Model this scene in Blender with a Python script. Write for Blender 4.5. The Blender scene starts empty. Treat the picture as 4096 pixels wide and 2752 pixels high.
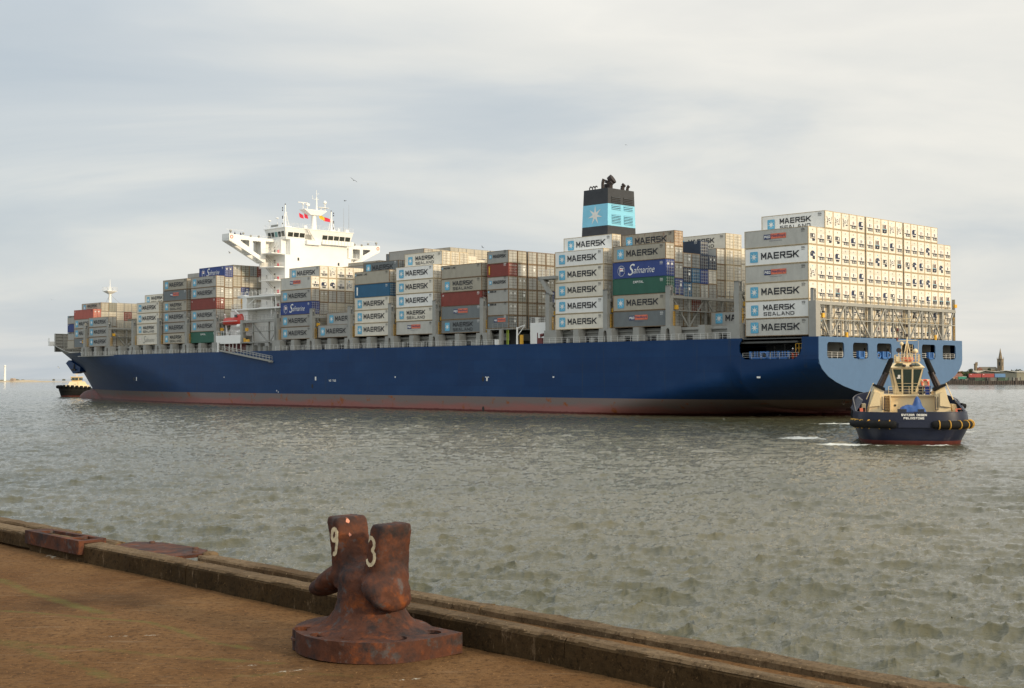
import bpy, bmesh, math, random
import numpy as np
from math import sin, cos, pi, radians, sqrt
from mathutils import Matrix, Vector
from mathutils.bvhtree import BVHTree
random.seed(7)
SC = bpy.context.scene
COL = SC.collection
# ------------------------------------------------------------------ camera
CAMH = 6.6
cam_d = bpy.data.cameras.new('camera'); cam = bpy.data.objects.new('camera', cam_d); COL.objects.link(cam)
cam.location = (0, 0, CAMH); cam.rotation_euler = (radians(90 + 1.511), 0, 0)
cam_d.sensor_width = 36; cam_d.lens = 5186.0 / 4096 * 36; cam_d.clip_start = 0.1; cam_d.clip_end = 30000
SC.camera = cam
# ------------------------------------------------------------------ world and sun
SUN_EL, SUN_AZ = 16.0, 129.0      # azimuth clockwise from +Y
world = bpy.data.worlds.new('World'); SC.world = world; world.use_nodes = True
wt = world.node_tree; wt.nodes.clear()
def WN(t, **k):
    n = wt.nodes.new(t)
    for a, b in k.items(): setattr(n, a, b)
    return n
wl = wt.links.new
sky = WN('ShaderNodeTexSky'); sky.sky_type = 'NISHITA'; sky.sun_disc = False
sky.sun_elevation = radians(SUN_EL); sky.sun_rotation = radians(SUN_AZ); sky.air_density = 1.2; sky.dust_density = 2.5
bg_s = WN('ShaderNodeBackground'); bg_s.inputs[1].default_value = 0.14; wl(sky.outputs[0], bg_s.inputs[0])
geo = WN('ShaderNodeTexCoord')
sep = WN('ShaderNodeSeparateXYZ'); wl(geo.outputs['Generated'], sep.inputs[0])
def wmath(op, a, b=None, c=None):
    n = WN('ShaderNodeMath', operation=op)
    for i, v in enumerate((a, b, c)):
        if v is None: continue
        if isinstance(v, (int, float)): n.inputs[i].default_value = v
        else: wl(v, n.inputs[i])
    return n.outputs[0]
zc = wmath('ADD', wmath('MAXIMUM', sep.outputs[2], 0.0), 0.22)
px = wmath('DIVIDE', sep.outputs[0], zc); py = wmath('DIVIDE', sep.outputs[1], zc)
comb = WN('ShaderNodeCombineXYZ'); wl(px, comb.inputs[0]); wl(py, comb.inputs[1])
mp = WN('ShaderNodeMapping'); mp.inputs['Rotation'].default_value = (0, 0, radians(20)); mp.inputs['Scale'].default_value = (0.75, 1.5, 1)
mp.inputs['Location'].default_value = (2.3, 0.9, 0)
wl(comb.outputs[0], mp.inputs[0])
n1 = WN('ShaderNodeTexNoise'); n1.inputs['Scale'].default_value = 0.9; n1.inputs['Detail'].default_value = 7; n1.inputs['Roughness'].default_value = 0.52; n1.inputs['Distortion'].default_value = 0.5
wl(mp.outputs[0], n1.inputs[0])
n2 = WN('ShaderNodeTexNoise'); n2.inputs['Scale'].default_value = 0.33; n2.inputs['Detail'].default_value = 4
wl(mp.outputs[0], n2.inputs[0])
mixn = wmath('ADD', wmath('MULTIPLY', n1.outputs[0], 0.62), wmath('MULTIPLY', n2.outputs[0], 0.38))
# more cloud to the right (+x), thinner to the left
bias = wmath('MULTIPLY', sep.outputs[0], 0.20)
cm = wmath('ADD', mixn, bias)
cr = WN('ShaderNodeValToRGB'); wl(cm, cr.inputs[0])
e = cr.color_ramp; e.elements[0].position = 0.36; e.elements[0].color = (0.53, 0.59, 0.645, 1)
e.elements[1].position = 0.74; e.elements[1].color = (0.74, 0.735, 0.71, 1)
x = e.elements.new(0.45); x.color = (0.635, 0.675, 0.70, 1)
x = e.elements.new(0.54); x.color = (0.82, 0.815, 0.775, 1)
x = e.elements.new(0.62); x.color = (0.92, 0.895, 0.83, 1)
# overcast luminance gradient: brighter towards zenith, warmer and brighter towards the sun
up = wmath('MAXIMUM', wmath('SUBTRACT', sep.outputs[2], 0.25), 0.0)
grad = wmath('ADD', 1.0, wmath('MULTIPLY', up, 1.45))
back = wmath('MAXIMUM', wmath('MULTIPLY', sep.outputs[1], -1.0), 0.0)
grad = wmath('ADD', grad, wmath('MULTIPLY', back, 0.5))
bg_c = WN('ShaderNodeBackground'); wl(cr.outputs[0], bg_c.inputs[0]); wl(grad, bg_c.inputs[1])
mx = WN('ShaderNodeMixShader'); mx.inputs[0].default_value = 0.90
wl(bg_s.outputs[0], mx.inputs[1]); wl(bg_c.outputs[0], mx.inputs[2])
out = WN('ShaderNodeOutputWorld'); wl(mx.outputs[0], out.inputs[0])
sd = bpy.data.lights.new('sun', 'SUN'); sun = bpy.data.objects.new('sun', sd); COL.objects.link(sun)
sd.energy = 2.9; sd.angle = radians(4.0); sd.color = (1.0, 0.83, 0.59)
az, el = radians(SUN_AZ), radians(SUN_EL)
sdir = Vector((sin(az) * cos(el), cos(az) * cos(el), sin(el)))
sun.rotation_euler = (-sdir).to_track_quat('-Z', 'Y').to_euler(); sun.location = (300, -200, 200)
vs = SC.view_settings; vs.view_transform = 'Standard'; vs.look = 'None'; vs.exposure = 0.0; vs.gamma = 1.0; vs.use_curve_mapping = False

# ------------------------------------------------------------------ helpers
def tag(o, label=None, cat=None, group=None, kind=None):
    if label: o['label'] = label
    if cat: o['category'] = cat
    if group: o['group'] = group
    if kind: o['kind'] = kind
    return o
def empty(name, mat=None, loc=None):
    o = bpy.data.objects.new(name, None); COL.objects.link(o); o.empty_display_size = 1
    if mat is not None: o.matrix_world = mat
    if loc is not None: o.location = loc
    return o
MATS = {}
def mat(name, col, rough=0.6, metal=0.0, var=0.14, scale=0.6, stretch=(1, 1, 1), dirt=None, dirtc=(0.10, 0.05, 0.025), dscale=1.5,
        dstretch=(1, 1, 1), corr=0, corrd=0.02, bump=0.0, bscale=8.0, rnd=0.0, coat=0.0, spec=0.5, panels=None, patch=None):
    m = bpy.data.materials.new(name); m.use_nodes = True; nt = m.node_tree; N = nt.nodes; L = nt.links.new
    b = N['Principled BSDF']; b.inputs['Roughness'].default_value = rough; b.inputs['Metallic'].default_value = metal
    b.inputs['Coat Weight'].default_value = coat; b.inputs['Specular IOR Level'].default_value = spec
    tc = N.new('ShaderNodeTexCoord')
    def mapped(s):
        mm = N.new('ShaderNodeMapping'); mm.inputs['Scale'].default_value = s; L(tc.outputs['Object'], mm.inputs[0])
        if rnd:
            oi = N.new('ShaderNodeObjectInfo'); mu = N.new('ShaderNodeMath'); mu.operation = 'MULTIPLY'; mu.inputs[1].default_value = 40
            L(oi.outputs['Random'], mu.inputs[0]); cb = N.new('ShaderNodeCombineXYZ'); L(mu.outputs[0], cb.inputs[0]); L(mu.outputs[0], cb.inputs[2]); L(cb.outputs[0], mm.inputs['Location'])
        return mm
    def noise(s, mpn, det=5, r=0.6):
        n = N.new('ShaderNodeTexNoise'); n.inputs['Scale'].default_value = s; n.inputs['Detail'].default_value = det; n.inputs['Roughness'].default_value = r
        L(mpn.outputs[0], n.inputs[0]); return n
    def ramp(src, a, bb, ca, cb_):
        r = N.new('ShaderNodeValToRGB'); r.color_ramp.elements[0].position = a; r.color_ramp.elements[1].position = bb
        r.color_ramp.elements[0].color = (*ca, 1) if len(ca) == 3 else ca; r.color_ramp.elements[1].color = (*cb_, 1) if len(cb_) == 3 else cb_
        L(src, r.inputs[0]); return r
    n = noise(scale, mapped(stretch))
    lo = tuple(c * (1 - var) for c in col); hi = tuple(min(1, c * (1 + var)) for c in col)
    last = ramp(n.outputs[0], 0.3, 0.7, lo, hi).outputs[0]
    def mix(a, bcol, fac):
        mxn = N.new('ShaderNodeMix'); mxn.data_type = 'RGBA'; L(a, mxn.inputs[6])
        if isinstance(bcol, tuple): mxn.inputs[7].default_value = (*bcol, 1)
        else: L(bcol, mxn.inputs[7])
        L(fac, mxn.inputs[0]); return mxn.outputs[2]
    if patch:
        for (pc, ps, a, bb) in patch:
            pn = noise(ps, mapped((1, 1, 1)), 6, 0.65); last = mix(last, pc, ramp(pn.outputs[0], a, bb, (0, 0, 0), (1, 1, 1)).outputs[0])
    if dirt is not None:
        dn = noise(dscale, mapped(dstretch), 8, 0.7); last = mix(last, dirtc, ramp(dn.outputs[0], dirt, min(1, dirt + 0.16), (0, 0, 0), (1, 1, 1)).outputs[0])
    if rnd:
        oi = N.new('ShaderNodeObjectInfo'); mr = N.new('ShaderNodeMapRange'); mr.inputs[3].default_value = 1 - rnd; mr.inputs[4].default_value = 1 + rnd * 0.6; L(oi.outputs['Random'], mr.inputs[0])
        hs = N.new('ShaderNodeHueSaturation'); L(mr.outputs[0], hs.inputs['Value']); L(last, hs.inputs['Color']); last = hs.outputs[0]
    L(last, b.inputs['Base Color'])
    nb = None
    if corr:
        wv = N.new('ShaderNodeTexWave'); wv.wave_type = 'BANDS'; wv.bands_direction = {1: 'X', 2: 'Y', 3: 'Z'}[corr]; wv.inputs['Scale'].default_value = 1.12
        L(tc.outputs['Object'], wv.inputs[0]); bp = N.new('ShaderNodeBump'); bp.inputs['Distance'].default_value = corrd; bp.inputs['Strength'].default_value = 0.7
        L(wv.outputs[0], bp.inputs['Height']); nb = bp
    if bump:
        bn = noise(bscale, mapped((1, 1, 1)), 6, 0.6); bp = N.new('ShaderNodeBump'); bp.inputs['Distance'].default_value = bump; bp.inputs['Strength'].default_value = 0.8
        L(bn.outputs[0], bp.inputs['Height'])
        if nb: L(nb.outputs[0], bp.inputs['Normal'])
        nb = bp
    if nb: L(nb.outputs[0], b.inputs['Normal'])
    MATS[name] = m
    return m
class MB:
    """collects shapes and links them as ONE mesh object; flip=True maps (s,t,z) of the ship to right-handed space"""
    def __init__(s, flip=False): s.v = []; s.f = []; s.m = []; s.sm = []; s.flip = flip
    def add(s, vs, fs, m=0, sm=False):
        o = len(s.v); s.v.extend([tuple(p) for p in vs])
        for f in fs: s.f.append([i + o for i in f]); s.m.append(m); s.sm.append(sm)
    def box(s, x0, x1, y0, y1, z0, z1, m=0):
        s.add([(x0, y0, z0), (x1, y0, z0), (x1, y1, z0), (x0, y1, z0), (x0, y0, z1), (x1, y0, z1), (x1, y1, z1), (x0, y1, z1)],
              [(0, 3, 2, 1), (4, 5, 6, 7), (0, 1, 5, 4), (1, 2, 6, 5), (2, 3, 7, 6), (3, 0, 4, 7)], m)
    def hexa(s, p, m=0):
        s.add(p, [(0, 3, 2, 1), (4, 5, 6, 7), (0, 1, 5, 4), (1, 2, 6, 5), (2, 3, 7, 6), (3, 0, 4, 7)], m)
    def tube(s, p, q, r, r2=None, n=8, m=0, cap=True):
        p = Vector(p); q = Vector(q); r2 = r if r2 is None else r2; d = (q - p)
        if d.length < 1e-6: return
        d.normalize(); u = d.orthogonal().normalized(); w = d.cross(u)
        vs = []
        for c, rr in ((p, r), (q, r2)):
            for k in range(n):
                a = 2 * pi * k / n; vs.append(c + u * (rr * cos(a)) + w * (rr * sin(a)))
        fs = [(k, (k + 1) % n, n + (k + 1) % n, n + k) for k in range(n)]
        s.add(vs, fs, m, True)
        if cap: s.add(vs, [tuple(range(n))[::-1], tuple(range(n, 2 * n))], m)
    def path(s, pts, r, n=8, m=0):
        for a, b in zip(pts[:-1], pts[1:]): s.tube(a, b, r, n=n, m=m)
    def bar(s, p, q, w, h, m=0):
        p = Vector(p); q = Vector(q); d = (q - p).normalized()
        side = Vector((0, 0, 1)).cross(d)
        if side.length < 1e-3: side = Vector((1, 0, 0))
        side.normalize(); upv = d.cross(side).normalized()
        a = side * w / 2; b = upv * h / 2
        s.hexa([p - a - b, q - a - b, q + a - b, p + a - b, p - a + b, q - a + b, q + a + b, p + a + b], m)
    def lathe(s, prof, c=(0, 0, 0), n=24, m=0, sx=1, sy=1):
        vs = []; k = len(prof)
        for (r, z) in prof:
            for j in range(n):
                a = 2 * pi * j / n; vs.append((c[0] + r * cos(a) * sx, c[1] + r * sin(a) * sy, c[2] + z))
        fs = []
        for i in range(k - 1):
            for j in range(n): fs.append((i * n + j, i * n + (j + 1) % n, (i + 1) * n + (j + 1) % n, (i + 1) * n + j))
        s.add(vs, fs, m, True); s.add(vs, [tuple(range(n))[::-1], tuple(range((k - 1) * n, k * n))], m)
    def prism(s, pts, a0, a1, ax=1, m=0):
        """polygon pts extruded along axis ax from a0 to a1"""
        def P(p, a):
            return (a, p[0], p[1]) if ax == 0 else ((p[0], a, p[1]) if ax == 1 else (p[0], p[1], a))
        n = len(pts); vs = [P(p, a0) for p in pts] + [P(p, a1) for p in pts]
        s.add(vs, [tuple(range(n)), tuple(range(n, 2 * n))[::-1]] + [(k, (k + 1) % n, n + (k + 1) % n, n + k) for k in range(n)], m)
    def rail(s, p, q, h=1.0, n=4, r=0.03, m=0, rows=3):
        p = Vector(p); q = Vector(q)
        for k in range(n + 1):
            a = p.lerp(q, k / n); s.tube(a, a + Vector((0, 0, h)), r, n=4, m=m)
        for j in range(rows):
            z = Vector((0, 0, h * (j + 1) / rows)); s.tube(p + z, q + z, r * 0.8, n=4, m=m)
    def mesh(s, name, mats, recalc=True):
        me = bpy.data.meshes.new(name)
        vs = [(x, -y, z) for x, y, z in s.v] if s.flip else s.v
        me.from_pydata(vs, [], s.f)
        for mm in mats: me.materials.append(mm)
        me.polygons.foreach_set('material_index', s.m); me.polygons.foreach_set('use_smooth', s.sm)
        if recalc:
            bm = bmesh.new(); bm.from_mesh(me); bmesh.ops.recalc_face_normals(bm, faces=bm.faces); bm.to_mesh(me); bm.free()
        me.update(); return me
    def build(s, name, mats, parent=None, recalc=True):
        if not isinstance(mats, (list, tuple)): mats = [mats]
        o = bpy.data.objects.new(name, s.mesh(name, mats, recalc)); COL.objects.link(o)
        if parent is not None: o.parent = parent
        return o
def tmp_to_mesh(o):
    COL.objects.link(o); bpy.context.view_layer.update(); dg = bpy.context.evaluated_depsgraph_get()
    me = bpy.data.meshes.new_from_object(o.evaluated_get(dg)); bpy.data.objects.remove(o); return me
TXT = {}
def text_geo(st, bold=0.0, shear=0.0, spacing=1.0):
    k = (st, bold, shear, spacing)
    if k in TXT: return TXT[k]
    c = bpy.data.curves.new('t', 'FONT'); c.body = st; c.offset = bold; c.shear = shear; c.space_character = spacing; c.resolution_u = 3
    me = tmp_to_mesh(bpy.data.objects.new('t', c))
    v = np.array([p.co[:] for p in me.vertices]); f = [list(p.vertices) for p in me.polygons]
    mn = v.min(0); mxx = v.max(0); v = (v - mn) / np.maximum(mxx - mn, 1e-6)
    bpy.data.meshes.remove(me); TXT[k] = (v, f); return TXT[k]
GL = {'M': '0006 0622 2246 4640', 'A': '0016 1626 2640 0.81.83.21.8', 'E': '0006 0646 0343 0040', 'R': '0006 0646 4643 0343 2340', 'S': '4606 0603 0343 4340 4000', 'K': '0006 0246 1.63.640', 'L': '0006 0040', 'N': '0006 0640 4046', 'D': '0006 0636 3645 4541 4130 3000',
      'I': '0006', 'T': '2026 0646', 'V': '0620 2046', 'Z': '0646 4600 0040', 'B': '0006 0646 4600 0343 4640 0040', 'F': '0006 0646 0343', 'X': '0046 0640', 'O': '0006 0646 4640 4000', 'W': '0610 1024 2430 3046', 'U': '0600 0040 4046', 'G': '4606 0600 0040 4043 4323', 'C': '4606 0600 0040', 'P': '0006 0646 4643 0343', 'J': '4640 0040 0001', '&': '4000 0003 0336 3616 1640'}
GL['B'] = '0006 0646 4640 0343 0040'
def gseg(ch):
    o = []
    for tk in GL[ch].split():
        n = []; i = 0
        while i < len(tk):
            if i + 1 < len(tk) and tk[i + 1] == '.': n.append(float(tk[i:i + 3])); i += 3
            else: n.append(float(tk[i])); i += 1
        o.append(((n[0], n[1]), (n[2], n[3])))
    return o
def put_text(mb, st, fn, u0, u1, v0, v1, m=0, bold=0.02, shear=0.0, spacing=1.0):
    if shear == 0 and all(c in GL or c == ' ' for c in st):      # squared capitals laid down as strokes, each a hair above the last
        adv = [2.6 if c == 'I' else 6.1 for c in st]; tot = sum(adv) - 2.1; h = v1 - v0; th = h * (.072 + bold * 1.0); sx = (u1 - u0 - 2 * th) / tot * (1 if st != 'I' else 1); sy = (h - 2 * th) / 6.0
        o = Vector(fn(u0, v0)); N_ = (Vector(fn(u0 + 1, v0)) - o).cross(Vector(fn(u0, v0 + 1)) - o).normalized() * (-1 if mb.flip else 1); k = 0; x = u0 + th
        for c, a in zip(st, adv):
            if c != ' ':
                for (a0, b0), (a1, b1) in gseg(c):
                    p = Vector((x + a0 * sx, v0 + th + b0 * sy)); q = Vector((x + a1 * sx, v0 + th + b1 * sy)); d = (q - p)
                    if abs(d.y) > abs(d.x) * .4 and abs(d.x) > 1e-5:      # slanted stroke with level ends
                        w = th * sqrt(1 + (d.x / d.y) ** 2); e_ = d * (th / abs(d.y)) if True else d; p2, q2 = p - e_, q + e_; qs = [(p2.x - w, p2.y), (p2.x + w, p2.y), (q2.x + w, q2.y), (q2.x - w, q2.y)]
                    else:
                        d.normalize(); nn = Vector((-d.y, d.x)) * th; p2, q2 = p - d * th, q + d * th; qs = [(p2.x - nn.x, p2.y - nn.y), (q2.x - nn.x, q2.y - nn.y), (q2.x + nn.x, q2.y + nn.y), (p2.x + nn.x, p2.y + nn.y)]
                    k += 1; mb.add([Vector(fn(*z)) + N_ * (.0012 * (k % 7)) for z in qs], [(0, 1, 2, 3)], m)
            x += a * sx
        return
    v, f = text_geo(st, bold, shear, spacing)
    mb.add([fn(u0 + (u1 - u0) * p[0], v0 + (v1 - v0) * p[1]) for p in v], f, m)
def curve_panel(outline, holes, thick):
    """flat panel with holes: returns verts (u,v,w) and faces"""
    c = bpy.data.curves.new('p', 'CURVE'); c.dimensions = '2D'; c.fill_mode = 'BOTH'; c.extrude = thick / 2
    for loop in [outline] + holes:
        sp = c.splines.new('POLY'); sp.points.add(len(loop) - 1); sp.use_cyclic_u = True
        for k, p in enumerate(loop): sp.points[k].co = (p[0], p[1], 0, 1)
    me = tmp_to_mesh(bpy.data.objects.new('p', c))
    v = [tuple(p.co) for p in me.vertices]; f = [list(p.vertices) for p in me.polygons]; bpy.data.meshes.remove(me); return v, f
def rrect(x0, x1, y0, y1, r, n=4):
    pts = []
    for cx, cy, a0 in ((x1 - r, y1 - r, 0), (x0 + r, y1 - r, 90), (x0 + r, y0 + r, 180), (x1 - r, y0 + r, 270)):
        for k in range(n + 1):
            a = radians(a0 + 90 * k / n); pts.append((cx + r * cos(a), cy + r * sin(a)))
    return pts
def star(cx, cy, R, r, n=7, sy=1.0):
    return [(cx + (R if k % 2 == 0 else r) * sin(pi * k / n), cy + sy * (R if k % 2 == 0 else r) * cos(pi * k / n)) for k in range(2 * n)]
def star_faces(mb, cx, cy, R, r, fn, m=0, n=7):
    p = star(cx, cy, R, r, n); vs = [fn(cx, cy)] + [fn(*q) for q in p]
    mb.add(vs, [(0, 1 + k, 1 + (k + 1) % (2 * n)) for k in range(2 * n)], m)
def person(name, M4, top, legs, hat, label, arm=0.3, parent=None):
    """small standing figure grown as one skinned body, base at the feet"""
    J = {'p': (0, 0, .92), 'w': (0, 0, 1.1), 'c': (0, 0, 1.36), 'n': (0, 0, 1.5), 'h1': (0, .01, 1.60), 'h2': (0, .02, 1.74),
         'sl': (-.19, 0, 1.42), 'el': (-.26, .02 + arm * .3, 1.16), 'hl': (-.24, .12 + arm * .5, 1.0 + arm * .2), 'sr': (.19, 0, 1.42), 'er': (.26, .02, 1.15), 'hr': (.25, .12, .93),
         'll': (-.1, 0, .88), 'kl': (-.11, .03, .48), 'al': (-.12, -.01, .08), 'fl': (-.12, .16, .04), 'lr': (.1, 0, .88), 'kr': (.12, .04, .48), 'ar': (.13, 0, .08), 'fr': (.14, .17, .04)}
    R = {'p': .15, 'w': .14, 'c': .16, 'n': .06, 'h1': .095, 'h2': .09, 'sl': .075, 'el': .05, 'hl': .042, 'sr': .075, 'er': .05, 'hr': .042, 'll': .095, 'kl': .065, 'al': .05, 'fl': .045, 'lr': .095, 'kr': .065, 'ar': .05, 'fr': .045}
    E = [('p', 'w'), ('w', 'c'), ('c', 'n'), ('n', 'h1'), ('h1', 'h2'), ('c', 'sl'), ('sl', 'el'), ('el', 'hl'), ('c', 'sr'), ('sr', 'er'), ('er', 'hr'), ('p', 'll'), ('ll', 'kl'), ('kl', 'al'), ('al', 'fl'), ('p', 'lr'), ('lr', 'kr'), ('kr', 'ar'), ('ar', 'fr')]
    ks = list(J); me = bpy.data.meshes.new('b'); me.from_pydata([J[k] for k in ks], [(ks.index(a), ks.index(b)) for a, b in E], [])
    o = bpy.data.objects.new('b', me); md = o.modifiers.new('s', 'SKIN'); me.skin_vertices.new() if not me.skin_vertices else None
    for k, sv in zip(ks, me.skin_vertices[0].data): sv.radius = (R[k], R[k] * .85); sv.use_root = (k == 'p')
    o.modifiers.new('u', 'SUBSURF').levels = 1
    m2 = tmp_to_mesh(o)
    for mm in (top, legs, MATS['skin'], MATS['hair']): m2.materials.append(mm)
    for p in m2.polygons:
        z = p.center.z; ax = abs(p.center.x)
        p.material_index = 3 if z > 1.66 or (z > 1.56 and p.center.y < -.02) else (2 if z > 1.52 or (ax > .2 and z < 1.08 and z > .85) else (1 if z < .98 else 0)); p.use_smooth = True
    r = bpy.data.objects.new(name, m2); COL.objects.link(r); r.matrix_world = M4
    if hat:
        h = MB(); h.lathe([(.135, 0), (.125, .05), (.09, .1), (.03, .125)], (0, .01, 1.70), 12); h.build('hard_hat', hat, r)
    tag(r, label, 'person'); return r
# ------------------------------------------------------------------ materials
mat('skin', (0.45, 0.27, 0.2), 0.6); mat('hair', (0.03, 0.02, 0.015), 0.7)
mat('hull_blue', (0.012, 0.048, 0.15), 0.42, var=0.12, scale=0.25, stretch=(.25, 1, 3), spec=0.5, patch=[((0.016, 0.065, 0.17), 0.12, .5, .75)], dirt=.70, dirtc=(.02, .045, .09), dscale=.8, dstretch=(.6, 1, .12))
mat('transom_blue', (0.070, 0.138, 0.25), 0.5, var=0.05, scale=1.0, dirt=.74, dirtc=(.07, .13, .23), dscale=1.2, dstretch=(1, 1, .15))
mat('boot_red', (0.19, 0.075, 0.062), 0.7, var=0.2, scale=.5, stretch=(.3, 1, 3), dirt=.62, dirtc=(.17, .055, .02), dscale=.35, dstretch=(1.0, 1, 1.2), patch=[((0.125, 0.095, 0.085), 0.3, .45, .62)])
mat('deck_grey', (0.30, 0.295, 0.265), 0.6, var=0.1, dirt=.62, dirtc=(.17, .13, .08), dscale=1.4, dstretch=(1, 1, .3))
mat('dark_recess', (0.035, 0.034, 0.03), 0.9)
mat('deck_dark', (0.10, 0.10, 0.095), 0.8)
mat('ship_white', (0.80, 0.79, 0.745), 0.45, var=0.04, scale=.4, dirt=.76, dirtc=(.6, .54, .42), dscale=1.2, dstretch=(1, 1, .15))
mat('glass', (0.035, 0.04, 0.035), 0.12, spec=0.8, var=.3)
mat('teal_glass', (0.16, 0.30, 0.29), 0.15, spec=0.8)
mat('black_paint', (0.028, 0.030, 0.033), 0.55, var=.2, dirt=.7, dirtc=(.06, .055, .05), dscale=1.5)
mat('soot', (0.03, 0.022, 0.02), 0.8)
mat('sky_blue', (0.21, 0.53, 0.68), 0.5, var=.06)
mat('emblem_blue', (0.115, 0.39, 0.56), 0.5, var=.12, scale=2)
mat('star_white', (0.74, 0.72, 0.66), 0.5, var=.08)
mat('letter_black', (0.022, 0.022, 0.024), 0.5, var=.2)
mat('letter_white', (0.78, 0.77, 0.72), 0.5)
mat('navy_box', (0.03, 0.045, 0.12), 0.5); mat('orange_box', (0.68, 0.16, 0.085), 0.5, var=.12, scale=3)
mat('yellow_paint', (0.70, 0.38, 0.03), 0.5, var=.15); mat('lime_paint', (0.35, 0.45, 0.05), .5)
mat('lifeboat_red', (0.50, 0.035, 0.02), 0.3, var=.15); mat('ring_orange', (0.75, 0.13, 0.07), .5); mat('flag_red', (0.6, 0.03, 0.06), .8); mat('flag_yellow', (0.7, 0.5, 0.05), .8)
mat('winch_blue', (0.03, 0.12, 0.33), .5); mat('cloth_dark', (0.02, 0.025, 0.05), .9); mat('trousers_orange', (0.6, .08, .02), .8)
mat('rope', (0.5, .48, .42), .9)
# container paints: wall, with corrugation, vertical dirt streaks and rust
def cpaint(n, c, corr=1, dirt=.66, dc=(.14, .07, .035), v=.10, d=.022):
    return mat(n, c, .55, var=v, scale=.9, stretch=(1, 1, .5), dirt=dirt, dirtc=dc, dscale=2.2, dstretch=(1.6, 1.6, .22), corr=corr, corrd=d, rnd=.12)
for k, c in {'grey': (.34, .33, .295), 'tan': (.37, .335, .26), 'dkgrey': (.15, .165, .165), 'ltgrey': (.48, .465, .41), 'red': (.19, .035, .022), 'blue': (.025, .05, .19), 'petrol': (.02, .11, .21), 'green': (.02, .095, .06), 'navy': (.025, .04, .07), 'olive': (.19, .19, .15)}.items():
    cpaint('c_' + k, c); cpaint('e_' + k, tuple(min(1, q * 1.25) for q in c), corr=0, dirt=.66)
mat('c_white', (.78, .765, .71), .5, var=.06, scale=.8, dirt=.72, dirtc=(.42, .36, .26), dscale=2., dstretch=(1.4, 1.4, .2), rnd=.06)
mat('c_cream', (.68, .63, .52), .5, var=.08, scale=.8, dirt=.68, dirtc=(.38, .28, .15), dscale=2., dstretch=(1.4, 1.4, .2), rnd=.08)
mat('c_rusty', (.33, .29, .22), .7, var=.2, dirt=.52, dirtc=(.19, .055, .025), dscale=1.6, dstretch=(2.2, 2.2, .45), corr=1)
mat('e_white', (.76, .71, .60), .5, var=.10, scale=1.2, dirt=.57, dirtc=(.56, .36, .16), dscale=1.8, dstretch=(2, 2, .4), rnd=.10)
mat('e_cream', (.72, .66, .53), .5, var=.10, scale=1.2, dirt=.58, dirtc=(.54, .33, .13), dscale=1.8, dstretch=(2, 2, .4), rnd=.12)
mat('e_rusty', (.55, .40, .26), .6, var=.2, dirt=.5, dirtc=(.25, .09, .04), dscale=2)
mat('frame_rust', (.23, .155, .085), .8, var=.4, scale=3, dirt=.55, dirtc=(.09, .035, .015), dscale=3, rnd=.2)
mat('frame_pale', (.50, .40, .25), .7, var=.3, scale=3, dirt=.55, dirtc=(.33, .16, .06), dscale=3, rnd=.15)
mat('gap_shade_brown', (.07, .035, .015), .9)
mat('unit_dark', (.02, .024, .035), .5, var=.4, scale=6); mat('unit_navy', (.02, .035, .09), .4, var=.4, scale=6)
mat('unit_grey', (.34, .33, .29), .6); mat('unit_white', (.76, .73, .66), .5); mat('unit_maroon', (.14, .03, .025), .6); mat('rod', (.44, .43, .38), .5, rnd=.1)
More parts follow.
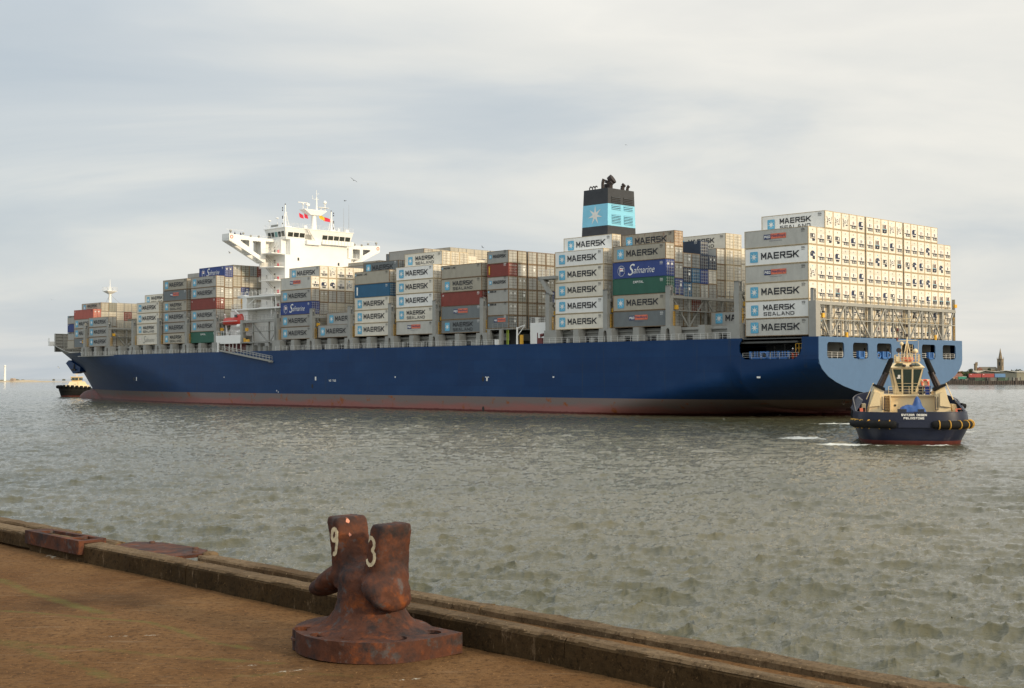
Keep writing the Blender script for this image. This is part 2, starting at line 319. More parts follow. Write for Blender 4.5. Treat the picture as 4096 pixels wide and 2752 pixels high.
# ------------------------------------------------------------------ the water
def water_mat():
    m = bpy.data.materials.new('sea_water'); m.use_nodes = True; nt = m.node_tree; N = nt.nodes; L = nt.links.new
    b = N['Principled BSDF']; b.inputs['Roughness'].default_value = .06; b.inputs['IOR'].default_value = 1.333
    tc = N.new('ShaderNodeTexCoord'); at = N.new('ShaderNodeAttribute'); at.attribute_name = 'foam'
    nn = N.new('ShaderNodeTexNoise'); nn.inputs['Scale'].default_value = .55; nn.inputs['Detail'].default_value = 8; nn.inputs['Roughness'].default_value = .72; nn.inputs['Distortion'].default_value = .8
    mp_ = N.new('ShaderNodeMapping'); mp_.inputs['Scale'].default_value = (.55, 1.35, 1); L(tc.outputs['Object'], mp_.inputs[0]); L(mp_.outputs[0], nn.inputs[0])
    ad = N.new('ShaderNodeMath'); ad.operation = 'ADD'; L(at.outputs['Fac'], ad.inputs[0]); L(nn.outputs[0], ad.inputs[1])
    r = N.new('ShaderNodeValToRGB'); r.color_ramp.elements[0].position = 1.02; r.color_ramp.elements[0].position = .98; r.color_ramp.elements[1].position = 1.0
    mr = N.new('ShaderNodeMapRange'); mr.inputs[1].default_value = .98; mr.inputs[2].default_value = 1.12; L(ad.outputs[0], mr.inputs[0])
    n3 = N.new('ShaderNodeTexNoise'); n3.inputs['Scale'].default_value = .02; n3.inputs['Detail'].default_value = 4; L(mp_.outputs[0], n3.inputs[0])
    cr_ = N.new('ShaderNodeValToRGB'); cr_.color_ramp.elements[0].position = .38; cr_.color_ramp.elements[1].position = .62
    cr_.color_ramp.elements[0].color = (.056, .056, .027, 1); cr_.color_ramp.elements[1].color = (.100, .092, .052, 1); L(n3.outputs[0], cr_.inputs[0])
    mxn = N.new('ShaderNodeMix'); mxn.data_type = 'RGBA'; L(cr_.outputs[0], mxn.inputs[6]); mxn.inputs[7].default_value = (.62, .62, .56, 1); L(mr.outputs[0], mxn.inputs[0])
    L(mxn.outputs[2], b.inputs['Base Color'])
    m2 = N.new('ShaderNodeMapRange'); m2.inputs[3].default_value = .06; m2.inputs[4].default_value = .7; L(mr.outputs[0], m2.inputs[0]); L(m2.outputs[0], b.inputs['Roughness'])
    last = None
    for s, d in ((2.2, .016), (6.5, .010), (17.0, .004)):
        q = N.new('ShaderNodeTexNoise'); q.inputs['Scale'].default_value = s; q.inputs['Detail'].default_value = 5; q.inputs['Roughness'].default_value = .6; L(mp_.outputs[0], q.inputs[0])
        bp = N.new('ShaderNodeBump'); bp.inputs['Distance'].default_value = d * 3; bp.inputs['Strength'].default_value = 1.0; L(q.outputs[0], bp.inputs['Height'])
        if last: L(last.outputs[0], bp.inputs['Normal'])
        last = bp
    L(last.outputs[0], b.inputs['Normal']); return m
def ocean_tile(Lm, n, seed, kp, kmin, kmax, wind):
    """random-phase wave field on a repeating tile: height and sideways chop"""
    rng = np.random.RandomState(seed); k1 = np.fft.fftfreq(n, Lm / n) * 2 * pi; KX, KY = np.meshgrid(k1, k1, indexing='ij'); K = np.sqrt(KX ** 2 + KY ** 2); K[0, 0] = 1
    S = np.exp(-1.25 * (kp / K) ** 2) / K ** 3.6; d = (KX * cos(wind) + KY * sin(wind)) / K
    S = S * (0.035 + np.abs(d) ** 4 * (d > 0) + .04 * np.abs(d) * (d <= 0)); S[(K < kmin) | (K > kmax)] = 0; S[0, 0] = 0
    A = np.sqrt(S) * (rng.randn(n, n) + 1j * rng.randn(n, n)); h = np.fft.ifft2(A).real; s = h.std()
    dx = np.fft.ifft2(-1j * KX / K * A).real; dy = np.fft.ifft2(-1j * KY / K * A).real
    return h / s, dx / s, dy / s
def sample(T, Lm, X, Y):
    n = T.shape[0]; u = (X / Lm % 1) * n; v = (Y / Lm % 1) * n; i = u.astype(int) % n; j = v.astype(int) % n; a = u - np.floor(u); b = v - np.floor(v)
    i2 = (i + 1) % n; j2 = (j + 1) % n
    return T[i, j] * (1 - a) * (1 - b) + T[i2, j] * a * (1 - b) + T[i, j2] * (1 - a) * b + T[i2, j2] * a * b
def grid_mesh(name, X, Y, Z, m, attrs={}, smooth=True):
    R, C = X.shape; co = np.stack([X, Y, Z], -1).reshape(-1, 3).astype(np.float32); me = bpy.data.meshes.new(name)
    me.vertices.add(R * C); me.vertices.foreach_set('co', co.ravel()); idx = np.arange(R * C).reshape(R, C)
    q = np.stack([idx[:-1, :-1], idx[:-1, 1:], idx[1:, 1:], idx[1:, :-1]], -1).reshape(-1, 4); nq = len(q)
    me.loops.add(nq * 4); me.loops.foreach_set('vertex_index', q.ravel().astype(np.int32)); me.polygons.add(nq)
    me.polygons.foreach_set('loop_start', np.arange(0, nq * 4, 4, dtype=np.int32)); me.polygons.foreach_set('use_smooth', np.full(nq, smooth))
    me.update(calc_edges=True)
    for k, v in attrs.items():
        a = me.attributes.new(k, 'FLOAT', 'POINT'); a.data.foreach_set('value', v.ravel().astype(np.float32))
    me.materials.append(m); o = bpy.data.objects.new(name, me); COL.objects.link(o); return o
def build_water():
    th = np.radians(np.concatenate([np.linspace(-80, -27, 24), np.linspace(-26, 26, 1050), np.linspace(27, 80, 24)]))
    rr = np.exp(np.linspace(math.log(7.0), math.log(800), 1180)); rr = np.concatenate([[3.0], rr, np.exp(np.linspace(math.log(805), math.log(14000), 90))])
    Rg, Tg = np.meshgrid(rr, th, indexing='ij'); X = Rg * np.sin(Tg); Y = Rg * np.cos(Tg)
    w = radians(262)
    A = ocean_tile(61.0, 1024, 3, 1.35, .4, 34, w); B = ocean_tile(23.7, 1024, 5, 4.6, 2.4, 80, w + .35); Cc = ocean_tile(7.3, 512, 8, 13., 8.0, 180, w - .35)
    h = np.zeros_like(X); dx = np.zeros_like(X); dy = np.zeros_like(X); ca, sa = cos(.6), sin(.6)
    X2 = X * ca + Y * sa; Y2 = -X * sa + Y * ca
    big = np.sin(X * .013 + 1) * np.sin(Y * .017 + X * .006 + 2); am = 1 + .25 * big
    fade = np.clip(1.25 - Rg / 1200, .25, 1)
    aA, aB = .066 * am * fade, .020 * am * fade
    aC = .0105 * np.clip(1.3 - Rg / 90, 0, 1); h += aC * sample(Cc[0], 7.3, X, Y)
    h += aA * sample(A[0], 61.0, X, Y) + aB * sample(B[0], 23.7, X2, Y2)
    ch = -1.15; dx += ch * aA * sample(A[1], 61.0, X, Y); dy += ch * aA * sample(A[2], 61.0, X, Y)
    bx, by = sample(B[1], 23.7, X2, Y2) * aB * ch, sample(B[2], 23.7, X2, Y2) * aB * ch; dx += bx * ca - by * sa; dy += bx * sa + by * ca
    # foam: wash of the tug and thin bands near the big hull, rare crests
    def blob(x0, y0, sx, sy, rot=0.0):
        c, s = cos(rot), sin(rot); u = ((X - x0) * c + (Y - y0) * s) / sx; v = (-(X - x0) * s + (Y - y0) * c) / sy; return np.exp(-(u * u + v * v))
    foam = .40 * blob(40.2, 127.4, 4.2, .7) + .34 * blob(33.5, 129.5, 3.0, 2.2) + .36 * blob(32, 143, 4.5, 6) + .28 * blob(27.5, 117, 4, 2.6) + .24 * blob(24, 112, 2.5, 1.2)
    foam += .30 * blob(54, 160, 12, 5, .3) + .28 * blob(50, 139, 6, 3.0) + .22 * blob(62, 190, 16, 7) + .24 * blob(58, 225, 16, 10)
    foam += .30 * blob(-150, 384, 14, 2.4) + .30 * blob(49, 187, 9, 4) + .2 * blob(20, 130, 18, 2.5)
    tr = np.minimum(sample(A[0], 61.0, X, Y) - 2.9, 1.2); foam += np.clip(tr * .4, 0, .30) * (Rg > 90) + .02
    foam = foam * 1.75 + .012 * (1 + big)
    o = grid_mesh('water', X + dx, Y + dy, h, water_mat(), {'foam': foam}); tag(o, kind='structure'); return o
build_water()
# ------------------------------------------------------------------ the quay
C45 = sqrt(.5)
def AN(a, n): return (a * C45 + n * C45, -a * C45 + n * C45)      # along-quay / outwards -> world
def quay_mat(name, base, hi, moss=True):
    m = bpy.data.materials.new(name); m.use_nodes = True; nt = m.node_tree; N = nt.nodes; L = nt.links.new; b = N['Principled BSDF']; b.inputs['Roughness'].default_value = .9; b.inputs['Specular IOR Level'].default_value = .12
    tc = N.new('ShaderNodeTexCoord'); last = None
    def nz(s, d=6, r=.65, st=(1, 1, 1), rot=0):
        mm = N.new('ShaderNodeMapping'); mm.inputs['Scale'].default_value = st; mm.inputs['Rotation'].default_value = (0, 0, rot); L(tc.outputs['Object'], mm.inputs[0])
        q = N.new('ShaderNodeTexNoise'); q.inputs['Scale'].default_value = s; q.inputs['Detail'].default_value = d; q.inputs['Roughness'].default_value = r; L(mm.outputs[0], q.inputs[0]); return q.outputs[0]
    def rp(src, a, bb):
        r = N.new('ShaderNodeMapRange'); r.inputs[1].default_value = a; r.inputs[2].default_value = bb; L(src, r.inputs[0]); return r.outputs[0]
    def mixc(a, c, f):
        q = N.new('ShaderNodeMix'); q.data_type = 'RGBA'; L(f, q.inputs[0])
        if isinstance(a, tuple): q.inputs[6].default_value = (*a, 1)
        else: L(a, q.inputs[6])
        q.inputs[7].default_value = (*c, 1); return q.outputs[2]
    last = mixc(base, hi, rp(nz(1.3), .35, .65)); last = mixc(last, tuple(c * .55 for c in base), rp(nz(.55, 4), .52, .72))
    last = mixc(last, tuple(c * .45 for c in base), rp(nz(24, 5, .8), .50, .66)); last = mixc(last, tuple(c * .6 for c in base), rp(nz(9, 6, .8), .54, .70)); last = mixc(last, tuple(min(1, c * 2.1) for c in hi), rp(nz(34, 3, .9), .635, .70))
    sc_ = mixc(last, (.25, .17, .10), rp(nz(3.2, 8, .75, (.5, 5, 1), -.25), .58, .74)); last = sc_
    if moss:
        for an, c, k in (('moss', (.115, .125, .030), .50), ('paint', (.46, .42, .33), .62)):
            at = N.new('ShaderNodeAttribute'); at.attribute_name = an; ad = N.new('ShaderNodeMath'); ad.operation = 'ADD'; L(at.outputs['Fac'], ad.inputs[0]); L(nz(6 if an == 'moss' else 16, 8, .8), ad.inputs[1])
            last = mixc(last, c, rp(ad.outputs[0], 1.0, 1.55 if an == 'moss' else 1.08))
    L(last, b.inputs['Base Color'])
    bp = N.new('ShaderNodeBump'); bp.inputs['Distance'].default_value = .006; bp.inputs['Strength'].default_value = 1; L(nz(38, 6, .7), bp.inputs['Height']); bq = N.new('ShaderNodeBump'); bq.inputs['Distance'].default_value = .02; L(nz(5), bq.inputs['Height']); L(bp.outputs[0], bq.inputs['Normal']); L(bq.outputs[0], b.inputs['Normal'])
    MATS[name] = m; return m
quay_mat('quay_concrete', (.120, .056, .018), (.185, .098, .038)); quay_mat('kerb_timber', (.042, .025, .0095), (.070, .042, .018), False); quay_mat('kerb_pale', (.115, .072, .036), (.20, .140, .080), False)
mat('rust_iron', (.082, .030, .016), .78, var=.45, scale=5, dirt=.47, dirtc=(.028, .020, .019), dscale=4.5, patch=[((.19, .052, .012), 7, .54, .70), ((.085, .07, .065), 11, .57, .66)], bump=.007, bscale=28, spec=.2)
mat('rust_dark', (.085, .038, .022), .85, var=.3, scale=4, dirt=.5, dirtc=(.03, .02, .018), dscale=3, bump=.006, bscale=24)
mat('number_paint', (.55, .46, .29), .7, var=.25, scale=30, dirt=.60, dirtc=(.22, .09, .03), dscale=22)
def polyd(X, Y, pts):
    d = np.full(X.shape, 1e9)
    for (x0, y0), (x1, y1) in zip(pts[:-1], pts[1:]):
        L2 = (x1 - x0) ** 2 + (y1 - y0) ** 2; t = np.clip(((X - x0) * (x1 - x0) + (Y - y0) * (y1 - y0)) / L2, 0, 1)
        d = np.minimum(d, np.hypot(X - x0 - t * (x1 - x0), Y - y0 - t * (y1 - y0)))
    return d
def build_quay():
    a = np.concatenate([[-60, -40, -25], np.linspace(-18, 1.0, 620), [4, 10, 20, 60]]); n = np.concatenate([[-60, -30, -10], np.linspace(-1, 6.085, 250)])
    Ag, Ng = np.meshgrid(a, n, indexing='ij'); X = Ag * C45 + Ng * C45; Y = -Ag * C45 + Ng * C45
    rng = np.random.RandomState(1); T, _, _ = ocean_tile(9.0, 256, 9, 1.5, .7, 40, 1.0); Z = 5.0 + .004 * sample(T, 9.0, X, Y)
    Z[:, -1] = 5.0
    moss = np.zeros_like(X)
    for pts, w, k in (([(-4.08, 10.38), (-3.6, 9.73), (-3.17, 9.27), (-2.75, 8.85)], .05, .62), ([(-3.52, 8.95), (-3.2, 8.85), (-2.78, 8.65), (-2.39, 8.54), (-2.16, 8.33), (-1.8, 7.87), (-1.57, 7.74)], .035, .62),
                   ([(-3.12, 7.95), (-2.83, 7.81), (-2.38, 7.66), (-1.95, 7.51), (-1.62, 7.42), (-1.3, 7.34)], .04, .55), ([(-3.11, 7.91), (-2.74, 7.57), (-2.51, 7.35), (-2.29, 7.15), (-2.07, 6.9)], .05, .55), ([(-1.7, 7.0), (-1.2, 7.1), (-.6, 7.0)], .05, .45)):
        moss = np.maximum(moss, (k + .08) * np.exp(-(polyd(X, Y, pts) / (w * 2.2)) ** 2))
    paint = np.zeros_like(X)
    for pts, w in (([(-1.36, 7.07), (-1.24, 7.15), (-1.12, 7.23)], .035), ([(-1.55, 7.27), (-1.44, 7.3)], .03), ([(-1.42, 7.42), (-1.35, 7.44)], .02), ([(-4.18, 11.7), (-4.02, 11.53)], .06), ([(-.62, 6.93), (-.5, 6.98)], .03), ([(-2.55, 8.05), (-2.2, 8.1)], .03)):
        paint = np.maximum(paint, .50 * np.exp(-(polyd(X, Y, pts) / (w * 1.8)) ** 2))
    o = grid_mesh('quay', X, Y, Z, MATS['quay_concrete'], {'moss': moss, 'paint': paint}); tag(o, kind='structure')
    # quay face down into the water
    f = MB(); p = [AN(-60, 6.247), AN(60, 6.247), AN(60, 6.02), AN(-60, 6.02)]
    f.hexa([(x, y, -2) for x, y in p] + [(x, y, 4.93) for x, y in p]); w = f.build('quay_face', MATS['quay_concrete']); tag(w, kind='structure')
build_quay()
def beam(name, A0, A1, n0, n1, z0, z1, m, label, cat, seg=.12, jit=.006, rs=3, group=None, parent=None):
    """weathered squared timber lying along the quay: n0,n1 may be pairs (value at A0, value at A1)"""
    rnd_ = random.Random(rs); k = max(2, int((A1 - A0) / seg)); mb = MB(); prof = []
    f2 = lambda v, t: v[0] * (1 - t) + v[1] * t if isinstance(v, tuple) else v
    for i in range(k + 1):
        t = i / k; a = A0 + (A1 - A0) * t; j = lambda s=1: rnd_.uniform(-jit, jit) * s; na, nb = f2(n0, t), f2(n1, t); c = .016
        prof.append([(na + j(), z0), (na + j(), z1 - c), (na + c, z1 + j()), ((na + nb) / 2, z1 + j(.6)), (nb - c, z1 + j()), (nb + j(), z1 - c), (nb + j(), z0)])
        for q in range(7): prof[-1][q] = (*AN(a, prof[-1][q][0]), prof[-1][q][1])
    vs = [p for r in prof for p in r]; fs = [(i * 7 + q, i * 7 + (q + 1) % 7, (i + 1) * 7 + (q + 1) % 7, (i + 1) * 7 + q) for i in range(k) for q in range(7)]
    mb.add(vs, fs, 0); mb.add(vs, [tuple(range(7)), tuple(range(k * 7, k * 7 + 7))], 0)
    o = mb.build(name, m, parent)
    if parent is None: tag(o, label, cat, group)
    return o
KM = MATS['kerb_pale']; KT = MATS['kerb_timber']
def kn(a):      # measured kerb line drifts slightly outwards to the left
    t = (-5.5 - a) / 7.0; return (5.31 + .045 * t, 5.455 + .12 * t)
def kerb(A0, A1, lab, rs, z0=5.0):
    (f0, b0), (f1, b1) = kn(A0), kn(A1); root = empty('kerb_timber'); tag(root, lab, 'kerb', 'squared timber kerb along the quay')
    beam('face', A0, A1, (f0, f1), (b0, b1), z0, 5.152, KT, '', '', rs=rs, parent=root)
    beam('pale_top', A0 + .003, A1 - .003, (f0 + .010, f1 + .010), (b0 - .004, b1 - .004), 5.148, 5.163, KM, '', '', rs=rs + 1, parent=root, jit=.003)  # top paler than the face: shade is painted into the timber colours
kerb(-20, -11.66, 'dark timber kerb left of the rusty iron frame', 11, 5.03)
kerb(-11.655, -8.9, 'timber kerb running right from the rusty iron frame', 12)
kerb(-8.893, -4.9, 'long timber kerb passing behind the mooring bollard', 13); kerb(-4.893, 3.0, 'timber kerb at the right end of the quay', 14)
for a in (-19, -17.2, -15.3, -13.6, -12.9):      # low packers the left kerb rests on
    f0, b0 = kn(a); mb = MB(); p = [AN(a, f0 + .02), AN(a + .28, f0 + .02), AN(a + .28, b0), AN(a, b0)]; mb.hexa([(x, y, 4.99) for x, y in p] + [(x, y, 5.034) for x, y in p]); tag(mb.build('packer_block', KT), 'small timber packer under the left kerb', 'block', 'packers under the left kerb')
for A0, A1, lab, rs in ((-20, -12.42, 'worn edge plank at the far left quay edge', 21), (-12.40, -11.42, 'short stepped edge plank left of the rusty plate', 22), (-9.97, -6.4, 'edge plank starting beside the rusty plate', 23), (-6.39, 3.0, 'edge plank right of the bollard at the quay edge', 24)):
    off = .05 if rs == 22 else 0
    beam('edge_plank', A0, A1, 6.085, 6.25 - off, 4.90, 5.05 - off * .3, KM, lab, 'plank', rs=rs, group='timber planks along the quay edge')
# rusty channel frame let into the kerb, and the rusty plate beyond it
def P3(x, y, z): return (x, y, z)
fr = MB(); r0 = empty('iron_frame'); tag(r0, 'rusty iron frame capping the timber kerb at the left', 'frame')
fr.bar((-4.49, 12.06, 5.135), (-3.72, 11.24, 5.135), .05, .12); fr.bar((-4.33, 12.17, 5.165), (-3.60, 11.47, 5.165), .05, .05); fr.build('side_plate', MATS['rust_iron'], r0)
fr = MB(); fr.bar((-4.46, 12.04, 5.178), (-4.30, 12.15, 5.178), .20, .022); fr.build('end_plate', MATS['rust_iron'], r0)
fr = MB(); fr.bar((-3.95, 11.46, 5.178), (-3.80, 11.62, 5.178), .05, .022); fr.bar((-3.78, 11.27, 5.178), (-3.62, 11.45, 5.178), .08, .022); fr.build('crossbar', MATS['rust_iron'], r0)
pl = MB(); po = [(-3.66, 12.02), (-3.56, 12.26), (-3.28, 12.20), (-3.02, 11.98), (-2.73, 11.67), (-2.72, 11.40), (-2.92, 11.22), (-3.3, 11.60)]
pl.prism(po, 5.035, 5.062, 2); r1 = pl.build('rusty_plate', MATS['rust_iron']); tag(r1, 'large rusty steel plate lying on the quay edge', 'plate')
pl = MB()
for p in ((-3.36, 12.15), (-2.85, 11.72), (-2.80, 11.5)): pl.lathe([(.028, 0), (.028, .014), (.015, .02)], (p[0], p[1], 5.062), 8)
pl.build('bolt_head', MATS['rust_dark'], r1)
stn = MB(); stn.lathe([(.05, 0), (.06, .03), (.055, .06), (.03, .075)], (0, 0, 0), 9, sx=1.3); so = stn.build('edge_stone', KM); so.location = (-2.66, 11.47, 5.0); tag(so, 'rounded stone lump at the corner of the rusty plate', 'stone')
# ------------------------------------------------------------------ the bollard
def bollard():
    cx, cy = -.85, 7.80; root = empty('mooring_bollard', loc=(cx, cy, 5.0)); tag(root, 'rusty twin-horned mooring bollard with painted numbers on the quay', 'bollard')
    A = Vector((C45, -C45, 0)); Nn = Vector((C45, C45, 0)); Z = Vector((0, 0, 1))
    def W(a, n, z): return A * a + Nn * n + Z * z
    # base plate: D outline, flat side towards the kerb, with bolt wells
    out = [(.545, .25), (.545, .02)] + [(.05 + .495 * cos(t), -.0 + .465 * sin(t)) for t in [-k * pi / 22 for k in range(1, 22)]] + [(-.43, .06), (-.40, .25)]
    hol = []
    wells = [(-1.235, 7.705), (-1.105, 7.525), (-.915, 7.43), (-.66, 7.43), (-.475, 7.60)]
    for hx, hy in wells:
        d = Vector((hx - cx, hy - cy, 0)); a, n = d.dot(A), d.dot(Nn); hol.append([(a + .068 * cos(2 * pi * k / 16), n + .06 * sin(2 * pi * k / 16)) for k in range(16)])
    v, f = curve_panel(out, hol, .118); mb = MB(); mb.add([W(p[0], p[1], .061 + p[2]) for p in v], f)
    bp_ = mb.build('base_plate', MATS['rust_iron'], root)
    bv = bp_.modifiers.new('b', 'BEVEL'); bv.width = .008; bv.segments = 2; bv.limit_method = 'ANGLE'
    mb = MB()
    for h_ in hol:
        a = sum(p[0] for p in h_) / 16; n = sum(p[1] for p in h_) / 16; c = W(a, n, .06); mb.lathe([(.072, 0), (.072, .012)], c, 14); mb.lathe([(.03, .01), (.03, .035), (.02, .045)], c, 6)
    mb.build('bolt', MATS['rust_dark'], root)
    # body: neck, shoulder, two horns and two lips fused by a voxel remesh
    b = MB()
    def ell(c, r, R3, n=14):      # ellipsoid in (a,n,z) axes, optional tilt about N axis
        prof = [(sin(pi * k / n), -cos(pi * k / n)) for k in range(n + 1)]; vs = []
        for (rr, zz) in prof:
            for j in range(16):
                t = 2 * pi * j / 16; p = R3 @ Vector((rr * cos(t) * r[0], rr * sin(t) * r[1], zz * r[2])); vs.append(W(*(Vector(c) + p)))
        fs = [(i * 16 + j, i * 16 + (j + 1) % 16, (i + 1) * 16 + (j + 1) % 16, (i + 1) * 16 + j) for i in range(n) for j in range(16)]; b.add(vs, fs)
    def neck(prof, a0=0, n0=0, sx=1.15, sy=1.0):
        vs = []
        for (r, z) in prof:
            for j in range(28):
                t = 2 * pi * j / 28; vs.append(W(a0 + r * cos(t) * sx, n0 + r * sin(t) * sy, z))
        k = len(prof); fs = [(i * 28 + j, i * 28 + (j + 1) % 28, (i + 1) * 28 + (j + 1) % 28, (i + 1) * 28 + j) for i in range(k - 1) for j in range(28)]
        b.add(vs, fs + [tuple(range(28))[::-1], tuple(range((k - 1) * 28, k * 28))])
    neck([(.37, .10), (.33, .122), (.27, .14), (.232, .17), (.203, .215), (.188, .26), (.18, .34), (.178, .42), (.15, .47), (.05, .50)])
    I3 = Matrix.Identity(3)
    for sgn, lean, top, wA, wN in ((-1, -.092, .760, .066, .115), (1, .060, .745, .068, .118)):
        a0 = sgn * .126; vs = []
        zs = [.34, .42, .50, .58, .66, top - .035, top - .01, top]
        for z in zs:
            k = (z - .34) / (top - .34); a = a0 * (1.0 + .12 * k) + lean * k; sa = wA * (1.25 - .25 * min(1, k * 1.6)); sn = wN * (1.15 - .12 * min(1, k * 1.5))
            if z >= top - .012: sa *= .93 if z < top else .80; sn *= .95 if z < top else .86
            for t in range(24):
                th = 2 * pi * t / 24; ct, st_ = cos(th), sin(th); q = 2 / 5.5
                vs.append(W(a + sa * abs(ct) ** q * (1 if ct >= 0 else -1), sn * abs(st_) ** q * (1 if st_ >= 0 else -1), z))
        k = len(zs); b.add(vs, [(i * 24 + j, i * 24 + (j + 1) % 24, (i + 1) * 24 + (j + 1) % 24, (i + 1) * 24 + j) for i in range(k - 1) for j in range(24)] + [tuple(range(24))[::-1], tuple(range((k - 1) * 24, k * 24))])
    Rl = Matrix.Rotation(radians(-28), 3, 'Y'); Rr = Matrix.Rotation(radians(38), 3, 'Y')
    ell((-.285, -.03, .375), (.205, .125, .075), Rl); ell((-.40, -.03, .315), (.085, .115, .058), Rl); ell((-.17, 0, .44), (.13, .125, .10), I3)
    ell((.205, -.045, .37), (.135, .160, .095), Rr); ell((.255, -.045, .315), (.085, .140, .070), Rr); ell((.17, 0, .43), (.11, .135, .11), I3)
    me = b.mesh('t', []); o = bpy.data.objects.new('t', me); md = o.modifiers.new('r', 'REMESH'); md.mode = 'VOXEL'; md.voxel_size = .007
    s = o.modifiers.new('s', 'SMOOTH'); s.factor = .5; s.iterations = 9
    tx = bpy.data.textures.new('cast', 'CLOUDS'); tx.noise_scale = .07; dm = o.modifiers.new('d', 'DISPLACE'); dm.texture = tx; dm.strength = .009; dm.mid_level = .5
    tx2 = bpy.data.textures.new('pit', 'CLOUDS'); tx2.noise_scale = .018; d2 = o.modifiers.new('d2', 'DISPLACE'); d2.texture = tx2; d2.strength = .0035; d2.mid_level = .5
    m2 = tmp_to_mesh(o); m2.materials.clear(); m2.materials.append(MATS['rust_iron'])
    for p in m2.polygons: p.use_smooth = True
    body = bpy.data.objects.new('body', m2); COL.objects.link(body); body.parent = root
    bv = BVHTree.FromPolygons([p.co for p in m2.vertices], [p.vertices for p in m2.polygons])
    def paint(shape_pts, w, name):      # brush stroke laid on the casting: strip of quads dropped on the surface
        mb = MB(); L_ = []; R_ = []
        fine = []
        for p, q in zip(shape_pts[:-1], shape_pts[1:]):
            for k in range(5): fine.append((p[0] + (q[0] - p[0]) * k / 5, p[1] + (q[1] - p[1]) * k / 5))
        fine.append(shape_pts[-1]); rq = random.Random(4); vs = []; nc = 5
        for i, p in enumerate(fine):
            a_ = fine[max(0, i - 1)]; b_ = fine[min(len(fine) - 1, i + 1)]; t = Vector((b_[0] - a_[0], b_[1] - a_[1])); t.normalize(); nn = Vector((-t.y, t.x)); ww = w * rq.uniform(.86, 1.12)
            for c in range(nc):
                u = (c / (nc - 1) - .5) * ww; q = (p[0] + nn.x * u, p[1] + nn.y * u); org = W(q[0], -.6, q[1]); hit = bv.ray_cast(org, Nn)
                vs.append((hit[0] if hit[0] is not None else W(q[0], -.11, q[1])) - Nn * .0018)
        mb.add(vs, [(i * nc + c, i * nc + c + 1, (i + 1) * nc + c + 1, (i + 1) * nc + c) for i in range(len(fine) - 1) for c in range(nc - 1)], 0, True)
        mb.build(name, MATS['number_paint'], root)
    # 9 on the left horn, 3 on the right horn (coordinates a,z on the landward faces)
    def arc(cx_, cz, rx, rz, a0, a1, n=12): return [(cx_ + rx * cos(radians(a0 + (a1 - a0) * k / n)), cz + rz * sin(radians(a0 + (a1 - a0) * k / n))) for k in range(n + 1)]
    c9 = -.196
    paint(arc(c9, .655, .024, .034, 0, 360, 18) + [(c9 + .026, .60), (c9 + .022, .565)] + arc(c9 + .0, .562, .022, .022, 0, -110, 6), .027, 'painted_nine')
    c3 = .160
    paint(arc(c3, .632, .032, .036, 165, -70, 12) + arc(c3, .553, .036, .043, 70, -165, 14), .023, 'painted_three')
    # bare chipped spots of old pink primer
    for (a, z, r) in ((-.10, .735, .018), (-.085, .655, .012)):
        mb = MB(); rq = random.Random(int(z * 1000)); vs = []; 
        for k in range(11):
            t = 2 * pi * k / 11; rr = r * rq.uniform(.6, 1.2)
            hit = bv.ray_cast(W(.4, rr * cos(t) - .045, z + rr * sin(t)) , -A)
            hit2 = bv.ray_cast(W(-.02, rr * cos(t) - .045, z + rr * sin(t)), -A)
            h_ = hit2[0] if hit2[0] is not None else W(-.08, rr * cos(t) - .045, z)
            vs.append(h_ + A * .002)
        mb.add(vs, [tuple(range(11))]); mb.build('primer_chip', MATS['primer'], root)
mat('primer', (.55, .22, .14), .7, var=.3, scale=20)
bollard()
# ------------------------------------------------------------------ the ship: frame (s forward, t to starboard, z up)
YAW = 2.3509; cw, sw = cos(YAW), sin(YAW)
c0 = Vector((cw, sw, 0)); c1 = Vector((-sw, cw, -.005)).normalized(); c2 = c0.cross(c1)
SHIP = Matrix(((c0.x, c1.x, c2.x, 47.13), (c0.y, c1.y, c2.y, 205.36), (c0.z, c1.z, c2.z, 0), (0, 0, 0, 1)))
def ship_at(s, t, z): return SHIP @ Matrix.Translation((s, -t, z))
ship = empty('container_ship', SHIP); tag(ship, 'huge blue-hulled container ship under way across the harbour', 'ship')
TC, HB, DZ = 22.95, 24.05, 13.17
ZT = [3.55, 3.97, 4.58, 5.31, 6.01, 6.87, 7.97, 8.9, 9.69]; BT = [0, 8.9, 13.4, 16.7, 19.1, 21.3, 23.0, 23.8, 24.05]
KS = [-2.3, 3.84, 11, 18.6, 23.4, 27.7, 32.7, 42, 55, 75]; KZ = [9.69, 8.28, 6.97, 5.97, 5.06, 4.13, 3.31, 1.2, -1.8, -7]
def tipz(z):
    q = min(1.0, max(0.0, z / 14.0)) ** 1.35; return 281.8 + 17.2 * q ** .8 + (max(0, z - 14) * 2.7)
def half(s, z):
    b = HB
    if s < 75:
        zz = z - np.interp(s, KS, KZ) + 9.69; b = np.interp(zz, ZT, BT) if zz < 9.69 else HB
        if zz < 3.55: b = 0
    q = min(1.0, max(0.0, z / 14.0)); q = q ** 1.35
    sa = 176 + (222 - 176) * q; tip = 281.8 + 17.2 * q ** .8; ex = 1.55 + (2.4 - 1.55) * q
    if z > 14: tip += (z - 14) * 2.7; sa += (z - 14) * 2.2
    if s > sa:
        u = min(1, (s - sa) / (tip - sa)); b = min(b, HB * (1 - u ** ex))
    return b
